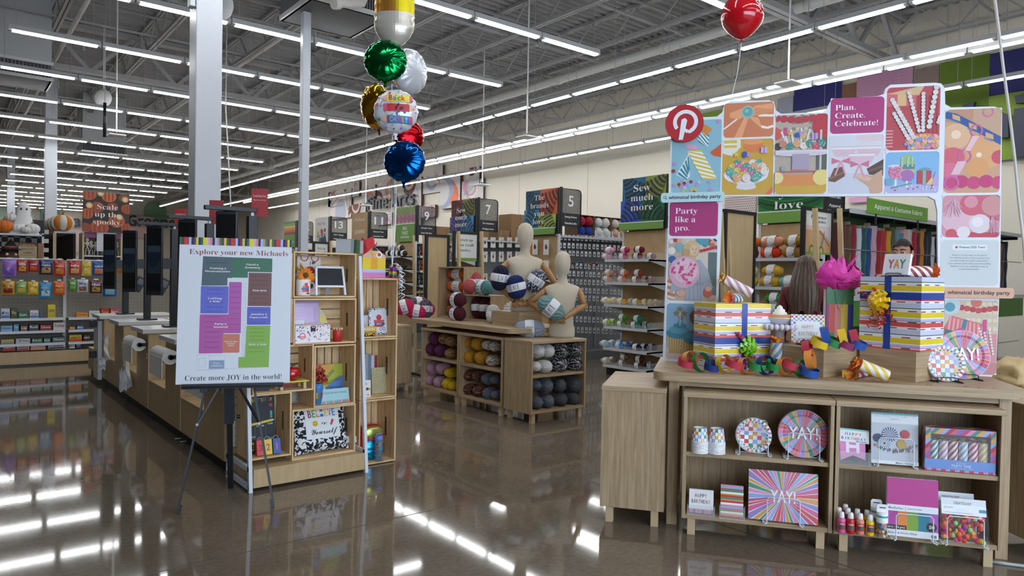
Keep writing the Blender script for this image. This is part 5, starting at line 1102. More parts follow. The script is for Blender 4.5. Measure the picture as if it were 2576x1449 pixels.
# top crate
def a_towel(p,w,h):
 p.ell(.55,.62,.2,M('#c23a36',.6));p.ell(.45,.63,.13,M('#cf4a42',.6));p.line([(.55,.78),(.56,.88)],.03,M('#5a3a24',.6));p.ell(.7,.85,.1,M('#2f6a45',.6),.04,rot=.6);p.txt('APPLE',.5,.58,.28,.06,M('#e7b23c',.6),'heavy','c')
 for x,y in((.3,.98),(.75,.97),(.9,.4),(.1,.3)):p.ell(x,y,.17,M('#c23a36',.6));p.ell(x,y,.13,M('#e6e0d8',.6))
 for x,y in((.88,.68),(.9,.6),(.8,.32),(.6,.22)):p.ell(x,y,.09,M('#2f6a45',.6),.05,rot=.8)
flat('towel','white tea towel printed with red apples, at the back of the top crate','towel',747,806,kk(95),4.60,c1[2],.0,a_towel,.003,M('#e6e1d9',.8))
cz=c1[2];mg=place(763,4.47,cz+.002);MG=thing('mug','white mug with stacked books print and pink handle in the top crate','mug',mg);b_=B();r,h=kk(17),kk(39);b_.lathe([(0,0),(r*.95,0),(r,.004),(r,h),(r*.93,h),(r*.9,.006),(0,.006)],M('#e4e4e4',.25,coat=.5),28);b_.obj('cup',MG)
b_=B();b_.tube([(r*.9,0,h*.82),(r*1.5,0,h*.78),(r*1.7,0,h*.5),(r*1.45,0,h*.25),(r*.9,0,h*.2)],.005,M('#d98a92',.3),8);b_.obj('handle',MG)
def wrapq(b_,r,a0,a1,z0,z1,m_,n=6):vs=[(r*cos(a0+(a1-a0)*i/n),r*sin(a0+(a1-a0)*i/n),z)for z in(z0,z1)for i in range(n+1)];b_.add(vs,[(i,i+1,n+2+i,n+1+i)for i in range(n)],m_,True)
b_=B();f=-pi/2
for a0,a1,z0,z1,c in((-.5,.5,.22,.36,'#c9534a'),(-.6,.45,.36,.48,'#3f6ea8'),(-.45,.5,.48,.6,'#d0575a'),(-.2,.25,.6,.78,'#c23a36'),(.1,.6,.1,.18,'#3a3c44')):wrapq(b_,r+.0006,f+a0,f+a1,h*z0,h*z1,M(c,.4))
b_.obj('printed_books',MG)
def sunflower(b_,c,R,d=(0,-1,.2),pet='#e08a1a'):
 d=V(d).normalized();x=d.orthogonal().normalized();y=d.cross(x);c=V(c)
 for ring,n in((1,15),(.8,12)):
  for k in range(n):
   a=2*pi*(k+ring)/n;e=x*cos(a)+y*sin(a);s_=d.cross(e);b_.add([c+e*R*.3-s_*R*.1,c+e*R*.7*ring+s_*R*.14+d*R*.1,c+e*R*ring+d*R*.05,c+e*R*.7*ring-s_*R*.14+d*R*.1,c+e*R*.3+s_*R*.1],[(0,4,1,2,3)],M(pet if k%3 else '#d9741a',.7))
 b_.ball(c+d*R*.08,R*.3,M('#6b4a1c',.9),12,8)
SF=thing('sunflower_bunch','orange sunflowers with yellow sprigs standing in the white mug','flowers',mg+V((0,0,h*.3)));b_=B();sunflower(b_,(.012,-.01,h*.95),kk(22));sunflower(b_,(.05,.0,h*.85),kk(12));b_.obj('flower',SF);b_=B();rnd=random.Random(6)
for k in range(30):a=rnd.uniform(.6,2.7);L=rnd.uniform(.05,.11);p0=V((-.01,.0,h*.7));p1=p0+V((-L*.4*rnd.uniform(-.3,1.4),rnd.uniform(-.02,.02),L*1.1));b_.tube([p0,(p0+p1)/2+V((.004,0,0)),p1],[.0015,.0025,.001],M(rnd.choice(['#8a8a2c','#c9a02c','#a3742c']),.8),5)
for k in range(4):b_.tube([(0,0,-h*.22),(.01*k,0,h*.8)],.002,M('#4f6a2c',.7),5)
b_.obj('sprigs',SF)
CE=thing('tabletop_chalkboard','small white framed chalkboard easel in the top crate','chalkboard',place(833,4.455,cz+.0045),tilt_face(0,.16));w,h=kk(78),kk(72);b_=B();fw_=.014
for x in(-w/2,w/2-fw_):b_.add([(x-.004*(1 if x<0 else-1),0,-.008),(x+fw_-.004*(1 if x<0 else-1),0,-.008),(x+fw_+.006*(1 if x<0 else-1),h,-.008),(x+.006*(1 if x<0 else-1),h,-.008),(x-.004*(1 if x<0 else-1),0,.006),(x+fw_-.004*(1 if x<0 else-1),0,.006),(x+fw_+.006*(1 if x<0 else-1),h,.006),(x+.006*(1 if x<0 else-1),h,.006)],[(3,2,1,0),(4,5,6,7),(0,1,5,4),(1,2,6,5),(2,3,7,6),(3,0,4,7)],M('#dfe2e6',.4))
b_.rbox(-w/2+.004,w/2-.004,h-.016,h,-.008,.006,M('#dfe2e6',.4));b_.rbox(-w/2+.004,w/2-.004,h*.26,h*.26+.015,-.008,.006,M('#dfe2e6',.4));b_.obj('frame',CE);b_=B();b_.box(-w/2+.014,w/2-.014,h*.3,h-.012,-.006,-.001,M('#1f2125',.7));b_.obj('slate',CE);b_=B();b_.bar((0,h*.5,-.01),(0,.01,-.07),.03,.004,M('#9a9ca0',.5));b_.obj('back_strut',CE)
# second crate
cz=c2[2];PB=thing('pencil_box','open white box printed with school supplies, lilac lid raised, second crate','keepsake box',place(789,4.425,cz+.001));w,h,d=kk(88),kk(44),.09;b_=B()
for a in((-w/2,w/2,0,.003,0,h),(-w/2,w/2,d-.003,d,0,h),(-w/2,-w/2+.003,0,d,0,h),(w/2-.003,w/2,0,d,0,h),(-w/2,w/2,0,d,0,.003)):b_.box(*a,M('#e5e3ea',.4))
b_.box(-w/2,w/2,-.001,.004,h-.006,h,M('#c9899c',.4));b_.obj('box_body',PB);b_=B();L=Matrix.Translation((0,d,h))@Matrix.Rotation(pi/2-.12,4,'X');b_.M=L;b_.box(-w/2,w/2*.72,0,kk(60),-.012,-.002,M('#c9a35c',.5));b_.z=-.001;b_.rect(-w/2+.004,.004,w/2*.72-.004,kk(57),M('#b49cc9',.2,coat=.5));b_.rect(-w/2+.02,.004,w*.18,kk(40),M('#c9a8d4',.2,coat=.5));b_.obj('lid',PB)
b_=B();b_.M=Matrix.Translation((0,-.0005,0))@Matrix.Rotation(pi/2,4,'X');p=Pic(b_,-w/2,0,w/2,h-.006,M('#e8e7ee',.4));rnd=random.Random(5)
for k in range(60):
 x,y,c=rnd.uniform(.02,.98),rnd.uniform(.05,.95),rnd.choice(['#c9343a','#e0c23c','#3f5f9c','#4f9a5c','#d98aa0','#7a3a5a','#e08a4a']);a=rnd.uniform(0,3);q=rnd.choice((.02,.05,.09))
 if k%3:p.line([(x,y),(x+q*cos(a),y+q*2*sin(a))],.018,M(c,.4))
 else:p.ell(x,y,.022,M(c,.4))
p.ell(.2,.4,.09,M('#d9707c',.4));p.ell(.2,.4,.06,M('#e8e7ee',.4));p.line([(.1,.36),(.3,.36)],.03,M('#d9707c',.4));b_.obj('school_print',PB);b_=B();b_.tube([(-.012,-.004,h*.6),(-.014,-.008,h*.9),(.014,-.008,h*.9),(.012,-.004,h*.6)],.003,BLACK,6);b_.cyl((0,-.01,h*.72),(0,0,h*.72),.012,DKGREY,n=12);b_.obj('clasp',PB)
def a_card(p,w,h):
 for k in range(3):p.txt(('READ, NOTE,','WRITE, DO','LEARN.')[k],.06,.7-.22*k,.8,.1,M('#5a5f7c',.5),'heavy')
flat('greeting_card','white note card sticking up out of the open pencil box','card',745,768,kk(46),4.46,cz+.02,.1,a_card,.002)
WP=thing('wooden_pencil','big pale yellow wooden pencil leaning in the second crate','pencil ornament',place(826,4.53,cz+.003),(pi/2-.1,-.28,0));b_=B();w,h=kk(26),kk(88);slab(b_,[(-w/2,0),(w/2,0),(w/2,h*.72),(-w/2,h*.72)],-.012,0,M('#e0d27c',.6),M('#e0d27c',.6));slab(b_,[(-w/2,h*.72),(w/2,h*.72),(w*.08,h),(-w*.08,h)],-.012,0,M('#d5cbb2',.6),M('#d5cbb2',.6));b_.obj('pencil_body',WP)
RP=thing('pencil_pot','red scalloped pencil pot right of the printed box','pot',place(851,4.44,cz+.001));b_=B();r,h=kk(11.5),kk(36);b_.lathe([(0,0),(r,0),(r,h*.85),(r*.85,h*.88),(r*.85,.01),(0,.01)],M('#bf2f2a',.5),10);b_.obj('pot',RP);b_=B()
for k in range(10):a=2*pi*(k+.5)/10;b_.ball((r*.94*cos(a),r*.94*sin(a),h*.85),(.006,.006,.009),M('#d9c39a',.6),8,6)
b_.obj('pot_rim',RP);b_=B();b_.ball((0,0,h*.95),(r*.8,r*.8,h*.25),PVC,12,8);b_.obj('clear_wrap',RP)
# apple crate
cz=c4[2];TY=thing('yellow_tray','small yellow riser tray on pale wooden feet under the red apple jar','tray',place(733,4.48,cz+.0005));b_=B();w=kk(74);b_.rbox(-w/2,w/2,-.07,.06,.045,.055,M('#d9c65a',.5));b_.obj('tray_top',TY)
for x in(-w*.38,w*.38):
 for y in(-.05,.04):b_=B();b_.rbox(x-.01,x+.01,y-.01,y+.01,0,.045,STICK,.001);b_.obj('foot',TY)
AP=thing('apple_jar','shiny red glass apple jar on the yellow tray','jar',place(736,4.465,cz+.0555));b_=B();r=kk(20.5);RG=M('#b50f17',.06,coat=.8)
b_.lathe([(0,.004),(r*.3,0),(r*.7,.01),(r*.98,r*.55),(r,r*.85),(r*.9,r*1.25),(r*.6,r*1.52),(r*.3,r*1.5),(.0,r*1.38)],RG,30);b_.obj('apple_body',AP);b_=B();b_.tube([(0,0,r*1.38),(.002,0,r*1.6),(.008,0,r*1.8)],.0025,M('#4a2a1c',.6),6);b_.ball((.014,0,r*1.72),(.014,.006,.005),M('#3a5a2c',.5),8,6);b_.obj('stem',AP)
CB_=thing('cellophane_bag','clear bag of red sweets behind the red apple jar','gift bag',place(722,4.56,cz));b_=B();b_.ball((0,0,.06),(.055,.035,.06),M('#c9504c',.6),14,10,lambda d:1+.15*noise.noise(d*4));b_.obj('sweets',CB_);b_=B();b_.lathe([(.06,0),(.062,.1),(.03,.15),(.055,.2)],PVC,14);b_.obj('clear_bag',CB_)
# rainbow sign crate
cz=c5[2]
def a_strong(p,w,h):
 o=(.0,.18)
 for k,(a0,a1,c)in enumerate(((100,74,'#cf5350'),(74,50,'#d9a545'),(50,26,'#a9b53c'),(26,4,'#4f7fc4'),(4,-20,'#a9a6d9'),(-20,-55,'#a8475c'))):
  p.pg([o,(o[0]+2*cos(radians(a0)),o[1]+.1+2*sin(radians(a0))),(o[0]+2*cos(radians(a1)),o[1]+.1+2*sin(radians(a1)))],M(c,.5))
 p.ell(0,.2,.36,M('#e6e0d0',.5));p.txt('I AM',.02,.16,.28,.11,BLACK,'heavy');z=p.b.z
 for s_,x,y,a,w_ in(('STRONG',.34,.55,.75,.42),('HONEST',.42,.42,.4,.5),('BRAVE',.46,.27,.0,.44),('CONFIDENT',.42,.18,-.25,.56),('HELPFUL',.34,.06,-.55,.4)):
  M0=p.b.M;p.b.M=M0@Matrix.Translation((p.x+x*p.w,p.y+y*p.h,0))@Matrix.Rotation(a,4,'Z');p.b.txt(s_,0,0,w_*p.w*.95,p.h*.085,M('#3a3a40',.5),'heavy');p.b.M=M0
ws=flat('word_sign','framed rainbow sign reading STRONG HONEST BRAVE CONFIDENT','sign',798,874,kk(90),4.56,cz,.08,a_strong,.01,M('#9d9488',.6))
FV=thing('flower_vase','blue crayon vase with dark red dahlia blooms in front of the rainbow sign','vase',place(803,4.45,cz+.001));b_=B();r,h=kk(13),kk(52);b_.lathe([(0,0),(r*.8,0),(r*.85,h*.5),(r,h*.8),(r*.95,h),(r*.8,h),(0,h*.5)],M('#3f7db5',.4),20)
b_.obj('vase_body',FV);b_=B()
for k in range(6):a=-pi/2-1.2+.48*k;wrapq(b_,r*.9,a,a+.3,h*.3,h*.58,M(['#b5302c','#d9a02c','#2f7a4c','#b5302c'][k%4],.5),2)
b_.obj('crayon_print',FV);b_=B();rnd=random.Random(12)
for c,R in(((-.002,-.01,h*1.35),kk(19)),((.03,.0,h*1.2),kk(15)),((.02,.01,h*1.55),kk(13)),((.045,-.01,h*1.02),kk(9))):
 for k in range(46):
  d=V((rnd.gauss(0,1),rnd.gauss(0,1),rnd.gauss(0,1))).normalized();s_=d.orthogonal().normalized();u=d.cross(s_);cc=V(c);q=R*rnd.uniform(.7,1.05);b_.add([cc+d*q*.4,cc+d*q*.8+s_*R*.22,cc+d*q,cc+d*q*.8-s_*R*.22+u*R*.1],[(0,1,2,3)],M(rnd.choice(['#6b1424','#8c1a2c','#a82a2a','#c9541c'])if c[0]<.04 else rnd.choice(['#c9541c','#d9741c']),.8))
b_.obj('blooms',FV)
def a_crayon(p,w,h):
 p.txt('EVERY COLOR HAS A PLACE',.5,.66,.84,.12,M('#3a4a5a',.5),'heavy','c')
 for k in range(26):x=k/26+.004;c=M(['#cf3d5c','#e0a03c','#3f7fae','#4f9a5c','#7a5aa8','#c9543c'][k%6],.5);p.rect(x,0,x+.026,.14,c);p.pg([(x,.14),(x+.026,.14),(x+.013,.24)],c)
p_=flat('card_strip_pack','pale blue crayon card pack in film, front of the rainbow sign crate','paper pack',801,884,kk(36),4.425,cz,.25,a_crayon,.006,M('#9cc9cf',.45));film(p_,kk(86),kk(38))
# chalkboard crate
cz=c6[2]
def a_chalk(p,w,h):
 g=M('#6d7c8c',.6);p.line([(.1,.93),(.5,.9),(.9,.95)],.06,g);p.line([(.1,.86),(.5,.83),(.9,.88)],.02,g);p.pg([(.85,.98),(1,.94),(.95,.9),(1,.86),(.87,.88)],g)
 for k,ch in enumerate('FIRST DAY OF'):
  if ch!=' ':p.txt(ch,.06+.072*k,.785,.055,.05,M(['#cf3d3a','#e6c23c','#4f9a5c','#d98a3c','#3f7fae'][k%5],.6),'heavy')
 p.ell(.86,.72,.07,M('#b5383a',.6));p.rect(.81,.56,.9,.63,M('#4fa0a8',.6));p.rect(.81,.52,.9,.57,M('#4f9a5c',.6));p.star(.06,.62,.07,M('#d9c23c',.6));p.pg([(0,.455),(.86,.5),(.98,.49),(.86,.465),(0,.42)],M('#d9c23c',.6));p.pg([(.88,.5),(.99,.49),(.88,.466)],M('#d9cbb2',.6))
 for x in(.22,.62):p.line([(x,.08),(x,.42)],.008,g)
 p.line([(0,.22),(1,.22)],.008,g);w_=M('#d6dade',.6);p.txt('MY TEACHER',.28,.4,.28,.025,w_,'heavy');p.txt('I LOVE',.7,.42,.2,.025,w_,'heavy');p.txt('YEARS OLD',.02,.24,.2,.025,w_,'heavy');p.txt('I WANT TO BE',.28,.185,.3,.025,w_,'heavy');p.txt('FAVORITE',.66,.19,.26,.025,w_,'heavy');p.rect(.03,.05,.16,.17,M('#d9c23c',.6));p.rect(.05,.065,.14,.14,M('#23262c',.6))
flat('school_chalkboard','tall black FIRST DAY OF school board leaning in the lower left crate','chalkboard',634,700,kk(152),4.52,cz,.14,a_chalk,.006,M('#23262c',.6))
FC=thing('number_cards','red, yellow and blue number flip cards in front of the school board','flash cards',place(680,4.43,cz+.001),(pi/2-.2,0,0));k=kk(1)
for i,(x,c,n_,c2_)in enumerate(((-16,'#c93a3c','3','#8c2a2c'),(1,'#dcbb2f','2','#b03a7c'),(21,'#33579c','1','#cf5a9c'))):
 b_=B();b_.rbox((x-9)*k,(x+9)*k,2*k,37*k,-.03+.004*i,.004*i,M(c,.45),.001);b_.z=.004*i+.0004;b_.txt(n_,(x-5)*k,12*k,9*k,15*k,M(c2_,.5),'heavy');b_.obj('number_card',FC)
 b_=B();b_.tube([((x+6*cos(t))*k,(38+6*sin(t))*k,-.01)for t in[2*pi*q/12 for q in range(12)]],.0012,STEEL,5,True);b_.obj('binder_ring',FC)
 # pillow
def pillow(loc,w,h,th,label):
 t_=thing('pillow',label,'pillow',loc,tilt_face(0,.28));mm,t2,bb=nodes('composition_book_print',.85);tc=N(t2,'ShaderNodeTexCoord');nz=N(t2,'ShaderNodeTexNoise',Scale=46,Detail=1,Distortion=.6);t2 .links.new(tc.outputs['Object'],nz.inputs['Vector']);rp=ramp(t2,[(.50,'#14161c'),(.52,'#dfe1e4')]);rp.color_ramp.interpolation='LINEAR';t2 .links.new(nz.outputs['Fac'],rp.inputs[0]);t2 .links.new(rp.outputs[0],bb.inputs['Base Color'])
 f=lambda u,v:(1-(2*u-1)**4)*(1-(2*v-1)**4);sx=lambda u,v:(u-.5)*w*(1-.06*(1-(2*v-1)**2));sy=lambda u,v:h*.5+(v-.5)*h*(1-.06*(1-(2*u-1)**2))
 b_=B();b_.grid(lambda u,v:(sx(u,v),sy(u,v),th*f(u,v)**.6),20,20,mm);b_.grid(lambda u,v:(sx(1-u,v),sy(1-u,v),-th*f(u,v)**.6),20,20,mm);b_.obj('cushion',t_)
 pz_=lambda x,y:th*f(x/w+.5,y/h)**.6+.0025;b_=B();P_=M('#dcdfe2',.8);b_.grid(lambda u,v:((u-.5)*w*.62,h*(.28+.66*v),pz_((u-.5)*w*.62,h*(.28+.66*v))),14,14,P_);b_.obj('white_patch',t_)
 b_=B()
 def puttxt(s,x,y,ww,hh,m_,st):
  vs,fs,bw=glyphs(s,st);q=ww/bw;b_.add([(x+a*q,y+c*hh/.7,pz_(x+a*q,y+c*hh/.7)+.0015)for a,c in vs],fs,m_)
 for i,ch in enumerate('BELIEVE'):puttxt(ch,w*(-.25+.073*i),h*.73,w*.058,h*.15,M(['#8c2458','#4f9a3c','#d9742c','#3f6fb5','#e0c02c','#a8245c','#3f7fae'][i],.7),'heavy')
 puttxt('in',-w*.03,h*.56,w*.11,h*.085,M('#1c2028',.7),'script');puttxt('Yourself',-w*.22,h*.37,w*.48,h*.12,M('#1c2028',.7),'script')
 vs=[(-w*.14+w*.05*cos(q),h*.6+w*.05*sin(q))for q in[2*pi*i/20 for i in range(20)]];b_.add([(x,y,pz_(x,y)+.001)for x,y in vs],[list(range(20))],M('#e6bf2c',.7))
 for x,y,a,c in((-.158,.625,.007,.016),(-.122,.625,.007,.016)):b_.add([(w*x+w*a*cos(q),h*y+h*c*sin(q),pz_(w*x,h*y)+.002)for q in[2*pi*i/8 for i in range(8)]],[tuple(range(8))],BLACK)
 sm_=[(-w*.14+w*.028*cos(q),h*.595+w*.028*sin(q),pz_(-w*.14,h*.59)+.002)for q in[pi+pi*i/8 for i in range(9)]];b_.tube(sm_,.0012,BLACK,5)
 b_.add([(w*.13,h*.545,pz_(w*.13,h*.545)+.002),(w*.16,h*.53,pz_(w*.16,h*.53)+.002),(w*.21,h*.64,pz_(w*.21,h*.64)+.002),(w*.17,h*.66,pz_(w*.17,h*.66)+.002)],[(0,1,2,3)],M('#c23a4c',.7));b_.obj('embroidered_words',t_)
 b_=B();b_.add([(w*.47,h*.12,-.01),(w*.66,h*.1,.0),(w*.66,h*.23,.004),(w*.47,h*.26,-.008)],[(0,1,2,3)],M('#d5d8db',.6));b_.obj('hang_tag',t_)
pillow(place(817,4.455,c7[2]+.004),kk(141),kk(116),.05,'black and white speckled pillow with BELIEVE patch in the lowest right crate')
# side crates
cz=r1[2]
def a_clip(p,w,h):
 p.rect(.0,.0,1,1,M('#dfe2e8',.5));rnd=random.Random(3);p.b.dz=8e-6
 for k in range(220):
  e=rnd.choice((0,1,2,3));t_=rnd.random();q=rnd.uniform(0,.085);x,y=((t_,q*.8),(t_,1-q*.8),(q,t_),(1-q,t_))[e];p.ell(x,y,rnd.uniform(.012,.026),M('#1a1c22',.5),rnd.uniform(.01,.022),n=7)
 for k in range(14):p.rect(.12,.1+.06*k,.88,.108+.06*k,M('#9aa6c9',.5))
 p.ell(.5,.64,.13,M('#c0342f',.5));p.rect(.24,.44,.76,.55,M('#c9505a',.5));p.rect(.28,.35,.78,.44,M('#33547c',.5));p.rect(.2,.28,.72,.35,M('#a8455c',.5));p.txt('BEST',.5,.375,.26,.045,WHITE,'heavy','c')
 for x in(.58,.74):p.ell(x,.2,.07,M('#2c2e36',.5));p.ell(x,.2,.05,M('#dfe2e8',.5))
cb=flat('clipboard','speckled clipboard with apple and books print in the upper side crate','clipboard',931,981,kk(68)*1.03,4.60,cz,.1,a_clip,.004,M('#1f2126',.6));b_=B();b_.rbox(-.02,.02,kk(66),kk(70),0,.006,STEEL,.001);b_.cyl((0,kk(71),.003),(0,kk(73),.003),.007,STEEL,n=10);b_.obj('metal_clip',cb)
TB=thing('toy_bus','small yellow wooden school bus in front of the clipboard','toy bus',place(933,4.49,cz+.001));w,h=kk(38),kk(26);b_=B();YB_=M('#dca51c',.4);b_.rbox(-w/2,w/2,0,.03,h*.14,h*.95,YB_,.003);b_.rbox(-w/2*1.0,w/2*.62,.001,.029,h*.9,h,M('#e0ad24',.4),.003);b_.obj('bus_body',TB)
for k in range(6):b_=B();x=-w*.44+w*.135*k;b_.box(x,x+w*.1,-.001,.031,h*.6,h*.82,M('#c9cfd2',.3));b_.obj('bus_window',TB)
b_=B();b_.box(-w*.5,w*.5,-.0012,.0312,h*.42,h*.46,BLACK);b_.box(-w*.5,w*.5,-.0012,.0312,h*.3,h*.33,BLACK);b_.obj('black_stripe',TB)
for x in(-w*.3,w*.26):b_=B();b_.cyl((x,-.003,h*.16),(x,.033,h*.16),h*.16,BLACK,n=18);b_.cyl((x,-.004,h*.16),(x,-.003,h*.16),h*.07,LTGREY,n=12);b_.obj('wheel',TB)
GVs=thing('grey_vase','grey ceramic jar half hidden at the left of the upper side crate','vase',place(916,4.58,cz));b_=B();r=kk(12);b_.lathe([(0,0),(r,0),(r,kk(52)),(r*.9,kk(54)),(0,kk(50))],M('#b9bdc4',.4),20);b_.obj('jar',GVs)
cz=r2[2]
def a_foil(p,w,h):
 rnd=random.Random(2);p.b.dz=8e-6
 for k in range(420):p.ell(rnd.random(),rnd.random(),.016,M(rnd.choice(['#d9c48c','#a9cf9a','#7fc9a0','#e0a98c','#d9d9a0','#c9b09c','#b5d98c']),.2,.4),n=5)
flat('glitter_notebook','iridescent glitter notebook standing in the middle side crate','notebook',940,986,kk(69),4.60,cz,.08,a_foil,.014,M('#c9c09c',.3,.5))
b_=B();t_=thing('desk_organizer','white patterned paper organiser in the middle side crate','organizer',place(921,4.50,cz+.001));w,h=kk(36),kk(44);b_.rbox(-w/2,w/2,0,.06,0,h,M('#e0dfe0',.5),.001);b_.obj('box_body',t_);b_=B();b_.M=Matrix.Translation((0,-.0004,0))@Matrix.Rotation(pi/2,4,'X');rnd=random.Random(8)
for k in range(18):b_.ell(rnd.uniform(-.45,.45)*w,rnd.uniform(.05,.95)*h,.004,.007,M(rnd.choice(['#c0343c','#3a3c44','#d9a02c']),.5),n=8,rot=rnd.uniform(0,3))
b_.ell(w*.22,h*.5,.011,.011,M('#c9a53c',.3,.8));b_.ell(w*.22,h*.5,.006,.006,BLACK);b_.obj('print',t_)
for k,c in enumerate(('#4a5560','#8c97a3','#6b7885','#b9c0c9','#8c2436')):
 t_=thing('folder',('dark slate folder','pale grey folder','mid grey folder','silver folder','dark red folder')[k]+' standing behind the patterned organiser','folder',place(910+8*k,4.575+.018*k,cz+.001));b_=B();b_.rbox(-.035,.035,0,.012,0,kk(112-3*k),M(c,.45),.001);b_.obj('cover',t_)
cz=r3[2]
BP=thing('backpack','red and metallic blue puffy children backpack in the lowest side crate','backpack',place(938,4.60,cz+.001));k=kk(1)*1.02;b_=B()
def bpk(d):return 1
def superbox(b_,c,r,m_,p=3.2,nu=28,nv=18,fn=None):
 vs=[]
 for j in range(nv+1):
  for i in range(nu):
   a,bb=2*pi*i/nu,pi*j/nv;d=(sin(bb)*cos(a),cos(bb)*1.0,sin(bb)*sin(a));q=(abs(d[0])**p+abs(d[1])**p+abs(d[2])**p)**(-1/p);kq=fn(d)if fn else 1;vs.append((c[0]+d[0]*q*r[0]*kq,c[1]+d[2]*q*r[1]*kq,c[2]+d[1]*q*r[2]))
 b_.add(vs,[(j*nu+i,(j+1)*nu+i,(j+1)*nu+(i+1)%nu,j*nu+(i+1)%nu)for j in range(nv)for i in range(nu)],m_,True)
superbox(b_,(0,0,44*k),(34*k,.05,44*k),M('#b02028',.5));b_.obj('back_shell',BP);b_=B();BM=M('#1f8fb8',.22,.75)
superbox(b_,(0,-.04,27*k),(29*k,.035,28*k),BM,3,30,40,lambda d:1+.05*abs(sin(d[1]*8)));b_.obj('blue_pocket',BP);b_=B();superbox(b_,(0,-.035,68*k),(28*k,.028,17*k),M('#b9c46c',.22,.7),2.6,24,20,lambda d:1+.05*sin(d[0]*14));b_.obj('gold_flap',BP);b_=B();b_.tube([(-30*k,-.045,55*k),(0,-.065,52*k),(30*k,-.045,55*k)],.008,M('#c0222c',.4),8);b_.obj('red_zip',BP)
WB=thing('water_bottle','clear patterned water bottle with lilac lid in the lowest side crate','water bottle',place(959,4.50,cz+.001));b_=B();r,h=kk(11.5),kk(70);b_.lathe([(0,0),(r,0),(r,h*.72),(r*.8,h*.76),(r*.8,h*.78)],M('#8fa9b5',.08,alpha=.35),24);b_.obj('bottle_body',WB);b_=B();b_.lathe([(r*.95,h*.76),(r*1.0,h*.78),(r,h*.9),(r*.85,h*.93),(0,h*.93)],M('#6f7fc4',.4),20);b_.tube([(-r*.7,0,h*.92),(-r*.6,0,h*1.0),(r*.6,0,h*1.0),(r*.7,0,h*.92)],.004,M('#6f7fc4',.4),6);b_.obj('lid',WB);b_=B();rnd=random.Random(4)
for q in range(34):a,z=rnd.uniform(0,6.28),rnd.uniform(.06,.68)*h;wrapq(b_,r+.0006,a,a+.5,z,z+r*.5,M(rnd.choice(['#3f5fb0','#d9c23c','#c9443c','#4f9a8c','#4a4f5c']),.4),3)
b_.obj('stickers',WB)
# ---- on top of the side crates: pencil gift bag, balloon weight
zt2=1.319;pb=place(941,4.53,zt2);k=kk(1)
GBp=thing('gift_bag','pencil shaped yellow gift bag with red tissue on top of the side crates','gift bag',pb,.0);b_=B();w=66*k;bd=.06;Lg=Matrix.Rotation(pi/2,4,'X');out=[(-w/2,0),(w/2,0),(w/2,58*k),(w*.3,66*k),(4*k,78*k),(-4*k,78*k),(-w*.3,66*k),(-w/2,58*k)]
b_.M=Lg;slab(b_,out,-.004,0,M('#dfc42c',.5),M('#c9a41c',.5));b_.M=Matrix();b_.box(-w/2,w/2,.004,bd,0,56*k,M('#d9b926',.5));b_.obj('bag_body',GBp);b_=B();b_.M=Lg;b_.z=.0004
for y0,y1,c in((0,13,'#d17ab8'),(13,16,'#aab3dc'),(16,22,'#b9bfe2')):b_.rect(-w/2,y0*k,w/2,y1*k,M(c,.5))
b_.rect(-w*.14,22*k,w*.14,58*k,M('#dfa01e',.5));b_.pg([(-w/2,52*k),(w/2,52*k),(w/2,58*k),(w*.3,66*k),(6*k,77*k),(-6*k,77*k),(-w*.3,66*k),(-w/2,58*k)],M('#d9a99c',.5));b_.pg([(-11*k,70*k),(11*k,70*k),(4*k,78*k),(-4*k,78*k)],BLACK);b_.ell(14*k,60*k,9*k,9*k,M('#e4e2e2',.5));b_.ell(14*k,60*k,5*k,4.5*k,M('#c9343c',.5))
b_.obj('pencil_print',GBp);b_=B();strip(b_,lambda t:((-14+16*t)*k,-.004,(72-26*t*t+4*sin(6*t))*k),10,2.5*k,M('#dcb81c',.5),lambda t:(1,0,.4));strip(b_,lambda t:((-14+26*t)*k,-.005,(66-4*sin(3*t))*k),10,2.5*k,M('#dcb81c',.5),lambda t:(.2,0,1));b_.obj('ribbon',GBp)
def tissue(b_,c,w,d,h,m1,m2,seed,n=9,skew=0):
 rnd=random.Random(seed)
 for q in range(n):
  a0=-pi+2*pi*q/n+rnd.uniform(-.2,.2);R=rnd.uniform(.75,1.1);Z=h*rnd.uniform(.45,1);wv=rnd.uniform(.9,1.5);ph=rnd.uniform(0,6)
  def fn(u,v):s_=(u-.5)*2;r_=(.25+.75*v**.8)*R;q_=a0+s_*wv*.5;return V((c[0]+w*r_*cos(q_)+skew*v+.06*w*sin(5*u+7*v+ph),c[1]+d*r_*sin(q_),c[2]+Z*(v-.25*abs(s_)**1.5*v)+.05*h*sin(9*u+4*v+ph)))
  b_.grid(fn,7,7,m1 if q%3 else m2)
b_=B();tissue(b_,(-14*k,.03,52*k),24*k,.035,58*k,M('#c0222c',.6,sheen=.2),M('#ce323a',.6),3,10);b_.obj('tissue_paper',GBp)
BWt=thing('balloon_weight','small rainbow foil balloon weight with gold tinsel beside pencil gift bag','balloon weight',place(988,4.50,zt2));b_=B();cs=['#c92a3a','#2f5fb0','#3f9a4c','#e0a82c','#c9c23c','#7a3a9c'];pr=[]
for i in range(8):b_.lathe([(9.5*k-i*.0002,i*3.4*k),(10.5*k,i*3.4*k+1.7*k),(9.5*k,(i+1)*3.4*k)],M(cs[i%6],.2,.8),16)
b_.lathe([(9*k,27*k),(0,27*k)],M('#c9a83c',.3,.8),12);b_.obj('foil_bundle',BWt);b_=B();rnd=random.Random(3)
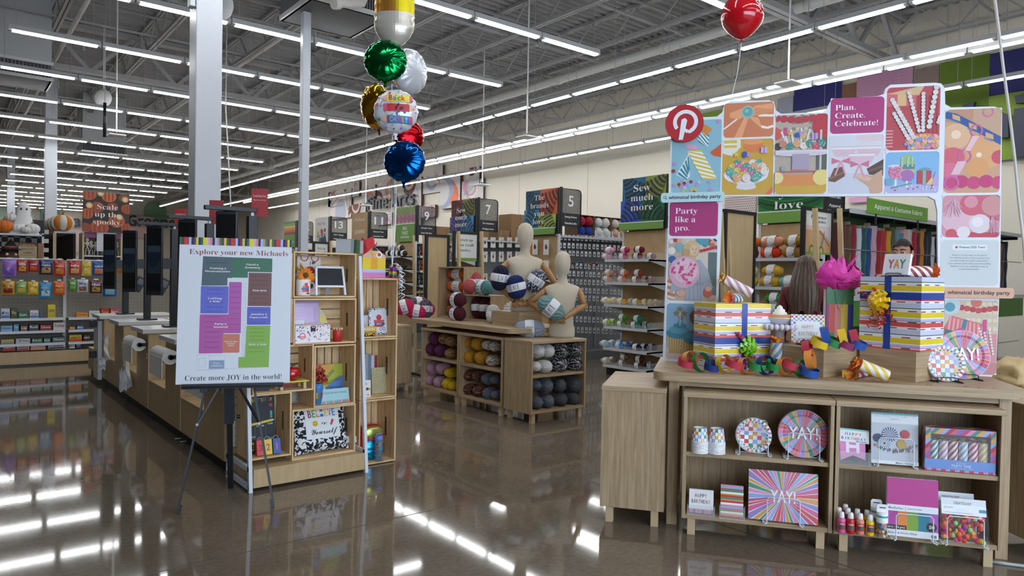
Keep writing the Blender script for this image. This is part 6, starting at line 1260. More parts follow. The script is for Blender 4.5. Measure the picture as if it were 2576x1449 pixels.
for q in range(90):d=V((rnd.gauss(0,1),rnd.gauss(0,1),abs(rnd.gauss(.2,.7)))).normalized();s_=d.orthogonal()*.0016;c=V((0,0,26*k));L=rnd.uniform(10,19)*k;b_.add([c+s_,c-s_,c+d*L],[(0,1,2)],M(rnd.choice(['#d9a22c','#c98a1c','#b5404c','#4f7fae','#dfc25c','#5a7a3c']),.25,.8))
b_.obj('tinsel',BWt)
BWp=BWt.location+V((0,0,30*k))
for i,(px,hh,c,nm)in enumerate(((862,34,'#a9aeb2','pale grey'),(870,36,'#8f9599','grey'),(878,35,'#3f5238','dark green'),(886,34,'#5a6a4c','olive'),(894,33,'#b9bcbc','silver'))):
 b_=B();b_.M=Matrix.Rotation(.9,4,'Z')@Matrix.Rotation(.12,4,'Y');b_.rbox(-.004,.004,-.05,.05,0,kk(hh),M(c,.3),.001);o=b_.obj('card_pack',None,V((place(px,4.5,0).x,4.5,c1[3]+.001)));tag(o,f'{nm} card pack standing on top of the chalkboard crate','card pack','card packs on the crate top')
for i,(px,py)in enumerate(((463,1113),(448,1106))):
 p=Pz(px,py,.002);b_=B();b_.grid(lambda u,v:((u-.5)*.05,(v-.5)*.03,.004+.008*abs(sin(7*u+5*v+i))),5,5,M('#d9dadb',.7));tag(b_.obj('paper_scrap',None,p),f'{("larger", "smaller")[i]} white paper scrap on floor left of the easel','litter')
b_=B();b_.tube([Pz(2488,1412,.008),Pz(2530,1418,.008),Pz(2576,1424,.008),Pz(2640,1436,.008)],.008,M('#b5b6b8',.4),8);tag(b_.obj('floor_cable'),'grey cable on floor under the right end cabinet','cable')
# ================================================================== balloons
def foil(h,r=.13):return M(h,r,.95)
BD=5.05
def balloon(label,px,py,rx,ry,m_,yaw=0,tilt=0,depth=BD,art=None,name='foil_balloon'):
 c=Pd(px,py,depth);k=depth/FPX;R=ry*k;t_=thing(name,label,'balloon',c,(tilt,0,atan2(-_rh.y,-_rh.x)+pi+yaw),'back to school balloon bunch');b_=B();n,mm=64,20;T=R*.5;vs=[]
 for j in range(mm+1):
  q=pi*j/mm;r=R*sin(q)**.85 if 0<j<mm else 0;y=-T*cos(q)
  for i in range(n):
   a=2*pi*i/n;e=max(0,sin(q))**3;wv=1+e*(.018*sin(13*a+1.3)+.012*sin(29*a)+.01*sin(41*a+2));pk=e*.035*R*sin(23*a+3*cos(5*a))*(1 if cos(q)<0 else-1)
   vs.append((r*wv*cos(a),y+pk*abs(cos(q))*3,r*wv*sin(a)))
 b_.add(vs,[(j*n+i,j*n+(i+1)%n,(j+1)*n+(i+1)%n,(j+1)*n+i)for j in range(mm)for i in range(n)],m_,True);b_.obj('foil_body',t_)
 b_=B();L=R*.32;b_.add([(-R*.13,0,-R*.97),(R*.13,0,-R*.97),(R*.05,.004,-R*1.12),(R*.09,0,-R*.97-L),(-R*.05,0,-R*.97-L*.95),(-R*.05,-.004,-R*1.12)],[(0,1,2,5),(5,2,3,4)],m_);b_.obj('tail',t_)
 if art:
  b_=B();surf=lambda x,z:-T*sqrt(max(0,1-min(1,(hypot(x,z)/R)**2.35)))-.003
  art(b_,R,surf);b_.obj('printing',t_)
 return t_
balloon('shiny green foil balloon high in the bunch',970,153,50,54,foil('#0a7a3c'),.1,-.15);balloon('pearly white foil balloon turned edgewise, right of the green one',1030,181,34,56,M('#d3d6dc',.25,.35),.95,.1,BD+.22)
balloon('shiny gold foil balloon turned edgewise, left of the printed one',946,268,34,56,foil('#c98f0e'),-.85,.15,BD+.2);balloon('shiny red foil balloon half hidden behind the printed one',1028,342,36,40,foil('#b5101c'),.5,0,BD+.28)
def a_school(b_,R,surf):
 rnd=random.Random(2)
 def disc(x,z,r,m_,n=10,star=False):b_.add([(x+(r if not star or i%2==0 else r*.45)*cos(2*pi*i/n),surf(x,z)-.001,z+(r if not star or i%2==0 else r*.45)*sin(2*pi*i/n))for i in range(n)],[list(range(n))],m_)
 for q in range(110):
  a,d=rnd.uniform(0,6.28),rnd.uniform(.1,.93)*R;disc(d*cos(a),d*sin(a),R*rnd.choice((.022,.03,.06)),M(rnd.choice(['#c9303a','#2f5fa8','#e0b82c','#3f9a6a','#2a2c38','#7a5aa8']),.4),10,q%4==0)
 def quad(pts,m_,off=.003):
  nsub=8;(ax,az),(bx,bz),(cx,cz_),(dx,dz_)=pts;g=lambda u,v:((ax*(1-u)+bx*u)*(1-v)+(dx*(1-u)+cx*u)*v,(az*(1-u)+bz*u)*(1-v)+(dz_*(1-u)+cz_*u)*v)
  b_.grid(lambda u,v:(g(u,v)[0],surf(*g(u,v))-off,g(u,v)[1]),nsub,3,m_)
 for z,c,tip in((.52,'#e3cf4a',-1),(.08,'#c0303f',1),(-.45,'#2f78b8',-1)):
  z0,z1=(z-.17)*R,(z+.17)*R;quad([(-.38*R,z0),(.62*R,z0),(.62*R,z1),(-.38*R,z1)],M(c,.4));xe=-.38*R if tip<0 else .62*R;quad([(xe,z0),(xe+tip*.3*R,z*R-.02*R),(xe+tip*.3*R,z*R+.02*R),(xe,z1)],M('#dcb59c',.4));xo=.62*R if tip<0 else-.38*R;quad([(xo,z0),(xo-tip*.14*R,z0),(xo-tip*.14*R,z1),(xo,z1)],M('#c9607c',.4))
 def word(s,x,z,w,h,cols,st):
  for i,ch in enumerate(s):
   vs,fs,bw=glyphs(ch,st);q=w/len(s);kx=q*.86/bw;b_.add([(x+i*q+a*kx,surf(x+i*q+a*kx,z+c*h/.7)-.006,z+c*h/.7)for a,c in vs],fs,cols[i%len(cols)])
 C_=[M(h,.4)for h in('#b5303c','#3f6fb5','#3f8a4c','#c9343c')];word('Back',-.3*R,.41*R,.75*R,.25*R,C_,'heavy');vs,fs,bw=glyphs('to','script');kx=.4*R/bw;b_.add([(-.02*R+a*kx,surf(-.02*R+a*kx,-.02*R+c*kx)-.006,-.02*R+c*kx)for a,c in vs],fs,BLACK);word('SCHOOL!',-.38*R,-.56*R,.95*R,.23*R,[M(h,.4)for h in('#c9343c','#e0b82c','#7fc0d9','#c9607c')],'heavy')
balloon('printed Back to School foil balloon with pencils and stars',996,281,52,55,M('#dadde4',.25,.2),.12,0,BD-.1,a_school)
balloon('shiny blue foil balloon, lowest of the bunch',1018,406,50,53,foil('#0a4f9a'),-.1,-.1,BD-.05)
# pencil shaped balloon, upper end out of the picture
c=Pd(992,60,BD+.05);k=BD/FPX;PBn=thing('pencil_balloon','large pencil shaped foil balloon, gold, yellow and cream, at picture top','balloon',c,(0,0,atan2(-_rh.y,-_rh.x)+pi),'back to school balloon bunch')
def pen(t):
 return 51 if t>0 else 51-40*(abs(t)/62)**2.1 if t>-62 else 4
for nm,z0,z1,ms in(('gold_shaft',22,190,[M('#c98f3a',.3,.75),M('#cfc01c',.3,.7)]),('cream_point',-58,22,[M('#d2ccc0',.25,.45)])):
 b_=B();n=40
 for i in range(n):
  for j in range(16):
   f=lambda ii,jj:(lambda z,a:((pen(z)*(1+.012*sin(z*.9)))*k*cos(a),pen(z)*.62*k*sin(a),z*k))(z0+(z1-z0)*jj/16,2*pi*ii/n)
   b_.add([f(i,j),f(i+1,j),f(i+1,j+1),f(i,j+1)],[(0,1,2,3)],ms[0]if len(ms)==1 or n/4<=i+0<n*.77 else ms[1],True)
 b_.obj(nm,PBn)
b_=B();b_.ball((13*k,0,-62*k),(9*k,7*k,7*k),M('#1c1d22',.25,.5),14,10);b_.obj('black_tip',PBn)
# ribbons from the bunch down to its weight
RB=M('#e4e6ea',.35);rb=thing('balloon_ribbons','white balloon ribbons running down to the rainbow weight, tails curled','ribbon',BWp)
for i,(px,py)in enumerate(((997,464),(985,210),(1000,345))):
 p=Pd(px,py,BD)-BWp;b_=B();strip(b_,lambda t:p*(1-t)+V((.006*sin(4*t+i),.004*i,-.02*sin(pi*t))),24,.006-.0008*i,RB,lambda t:(1,.3*i,.2));b_.obj('ribbon',rb)
b_=B();rnd=random.Random(4)
for i in range(6):
 ph=rnd.uniform(0,6);L=rnd.uniform(.18,.36);dx=rnd.uniform(.02,.06);strip(b_,lambda t:(dx*min(1,4*t)+.014*cos(40*t+ph),-.06*min(1,3*t)+.014*sin(40*t+ph),.02-L*max(0,t-.1)),70,.004,RB,lambda t:(.3,.3,1))
b_.obj('curled_tail',rb)
# red latex balloon behind the backdrop
RD=4.6;c=Pd(1867,40,RD);k=RD/FPX;LB=thing('latex_balloon','red latex balloon floating above the party backdrop at picture top','balloon',c,(0,0,atan2(-_rh.y,-_rh.x)+pi));b_=B();pr=[]
for j in range(25):q=pi*j/24;z=-cos(q);r=sin(q)*(1-.0 if z>0 else 1-.12*z*z+.0);r=max(0,sin(q))*(1 if z>-.2 else 1-.28*((-z-.2)/.8)**1.3);pr.append((r*52*k,(z*(58 if z<0 else 54))*k))
b_.lathe(pr,M('#c00c1c',.12,coat=.6),40);b_.obj('balloon_body',LB);b_=B();b_.lathe([(.001,-66*k),(5*k,-65*k),(2*k,-60*k),(3*k,-56*k)],M('#a00a16',.3),12);b_.obj('knot',LB);b_=B()
def latex(s,z,hh,st,a0,wa):
 vs,fs,bw=glyphs(s,st);b_.add([((52.4*k*sqrt(max(.05,1-((z+y*hh/.7)/58)**2)))*cos(a0+wa*x/bw),(52.4*k*sqrt(max(.05,1-((z+y*hh/.7)/58)**2)))*sin(a0+wa*x/bw),(z+y*hh/.7)*k)for x,y in vs],fs,M('#e9d9d9',.4))
latex('Party',26,15,'heavy',-1.15,1.0);latex('Shop',8,17,'heavy',-1.2,1.0);latex('at',-6,7,'sans',-1.2,.25);latex('Michaels',-8,10,'script',-.9,.9);b_.obj('lettering',LB)
b_=B();p1=Pd(1840,252,RD)-c;b_.tube([V((0,0,-64*k)),V((0,0,-64*k))*.5+p1*.5+V((.01,0,0)),p1,p1*2.0-V((.02,0,-64*k)),V((p1 .x*2.2,p1 .y*2.2,TT-c.z+.001))],.0022,RB,6);b_.obj('string',LB)
# slack cord in front of the wall at the right
b_=B();pts=[Pd(2503,0,3.9),Pd(2512,70,3.9),Pd(2524,170,3.9),Pd(2540,290,3.9),Pd(2553,400,3.9),Pd(2562,500,3.9),Pd(2574,600,3.9),Pd(2588,760,3.9)];pts=[pts[0]+V((0,0,3.4))]+pts;b_.tube(pts,.0075,M('#c9c6c0',.4),8)
tag(b_.obj('hanging_pole'),'thin pale pole hanging right of the party backdrop','pole')
# ================================================================== checkout counters and self-service tills
CT=M('#c9cac9',.35);KIOSK=M('#15181d',.4)
def counter(y0,label,roll=False,y1=None,ledge=True):
 t_=thing('checkout_counter',label,'checkout counter',V((1.47,y0,0)));b_=B();b_.rbox(-.05,.77,0,.52,.765,.805,CT,.004);b_.obj('worktop',t_)
 b_=B();b_.rbox(0,.74,.02,.5,.08,.765,OAKP_V,.002);b_.obj('cabinet_body',t_);b_=B();b_.box(.03,.72,.05,1.1,0,.08,BLACK);b_.obj('toe_kick',t_)
 if ledge:b_=B();b_.rbox(0,.74,.5,1.118,.08,.335,OAKP_V,.002);b_.rbox(-.004,.74,.5,1.118,.335,.35,OAKP_V,.002);b_.obj('low_ledge',t_)
 b_=B();b_.box(-.004,0,.07,.11,.53,.58,STEEL);b_.box(-.006,-.004,.08,.1,.545,.565,DKGREY);b_.obj('lock_plate',t_)
 if roll:
  b_=B();b_.cyl((-.07,.04,.665),(-.07,.46,.665),.058,M('#dcdcda',.7),n=24);b_.box(-.132,-.127,.04,.46,.5,.66,M('#dcdcda',.7));b_.obj('paper_roll',t_)
  b_=B();b_.cyl((-.07,.02,.665),(-.07,.04,.665),.02,BLACK,n=12);b_.cyl((-.07,.46,.665),(-.07,.49,.665),.02,BLACK,n=12);b_.box(-.08,.0,.02,.035,.65,.68,BLACK);b_.box(-.08,0,.465,.48,.65,.68,BLACK);b_.obj('roll_holder',t_)
 return t_
for y0,lab,rl in((9.3,'farthest checkout counter, grey worktop, beside the snack racks',0),(8.18,'checkout counter with grey worktop, second from the snack racks',0),(7.06,'checkout counter with white paper roll on its end, third from snack racks',1),(5.94,'checkout counter with large white paper roll, just left of the map board',1),(4.82,'nearest checkout counter, behind the map board and crate rack',1)):counter(y0,lab,rl)
b_=B();b_.rbox(1.425,1.468,9.42,9.72,.05,.74,M('#d5d8da',.4),.004);o=b_.obj('machine_body');t_=thing('cash_recycler','white upright cash machine at the end of the farthest counter','machine',V((1.44,9.42,0)));o.parent=t_;o.location=-t_.location;b_=B()
for z in(.66,.3):b_.rbox(1.36,1.425,9.5,9.6,z,z+.08,BLACK,.005)
o=b_.obj('slot_tray',t_);o.location=-t_.location
for i,(y,lab)in enumerate(((7.72,'white carrier bags drooping from the ledge beside the third counter'),(8.85,'small white carrier bag hanging beside the second counter'))):
 b_=B();s_=1-.35*i;b_.grid(lambda u,v:(1.43-.03*sin(3*v)*(1-u)-.02*sin(9*u+4*v),y+(u-.5)*(.1+.12*v)*s_*1.6+.012*sin(14*v),.62-.42*v*s_+.02*sin(12*u)),10,12,M('#dfe1e2',.5));b_.grid(lambda u,v:(1.41-.05*sin(3*u),y+.05+(u-.5)*.2*s_+.02*sin(9*v),.36-.2*v*s_+.02*sin(14*u)),8,6,M('#e4e6e8',.5));tag(b_.obj('carrier_bag'),lab,'carrier bag')
def kiosk(y,label,scr_,reader=True,x=1.73,arm=True,col='#27406a'):
 t_=thing('self_checkout',label,'self checkout',V((x,y,.806)));b_=B();b_.rbox(-.09,.09,-.07,.07,0,.016,KIOSK,.003);b_.rbox(-.032,.032,-.03,.03,.016,.93,KIOSK,.004);b_.obj('post',t_)
 b_=B();b_.M=Matrix.Rotation(-.55,4,'Z');b_.rbox(-.22,-.08,-.09,-.05,.30,.955,KIOSK,.006);b_.bar((-.12,-.05,.6),(0,.0,.6),.06,.1,KIOSK);b_.obj('screen_housing',t_)
 b_=B();b_.M=Matrix.Rotation(-.55,4,'Z')@Matrix.Translation((0,-.0915,0))@Matrix.Rotation(pi/2,4,'X');p=Pic(b_,-.212,.34,-.088,.93,M('#0c0f14',.15,coat=.5))
 p.rect(.04,.28,.96,.72,M('#1a2433',.15));p.rect(.04,.62,.96,.72,M('#33404f',.15));p.pg([(.04,.28),(.96,.28),(.96,.5),(.5,.36),(.04,.44)],M('#26343c',.15));b_.obj('screen',t_)
 if reader:b_=B();b_.M=Matrix.Translation((.13,-.05,.36))@Matrix.Rotation(.5,4,'Y');b_.rbox(-.05,.05,-.04,.0,-.09,.09,KIOSK,.005);b_.box(-.035,.035,-.042,-.04,.0,.07,M('#2f3640',.2));b_.bar((-.1,.03,-.05),(0,-.01,-.02),.03,.03,KIOSK);b_.obj('card_reader',t_)
 if arm:
  b_=B();b_.rbox(-.32,.03,-.02,.02,.955,.985,KIOSK,.004);b_.bar((0,0,.92),(0,0,.96),.02,.02,LTGREY);b_.obj('camera_arm',t_)
  b_=B();b_.M=Matrix.Translation((.06,.025,.93))@Matrix.Rotation(-.5,4,'Z');b_.box(-.055,.055,-.003,.003,0,.2,M('#a03034',.5));b_.M=b_.M@Matrix.Translation((0,-.0035,0))@Matrix.Rotation(pi/2,4,'X');b_.txt('Credit/Debit Only',0,.14,.09,.016,M('#e3c9c9',.5),'sans','c');b_.txt('Please have card ready',0,.115,.085,.009,M('#e3c9c9',.5),'sans','c');b_.obj('red_card',t_)
 return t_
kiosk(9.55,'self checkout screen on black post, on the farthest counter',1,arm=False);kiosk(8.4,'self checkout screen on black post, on the second counter',1,arm=False)
kiosk(7.28,'self checkout screen on black post, on the third counter',1);kiosk(6.15,'self checkout screen with red card, showing over map board left half',1);kiosk(5.03,'self checkout screen with red card, showing over map board right half',1,x=1.70,col='#5a3a6a')
b_=B();b_.rbox(1.55,1.63,5.15,5.21,.806,1.80,KIOSK,.004);tag(b_.obj('till_pole'),'thick black pole between the two tills above the map board','pole')
for k,(y,lab)in enumerate(((9.5,'farthest counter'),(8.35,'second counter'))):
 b_=B();b_.rbox(1.95,2.2,y+.05,y+.25,.806,.812,M('#d9c9bc',.6),.001);tag(b_.obj('paper_sheet'),f'thin paper sheet lying on the {lab} worktop','paper')
 # ================================================================== snack wall
SY=11.7;GP=M('#8a8378',.7);SNB=Up((0,SY,0),0);SHG=M('#c3c6ca',.4)
SNX=[.60,1.385,2.17,2.95]
sn=thing('snack_gondola','grey pegboard snack rack with oak base, far left','gondola shelving',V((0,SY,0)))
b_=B();b_.box(SNX[0],SNX[-1],.28,.30,.05,1.46,GP)
for i in range(46):
 for j in range(26):x=SNX[0]+.03+.05*i;b_.box(x,x+.008,.2785,.28,.15+.05*j,.158+.05*j,M('#4f4a42',.8))
b_.obj('peg_panel',sn)
for x in SNX:b_=B();b_.box(x-.02,x+.02,.24,.30,.02,1.475,LTGREY);b_.obj('upright',sn)
b_=B();b_.box(SNX[0],SNX[-1],.24,.30,1.455,1.475,LTGREY);b_.obj('top_rail',sn);b_=B();b_.box(SNX[0],SNX[-1],.0,.28,.025,.19,OAKP_V);b_.box(SNX[0],SNX[-1],.02,.28,0,.025,BLACK);b_.obj('base',sn)
shz=[SNB(80,y)[1]for y in(801,833,864.5)]+[.205]
for i in range(3):
 for z in shz[:3]:b_=B();b_.box(SNX[i]+.02,SNX[i+1]-.02,0,.28,z-.012,z,SHG);b_.box(SNX[i]+.02,SNX[i+1]-.02,-.004,.002,z-.032,z+.003,M('#d6d9dc',.4));b_.obj('shelf',sn)
def snack_bag(x0,x1,y0,y1,c,c2,word,label,tc='#f0ece4'):
 a,z1=SNB(x0,(y0+y1)/2);d,_=SNB(x1,(y0+y1)/2);z0,z1=SNB((x0+x1)/2,y1)[1],SNB((x0+x1)/2,y0)[1];w,h=d-a,z1-z0;t_=thing('snack_bag',label,'snack bag',V(((a+d)/2,SY+.04,z0)),0,'hanging snack bags');m1=M(c,.25,coat=.4);b_=B();T=w*.2;ph=x0
 f=lambda u,v:(max(0,sin(pi*u))**.5)*(max(0,sin(pi*min(1,max(0,(v-.06)/.88))))**.55)
 for s_ in(-1,1):b_.grid(lambda u,v:(((u if s_>0 else 1-u)-.5)*w*(1-.05*sin(pi*v)),-s_*T*f(u,v)+.006*sin(9*v+5*u+ph)*f(u,v),h*v),10,12,m1)
 b_.obj('bag_body',t_);b_=B();m2=M(c2,.3,coat=.4);q=lambda u,v,e:((u-.5)*w*.9,-T*f(.05+.9*u,v)-e,h*v)
 b_.grid(lambda u,v:q(.14+.72*u,.12+.34*v,.004),8,4,m2);pp_=b_.obj('printed_panel',t_)
 vs,fs,bw=glyphs(word,'heavy');b_=B();kx=.72/bw;b_.add([q(.14+x*kx,.58+y*kx*.9*w/h,.005)for x,y in vs],fs,M(tc,.4));b_.obj('lettering',pp_)
 b_=B();b_.box(-w*.18,w*.18,-.03,-.028,h+.004,h+.022,M('#e4e6e8',.5));b_.tube([(0,.24,h-.02),(0,-.03,h-.015),(0,-.032,h+.005)],.003,STEEL,5);b_.obj('peg_hook',t_)
for a in((6,42,652,695,'#8a68bf','#7a4fb0','BOOM','lilac popcorn bag, first in the top row','#c93a8c'),(43,70,653,686,'#a82a28','#d9a83c','bits','red snack bag with yellow lower half, top row'),(71,98,654,684,'#a5202a','#c9582c','CHEEZ','red cracker bag beside the navy one, top row'),(99,134,653,691,'#1d3068','#c9923c','Doritos','navy chips bag in the top row'),(135,166,654,694,'#b5401f','#d9782c','Cheetos','orange-red puffs bag left of the white upright, top row'),(173,205,655,692,'#b0302a','#d9a86a','Ruffles','red ridged chips bag right of the white upright, top row'),(207,231,657,694,'#d5b53a','#e0c86a',"Lay's",'yellow potato chips bag in the top row','#b5302a'),(233,265,657,693,'#2a56a0','#d9823a','RUFFLES','blue, white and orange chips bag in the top row'),(267,293,657,690,'#84202c','#a8343c','Doritos','dark red chips bag right of the blue one, top row'),(296,312,657,690,'#a8843c','#8c5a2c','Nut','brown snack bag beside the till screen, top row'),(3,38,707,741,'#c79428','#8c2a24','BIT-O','gold candy bag with dark red lower half, second row','#5a2018'),(40,68,708,740,'#86a552','#c9b03c','Candy','green candy bag in the second row'),(70,98,709,741,'#dcb02a','#e8c85a','Gummi','yellow gummy bag in the second row','#8c4a1c'),(99,131,710,750,'#2488c4','#cfd6da','KLAY','shiny blue long bag in the second row','#e0d23c'),(135,164,707,742,'#d4582f','#e08a3c','Reese','orange candy bag in the second row','#f0d23c'),(173,194,703,731,'#5a9238','#7fb04a','Sour','small lime green bag in the second row'),(195,223,703,735,'#c4c6ca','#8c5a3c','Mix','pale grey bag with brown print, second row','#3a5a9c'),(226,258,705,738,'#55202c','#b59a3c','Nuts','dark maroon bag with gold band, second row'),(259,295,705,746,'#2a649c','#8fb5d0','KLAY','shiny blue bag near the tills, second row','#e0d23c')):snack_bag(*a)
def snack_box(x0,x1,h,sh,c,word,label,tc='#f0ece4',y=0,c2=None):
 z=shz[sh];a,d=SNB(x0,850)[0],SNB(x1,850)[0];w=d-a-.004;hh=h*9.6/FPX;t_=thing('snack_box',label,'snack box',V((a+.002,SY+.03+y,z+.001)),0,'snack boxes on the lower shelves');b_=B();b_.rbox(0,w,0,.13,0,hh,M(c,.45),.002);ct_=b_.obj('carton',t_);b_=B();b_.M=Matrix.Translation((0,-.0006,0))@Matrix.Rotation(pi/2,4,'X')
 if c2:b_.rect(.004,hh*.06,w-.004,hh*.34,M(c2,.45))
 b_.txt(word,w/2,hh*.42,w*.8,hh*.34,M(tc,.45),'heavy','c');b_.obj('printing',ct_)
for a in((2,25,25,0,'#c4ccd6','Mints','white and blue mint box on the top snack shelf','#2f5fa0',0,'#3f6fa8'),(27,43,26,0,'#2c4430','Whey','dark green box on the top snack shelf','#d9c23c'),(46,70,16,0,'#2f6a4c','Gum','flat green gum box on the top snack shelf'),(75,97,20,0,'#d3dae2','Gum','white and blue gum box on the top snack shelf','#b5303c',0,'#3f78b8'),(120,140,34,0,'#d9c52a','Lemon','tall yellow box on the top snack shelf','#3a3c2c',0,'#c9a41c'),(192,222,12,0,'#d98f2c','Duds','low orange candy box on the right bay top shelf','#8c2a1c'),(224,252,16,0,'#d3d6d2','Junior','white and green mint box on the right bay top shelf','#2f6a3c'),(254,276,22,0,'#b52a28','Tamale','red candy box on the right bay top shelf','#e8c23c'),(278,300,22,0,'#cf5560','Berry','pink candy box beside the till post'),(2,32,15,1,'#86aecb','Gum','pale blue box at left of the second snack shelf','#2f4f8c'),(34,48,18,1,'#5f94b0','Mint','small teal box on the second snack shelf'),(52,70,14,1,'#8c5a5a','Lip','small mauve box of jars on the second snack shelf'),(73,98,17,1,'#3a4a44','Roll','dark box of small bottles on the second snack shelf'),(101,131,15,1,'#8a2c30','Choco','dark red chocolate box on the second snack shelf'),(134,165,20,1,'#d0c6c0','Turtles','white printed chocolate box on the second snack shelf','#8c2a30'),(175,191,8,1,'#b5773a','Bar','low brown bar box on the right bay second shelf'),(194,212,10,1,'#5a7fb0','Bar','low blue bar box on the right bay second shelf'),(3,36,12,2,'#c9b23c','Gum','yellow topped box on the third snack shelf','#3a6a9c',0,'#4f7fae'),(40,77,13,2,'#b9bcbc','Tic','white clear tray box on the third snack shelf','#5a6a74'),(80,108,13,2,'#3f6a54','Ice','green box on the third snack shelf'),(111,128,12,2,'#4a7a7c','Ice','small teal box on the third snack shelf'),(132,165,14,2,'#556a6c','Gum','grey green box on the third snack shelf'),(175,207,18,2,'#d5a62c',"m&m's",'yellow candy box on the right bay third shelf','#5a2c1c',0,'#c9382c'),(210,229,18,2,'#4a2c20',"m&m's",'brown candy box on the right bay third shelf'),(6,40,17,3,'#b02828',"m&m's",'red candy box on the bottom snack shelf'),(43,75,16,3,'#c9c2c0','Reese','white and red candy box on the bottom snack shelf','#b02828',0,'#b02828'),(77,116,15,3,'#d9907c','Almond','salmon pink candy box on the bottom snack shelf'),(122,165,16,3,'#d3d3d2','Cookie','white box with dark biscuits on the bottom snack shelf','#2c2c30',0,'#3a3a40'),(175,190,10,3,'#c9cdd2','Mints','small white box on the right bay bottom shelf','#3f5f9c'),(192,206,16,3,'#33427c','Bar','small navy box on the right bay bottom shelf')):snack_box(*a)
b_=B();p=V((SNB(105,850)[0],SY+.06,shz[0]+.001));b_.lathe([(0,0),(.014,0),(.014,.05),(.007,.06),(.007,.075),(0,.075)],M('#3a74b0',.3),12);tag(b_.obj('small_bottle',None,p),'small blue bottle on the top snack shelf','bottle')
# tan partition behind the tills
b_=B();b_.rbox(2.98,3.9,11.6,11.66,0,1.5,OAKP_V,.002);tag(b_.obj('partition_panel'),'tan wooden partition panel behind the till screens','partition')
# ================================================================== Halloween racks beyond
SE=14.6;PB_=M('#3a3634',.8)
def pumpkin(label,loc,r,c,c2=None,squash=.78,stem='#8c6a3c'):
 t_=thing('pumpkin',label,'pumpkin',loc,0,'fabric pumpkins');b_=B();n,mm=40,12
 for i in range(n):
  f=lambda ii,jj:(lambda a,q:(r*sin(q)*(1-.07*abs(cos(5*a))**6)*cos(a),r*sin(q)*(1-.07*abs(cos(5*a))**6)*sin(a),r*squash*(1-cos(q)*(1-.12*abs(cos(q))**8))))(2*pi*ii/n,pi*jj/mm)
  for j in range(mm):b_.add([f(i,j),f(i+1,j),f(i+1,j+1),f(i,j+1)],[(3,2,1,0)],M(c2 if c2 and(i//4)%2 else c,.8),True)
 b_.obj('pumpkin_body',t_);b_=B();b_.tube([(0,0,2*r*squash*.93),(.01,0,2*r*squash*1.05),(.03,0,2*r*squash*1.12)],[r*.12,r*.08,r*.05],M(stem,.8),6);b_.obj('stem',t_);return t_
sg=thing('seasonal_gondola','grey Halloween rack with white and orange pumpkins on top, far left','gondola shelving',V((0,SE,0)));SZT=Py(50,588,SE).z;x0,x1=.3,Py(110,640,SE).x
b_=B();b_.box(x0,x1,.34,.38,0,SZT+.1,PB_)
for i in range(14):
 for j in range(9):
  if(i+j)%2:b_.box(x0+.085*i,x0+.085*i+.08,.335,.34,1.3+.08*j,1.375+.08*j,M('#b9b3aa',.8))
b_.obj('back_panel',sg)
for z in(SZT,1.0,.55,.15):b_=B();b_.box(x0,x1,-.02,.34,z-.03,z,SHG);b_.obj('shelf',sg)
for x in(x0,x1-.03):b_=B();b_.box(x,x+.03,-.02,.38,0,SZT+.02,SHG);b_.obj('upright',sg)
def pk(px,r,c,lab,dy=.12,c2=None):p=Py(px,585,SE+dy);pumpkin(lab,V((p.x,SE+dy,SZT+.001)),r,c,c2)
pk(8,.15,'#c96a1c','large orange pumpkin at the left end of the top shelf');pk(30,.1,'#b5581c','small dark orange pumpkin behind the white ones',.2);pk(46,.12,'#d5d3cf','white pumpkin in front of the ghost, left one');pk(80,.125,'#d5d3cf','white pumpkin in front of the ghost, right one');pk(64,.085,'#d0cdc8','small white pumpkin between the two larger white ones',.02)
p=V((Py(27,585,SE+.26).x,SE+.22,SZT+.001));pumpkin('white pumpkin standing higher behind the orange ones',p+V((0,.0,.2)),.1,'#d5d3cf');b_=B();b_.box(p.x-.1,p.x+.1,p.y-.08,p.y+.08,SZT,SZT+.2,M('#9a958c',.7));tag(b_.obj('display_block'),'pale block lifting the rear white pumpkin','riser')
GH=thing('ghost_figure','white fabric ghost standing among the pumpkins','ghost figure',V((Py(59,585,SE+.2).x,SE+.2,SZT+.001)));b_=B();n=40;vs=[]
prf=[(.24,0),(.2,.09),(.15,.2),(.115,.32),(.105,.42),(.08,.5),(.045,.54),(0,.555)]
for r,z in prf:vs+=[((r+.18*r*sin(7*2*pi*k/n)*(1-z/.55))*cos(2*pi*k/n),(r*.7)*sin(2*pi*k/n),z)for k in range(n)]
b_.add(vs,[(j*n+k,j*n+(k+1)%n,(j+1)*n+(k+1)%n,(j+1)*n+k)for j in range(len(prf)-1)for k in range(n)],M('#dcdcda',.85),True);b_.obj('sheet',GH);b_=B()
for s_ in(-1,1):b_.ball((.04*s_,-.075,.43),(.014,.01,.02),BLACK,10,8)
b_.obj('eyes',GH)
p=V((Py(92,585,SE+.15).x,SE+.25,SZT+.001));b_=B();b_.rbox(-.12,.12,-.06,.06,0,.26,M('#3c3e44',.6),.01)
for k in range(9):b_.tube([(-.1+.025*k,-.065,.02),(-.1+.025*k,-.065,.5-.03*abs(k-4))],.004,BLACK,5)
tag(b_.obj('wire_cloche',None,p),'dark wire lantern right of the white pumpkins','lantern')
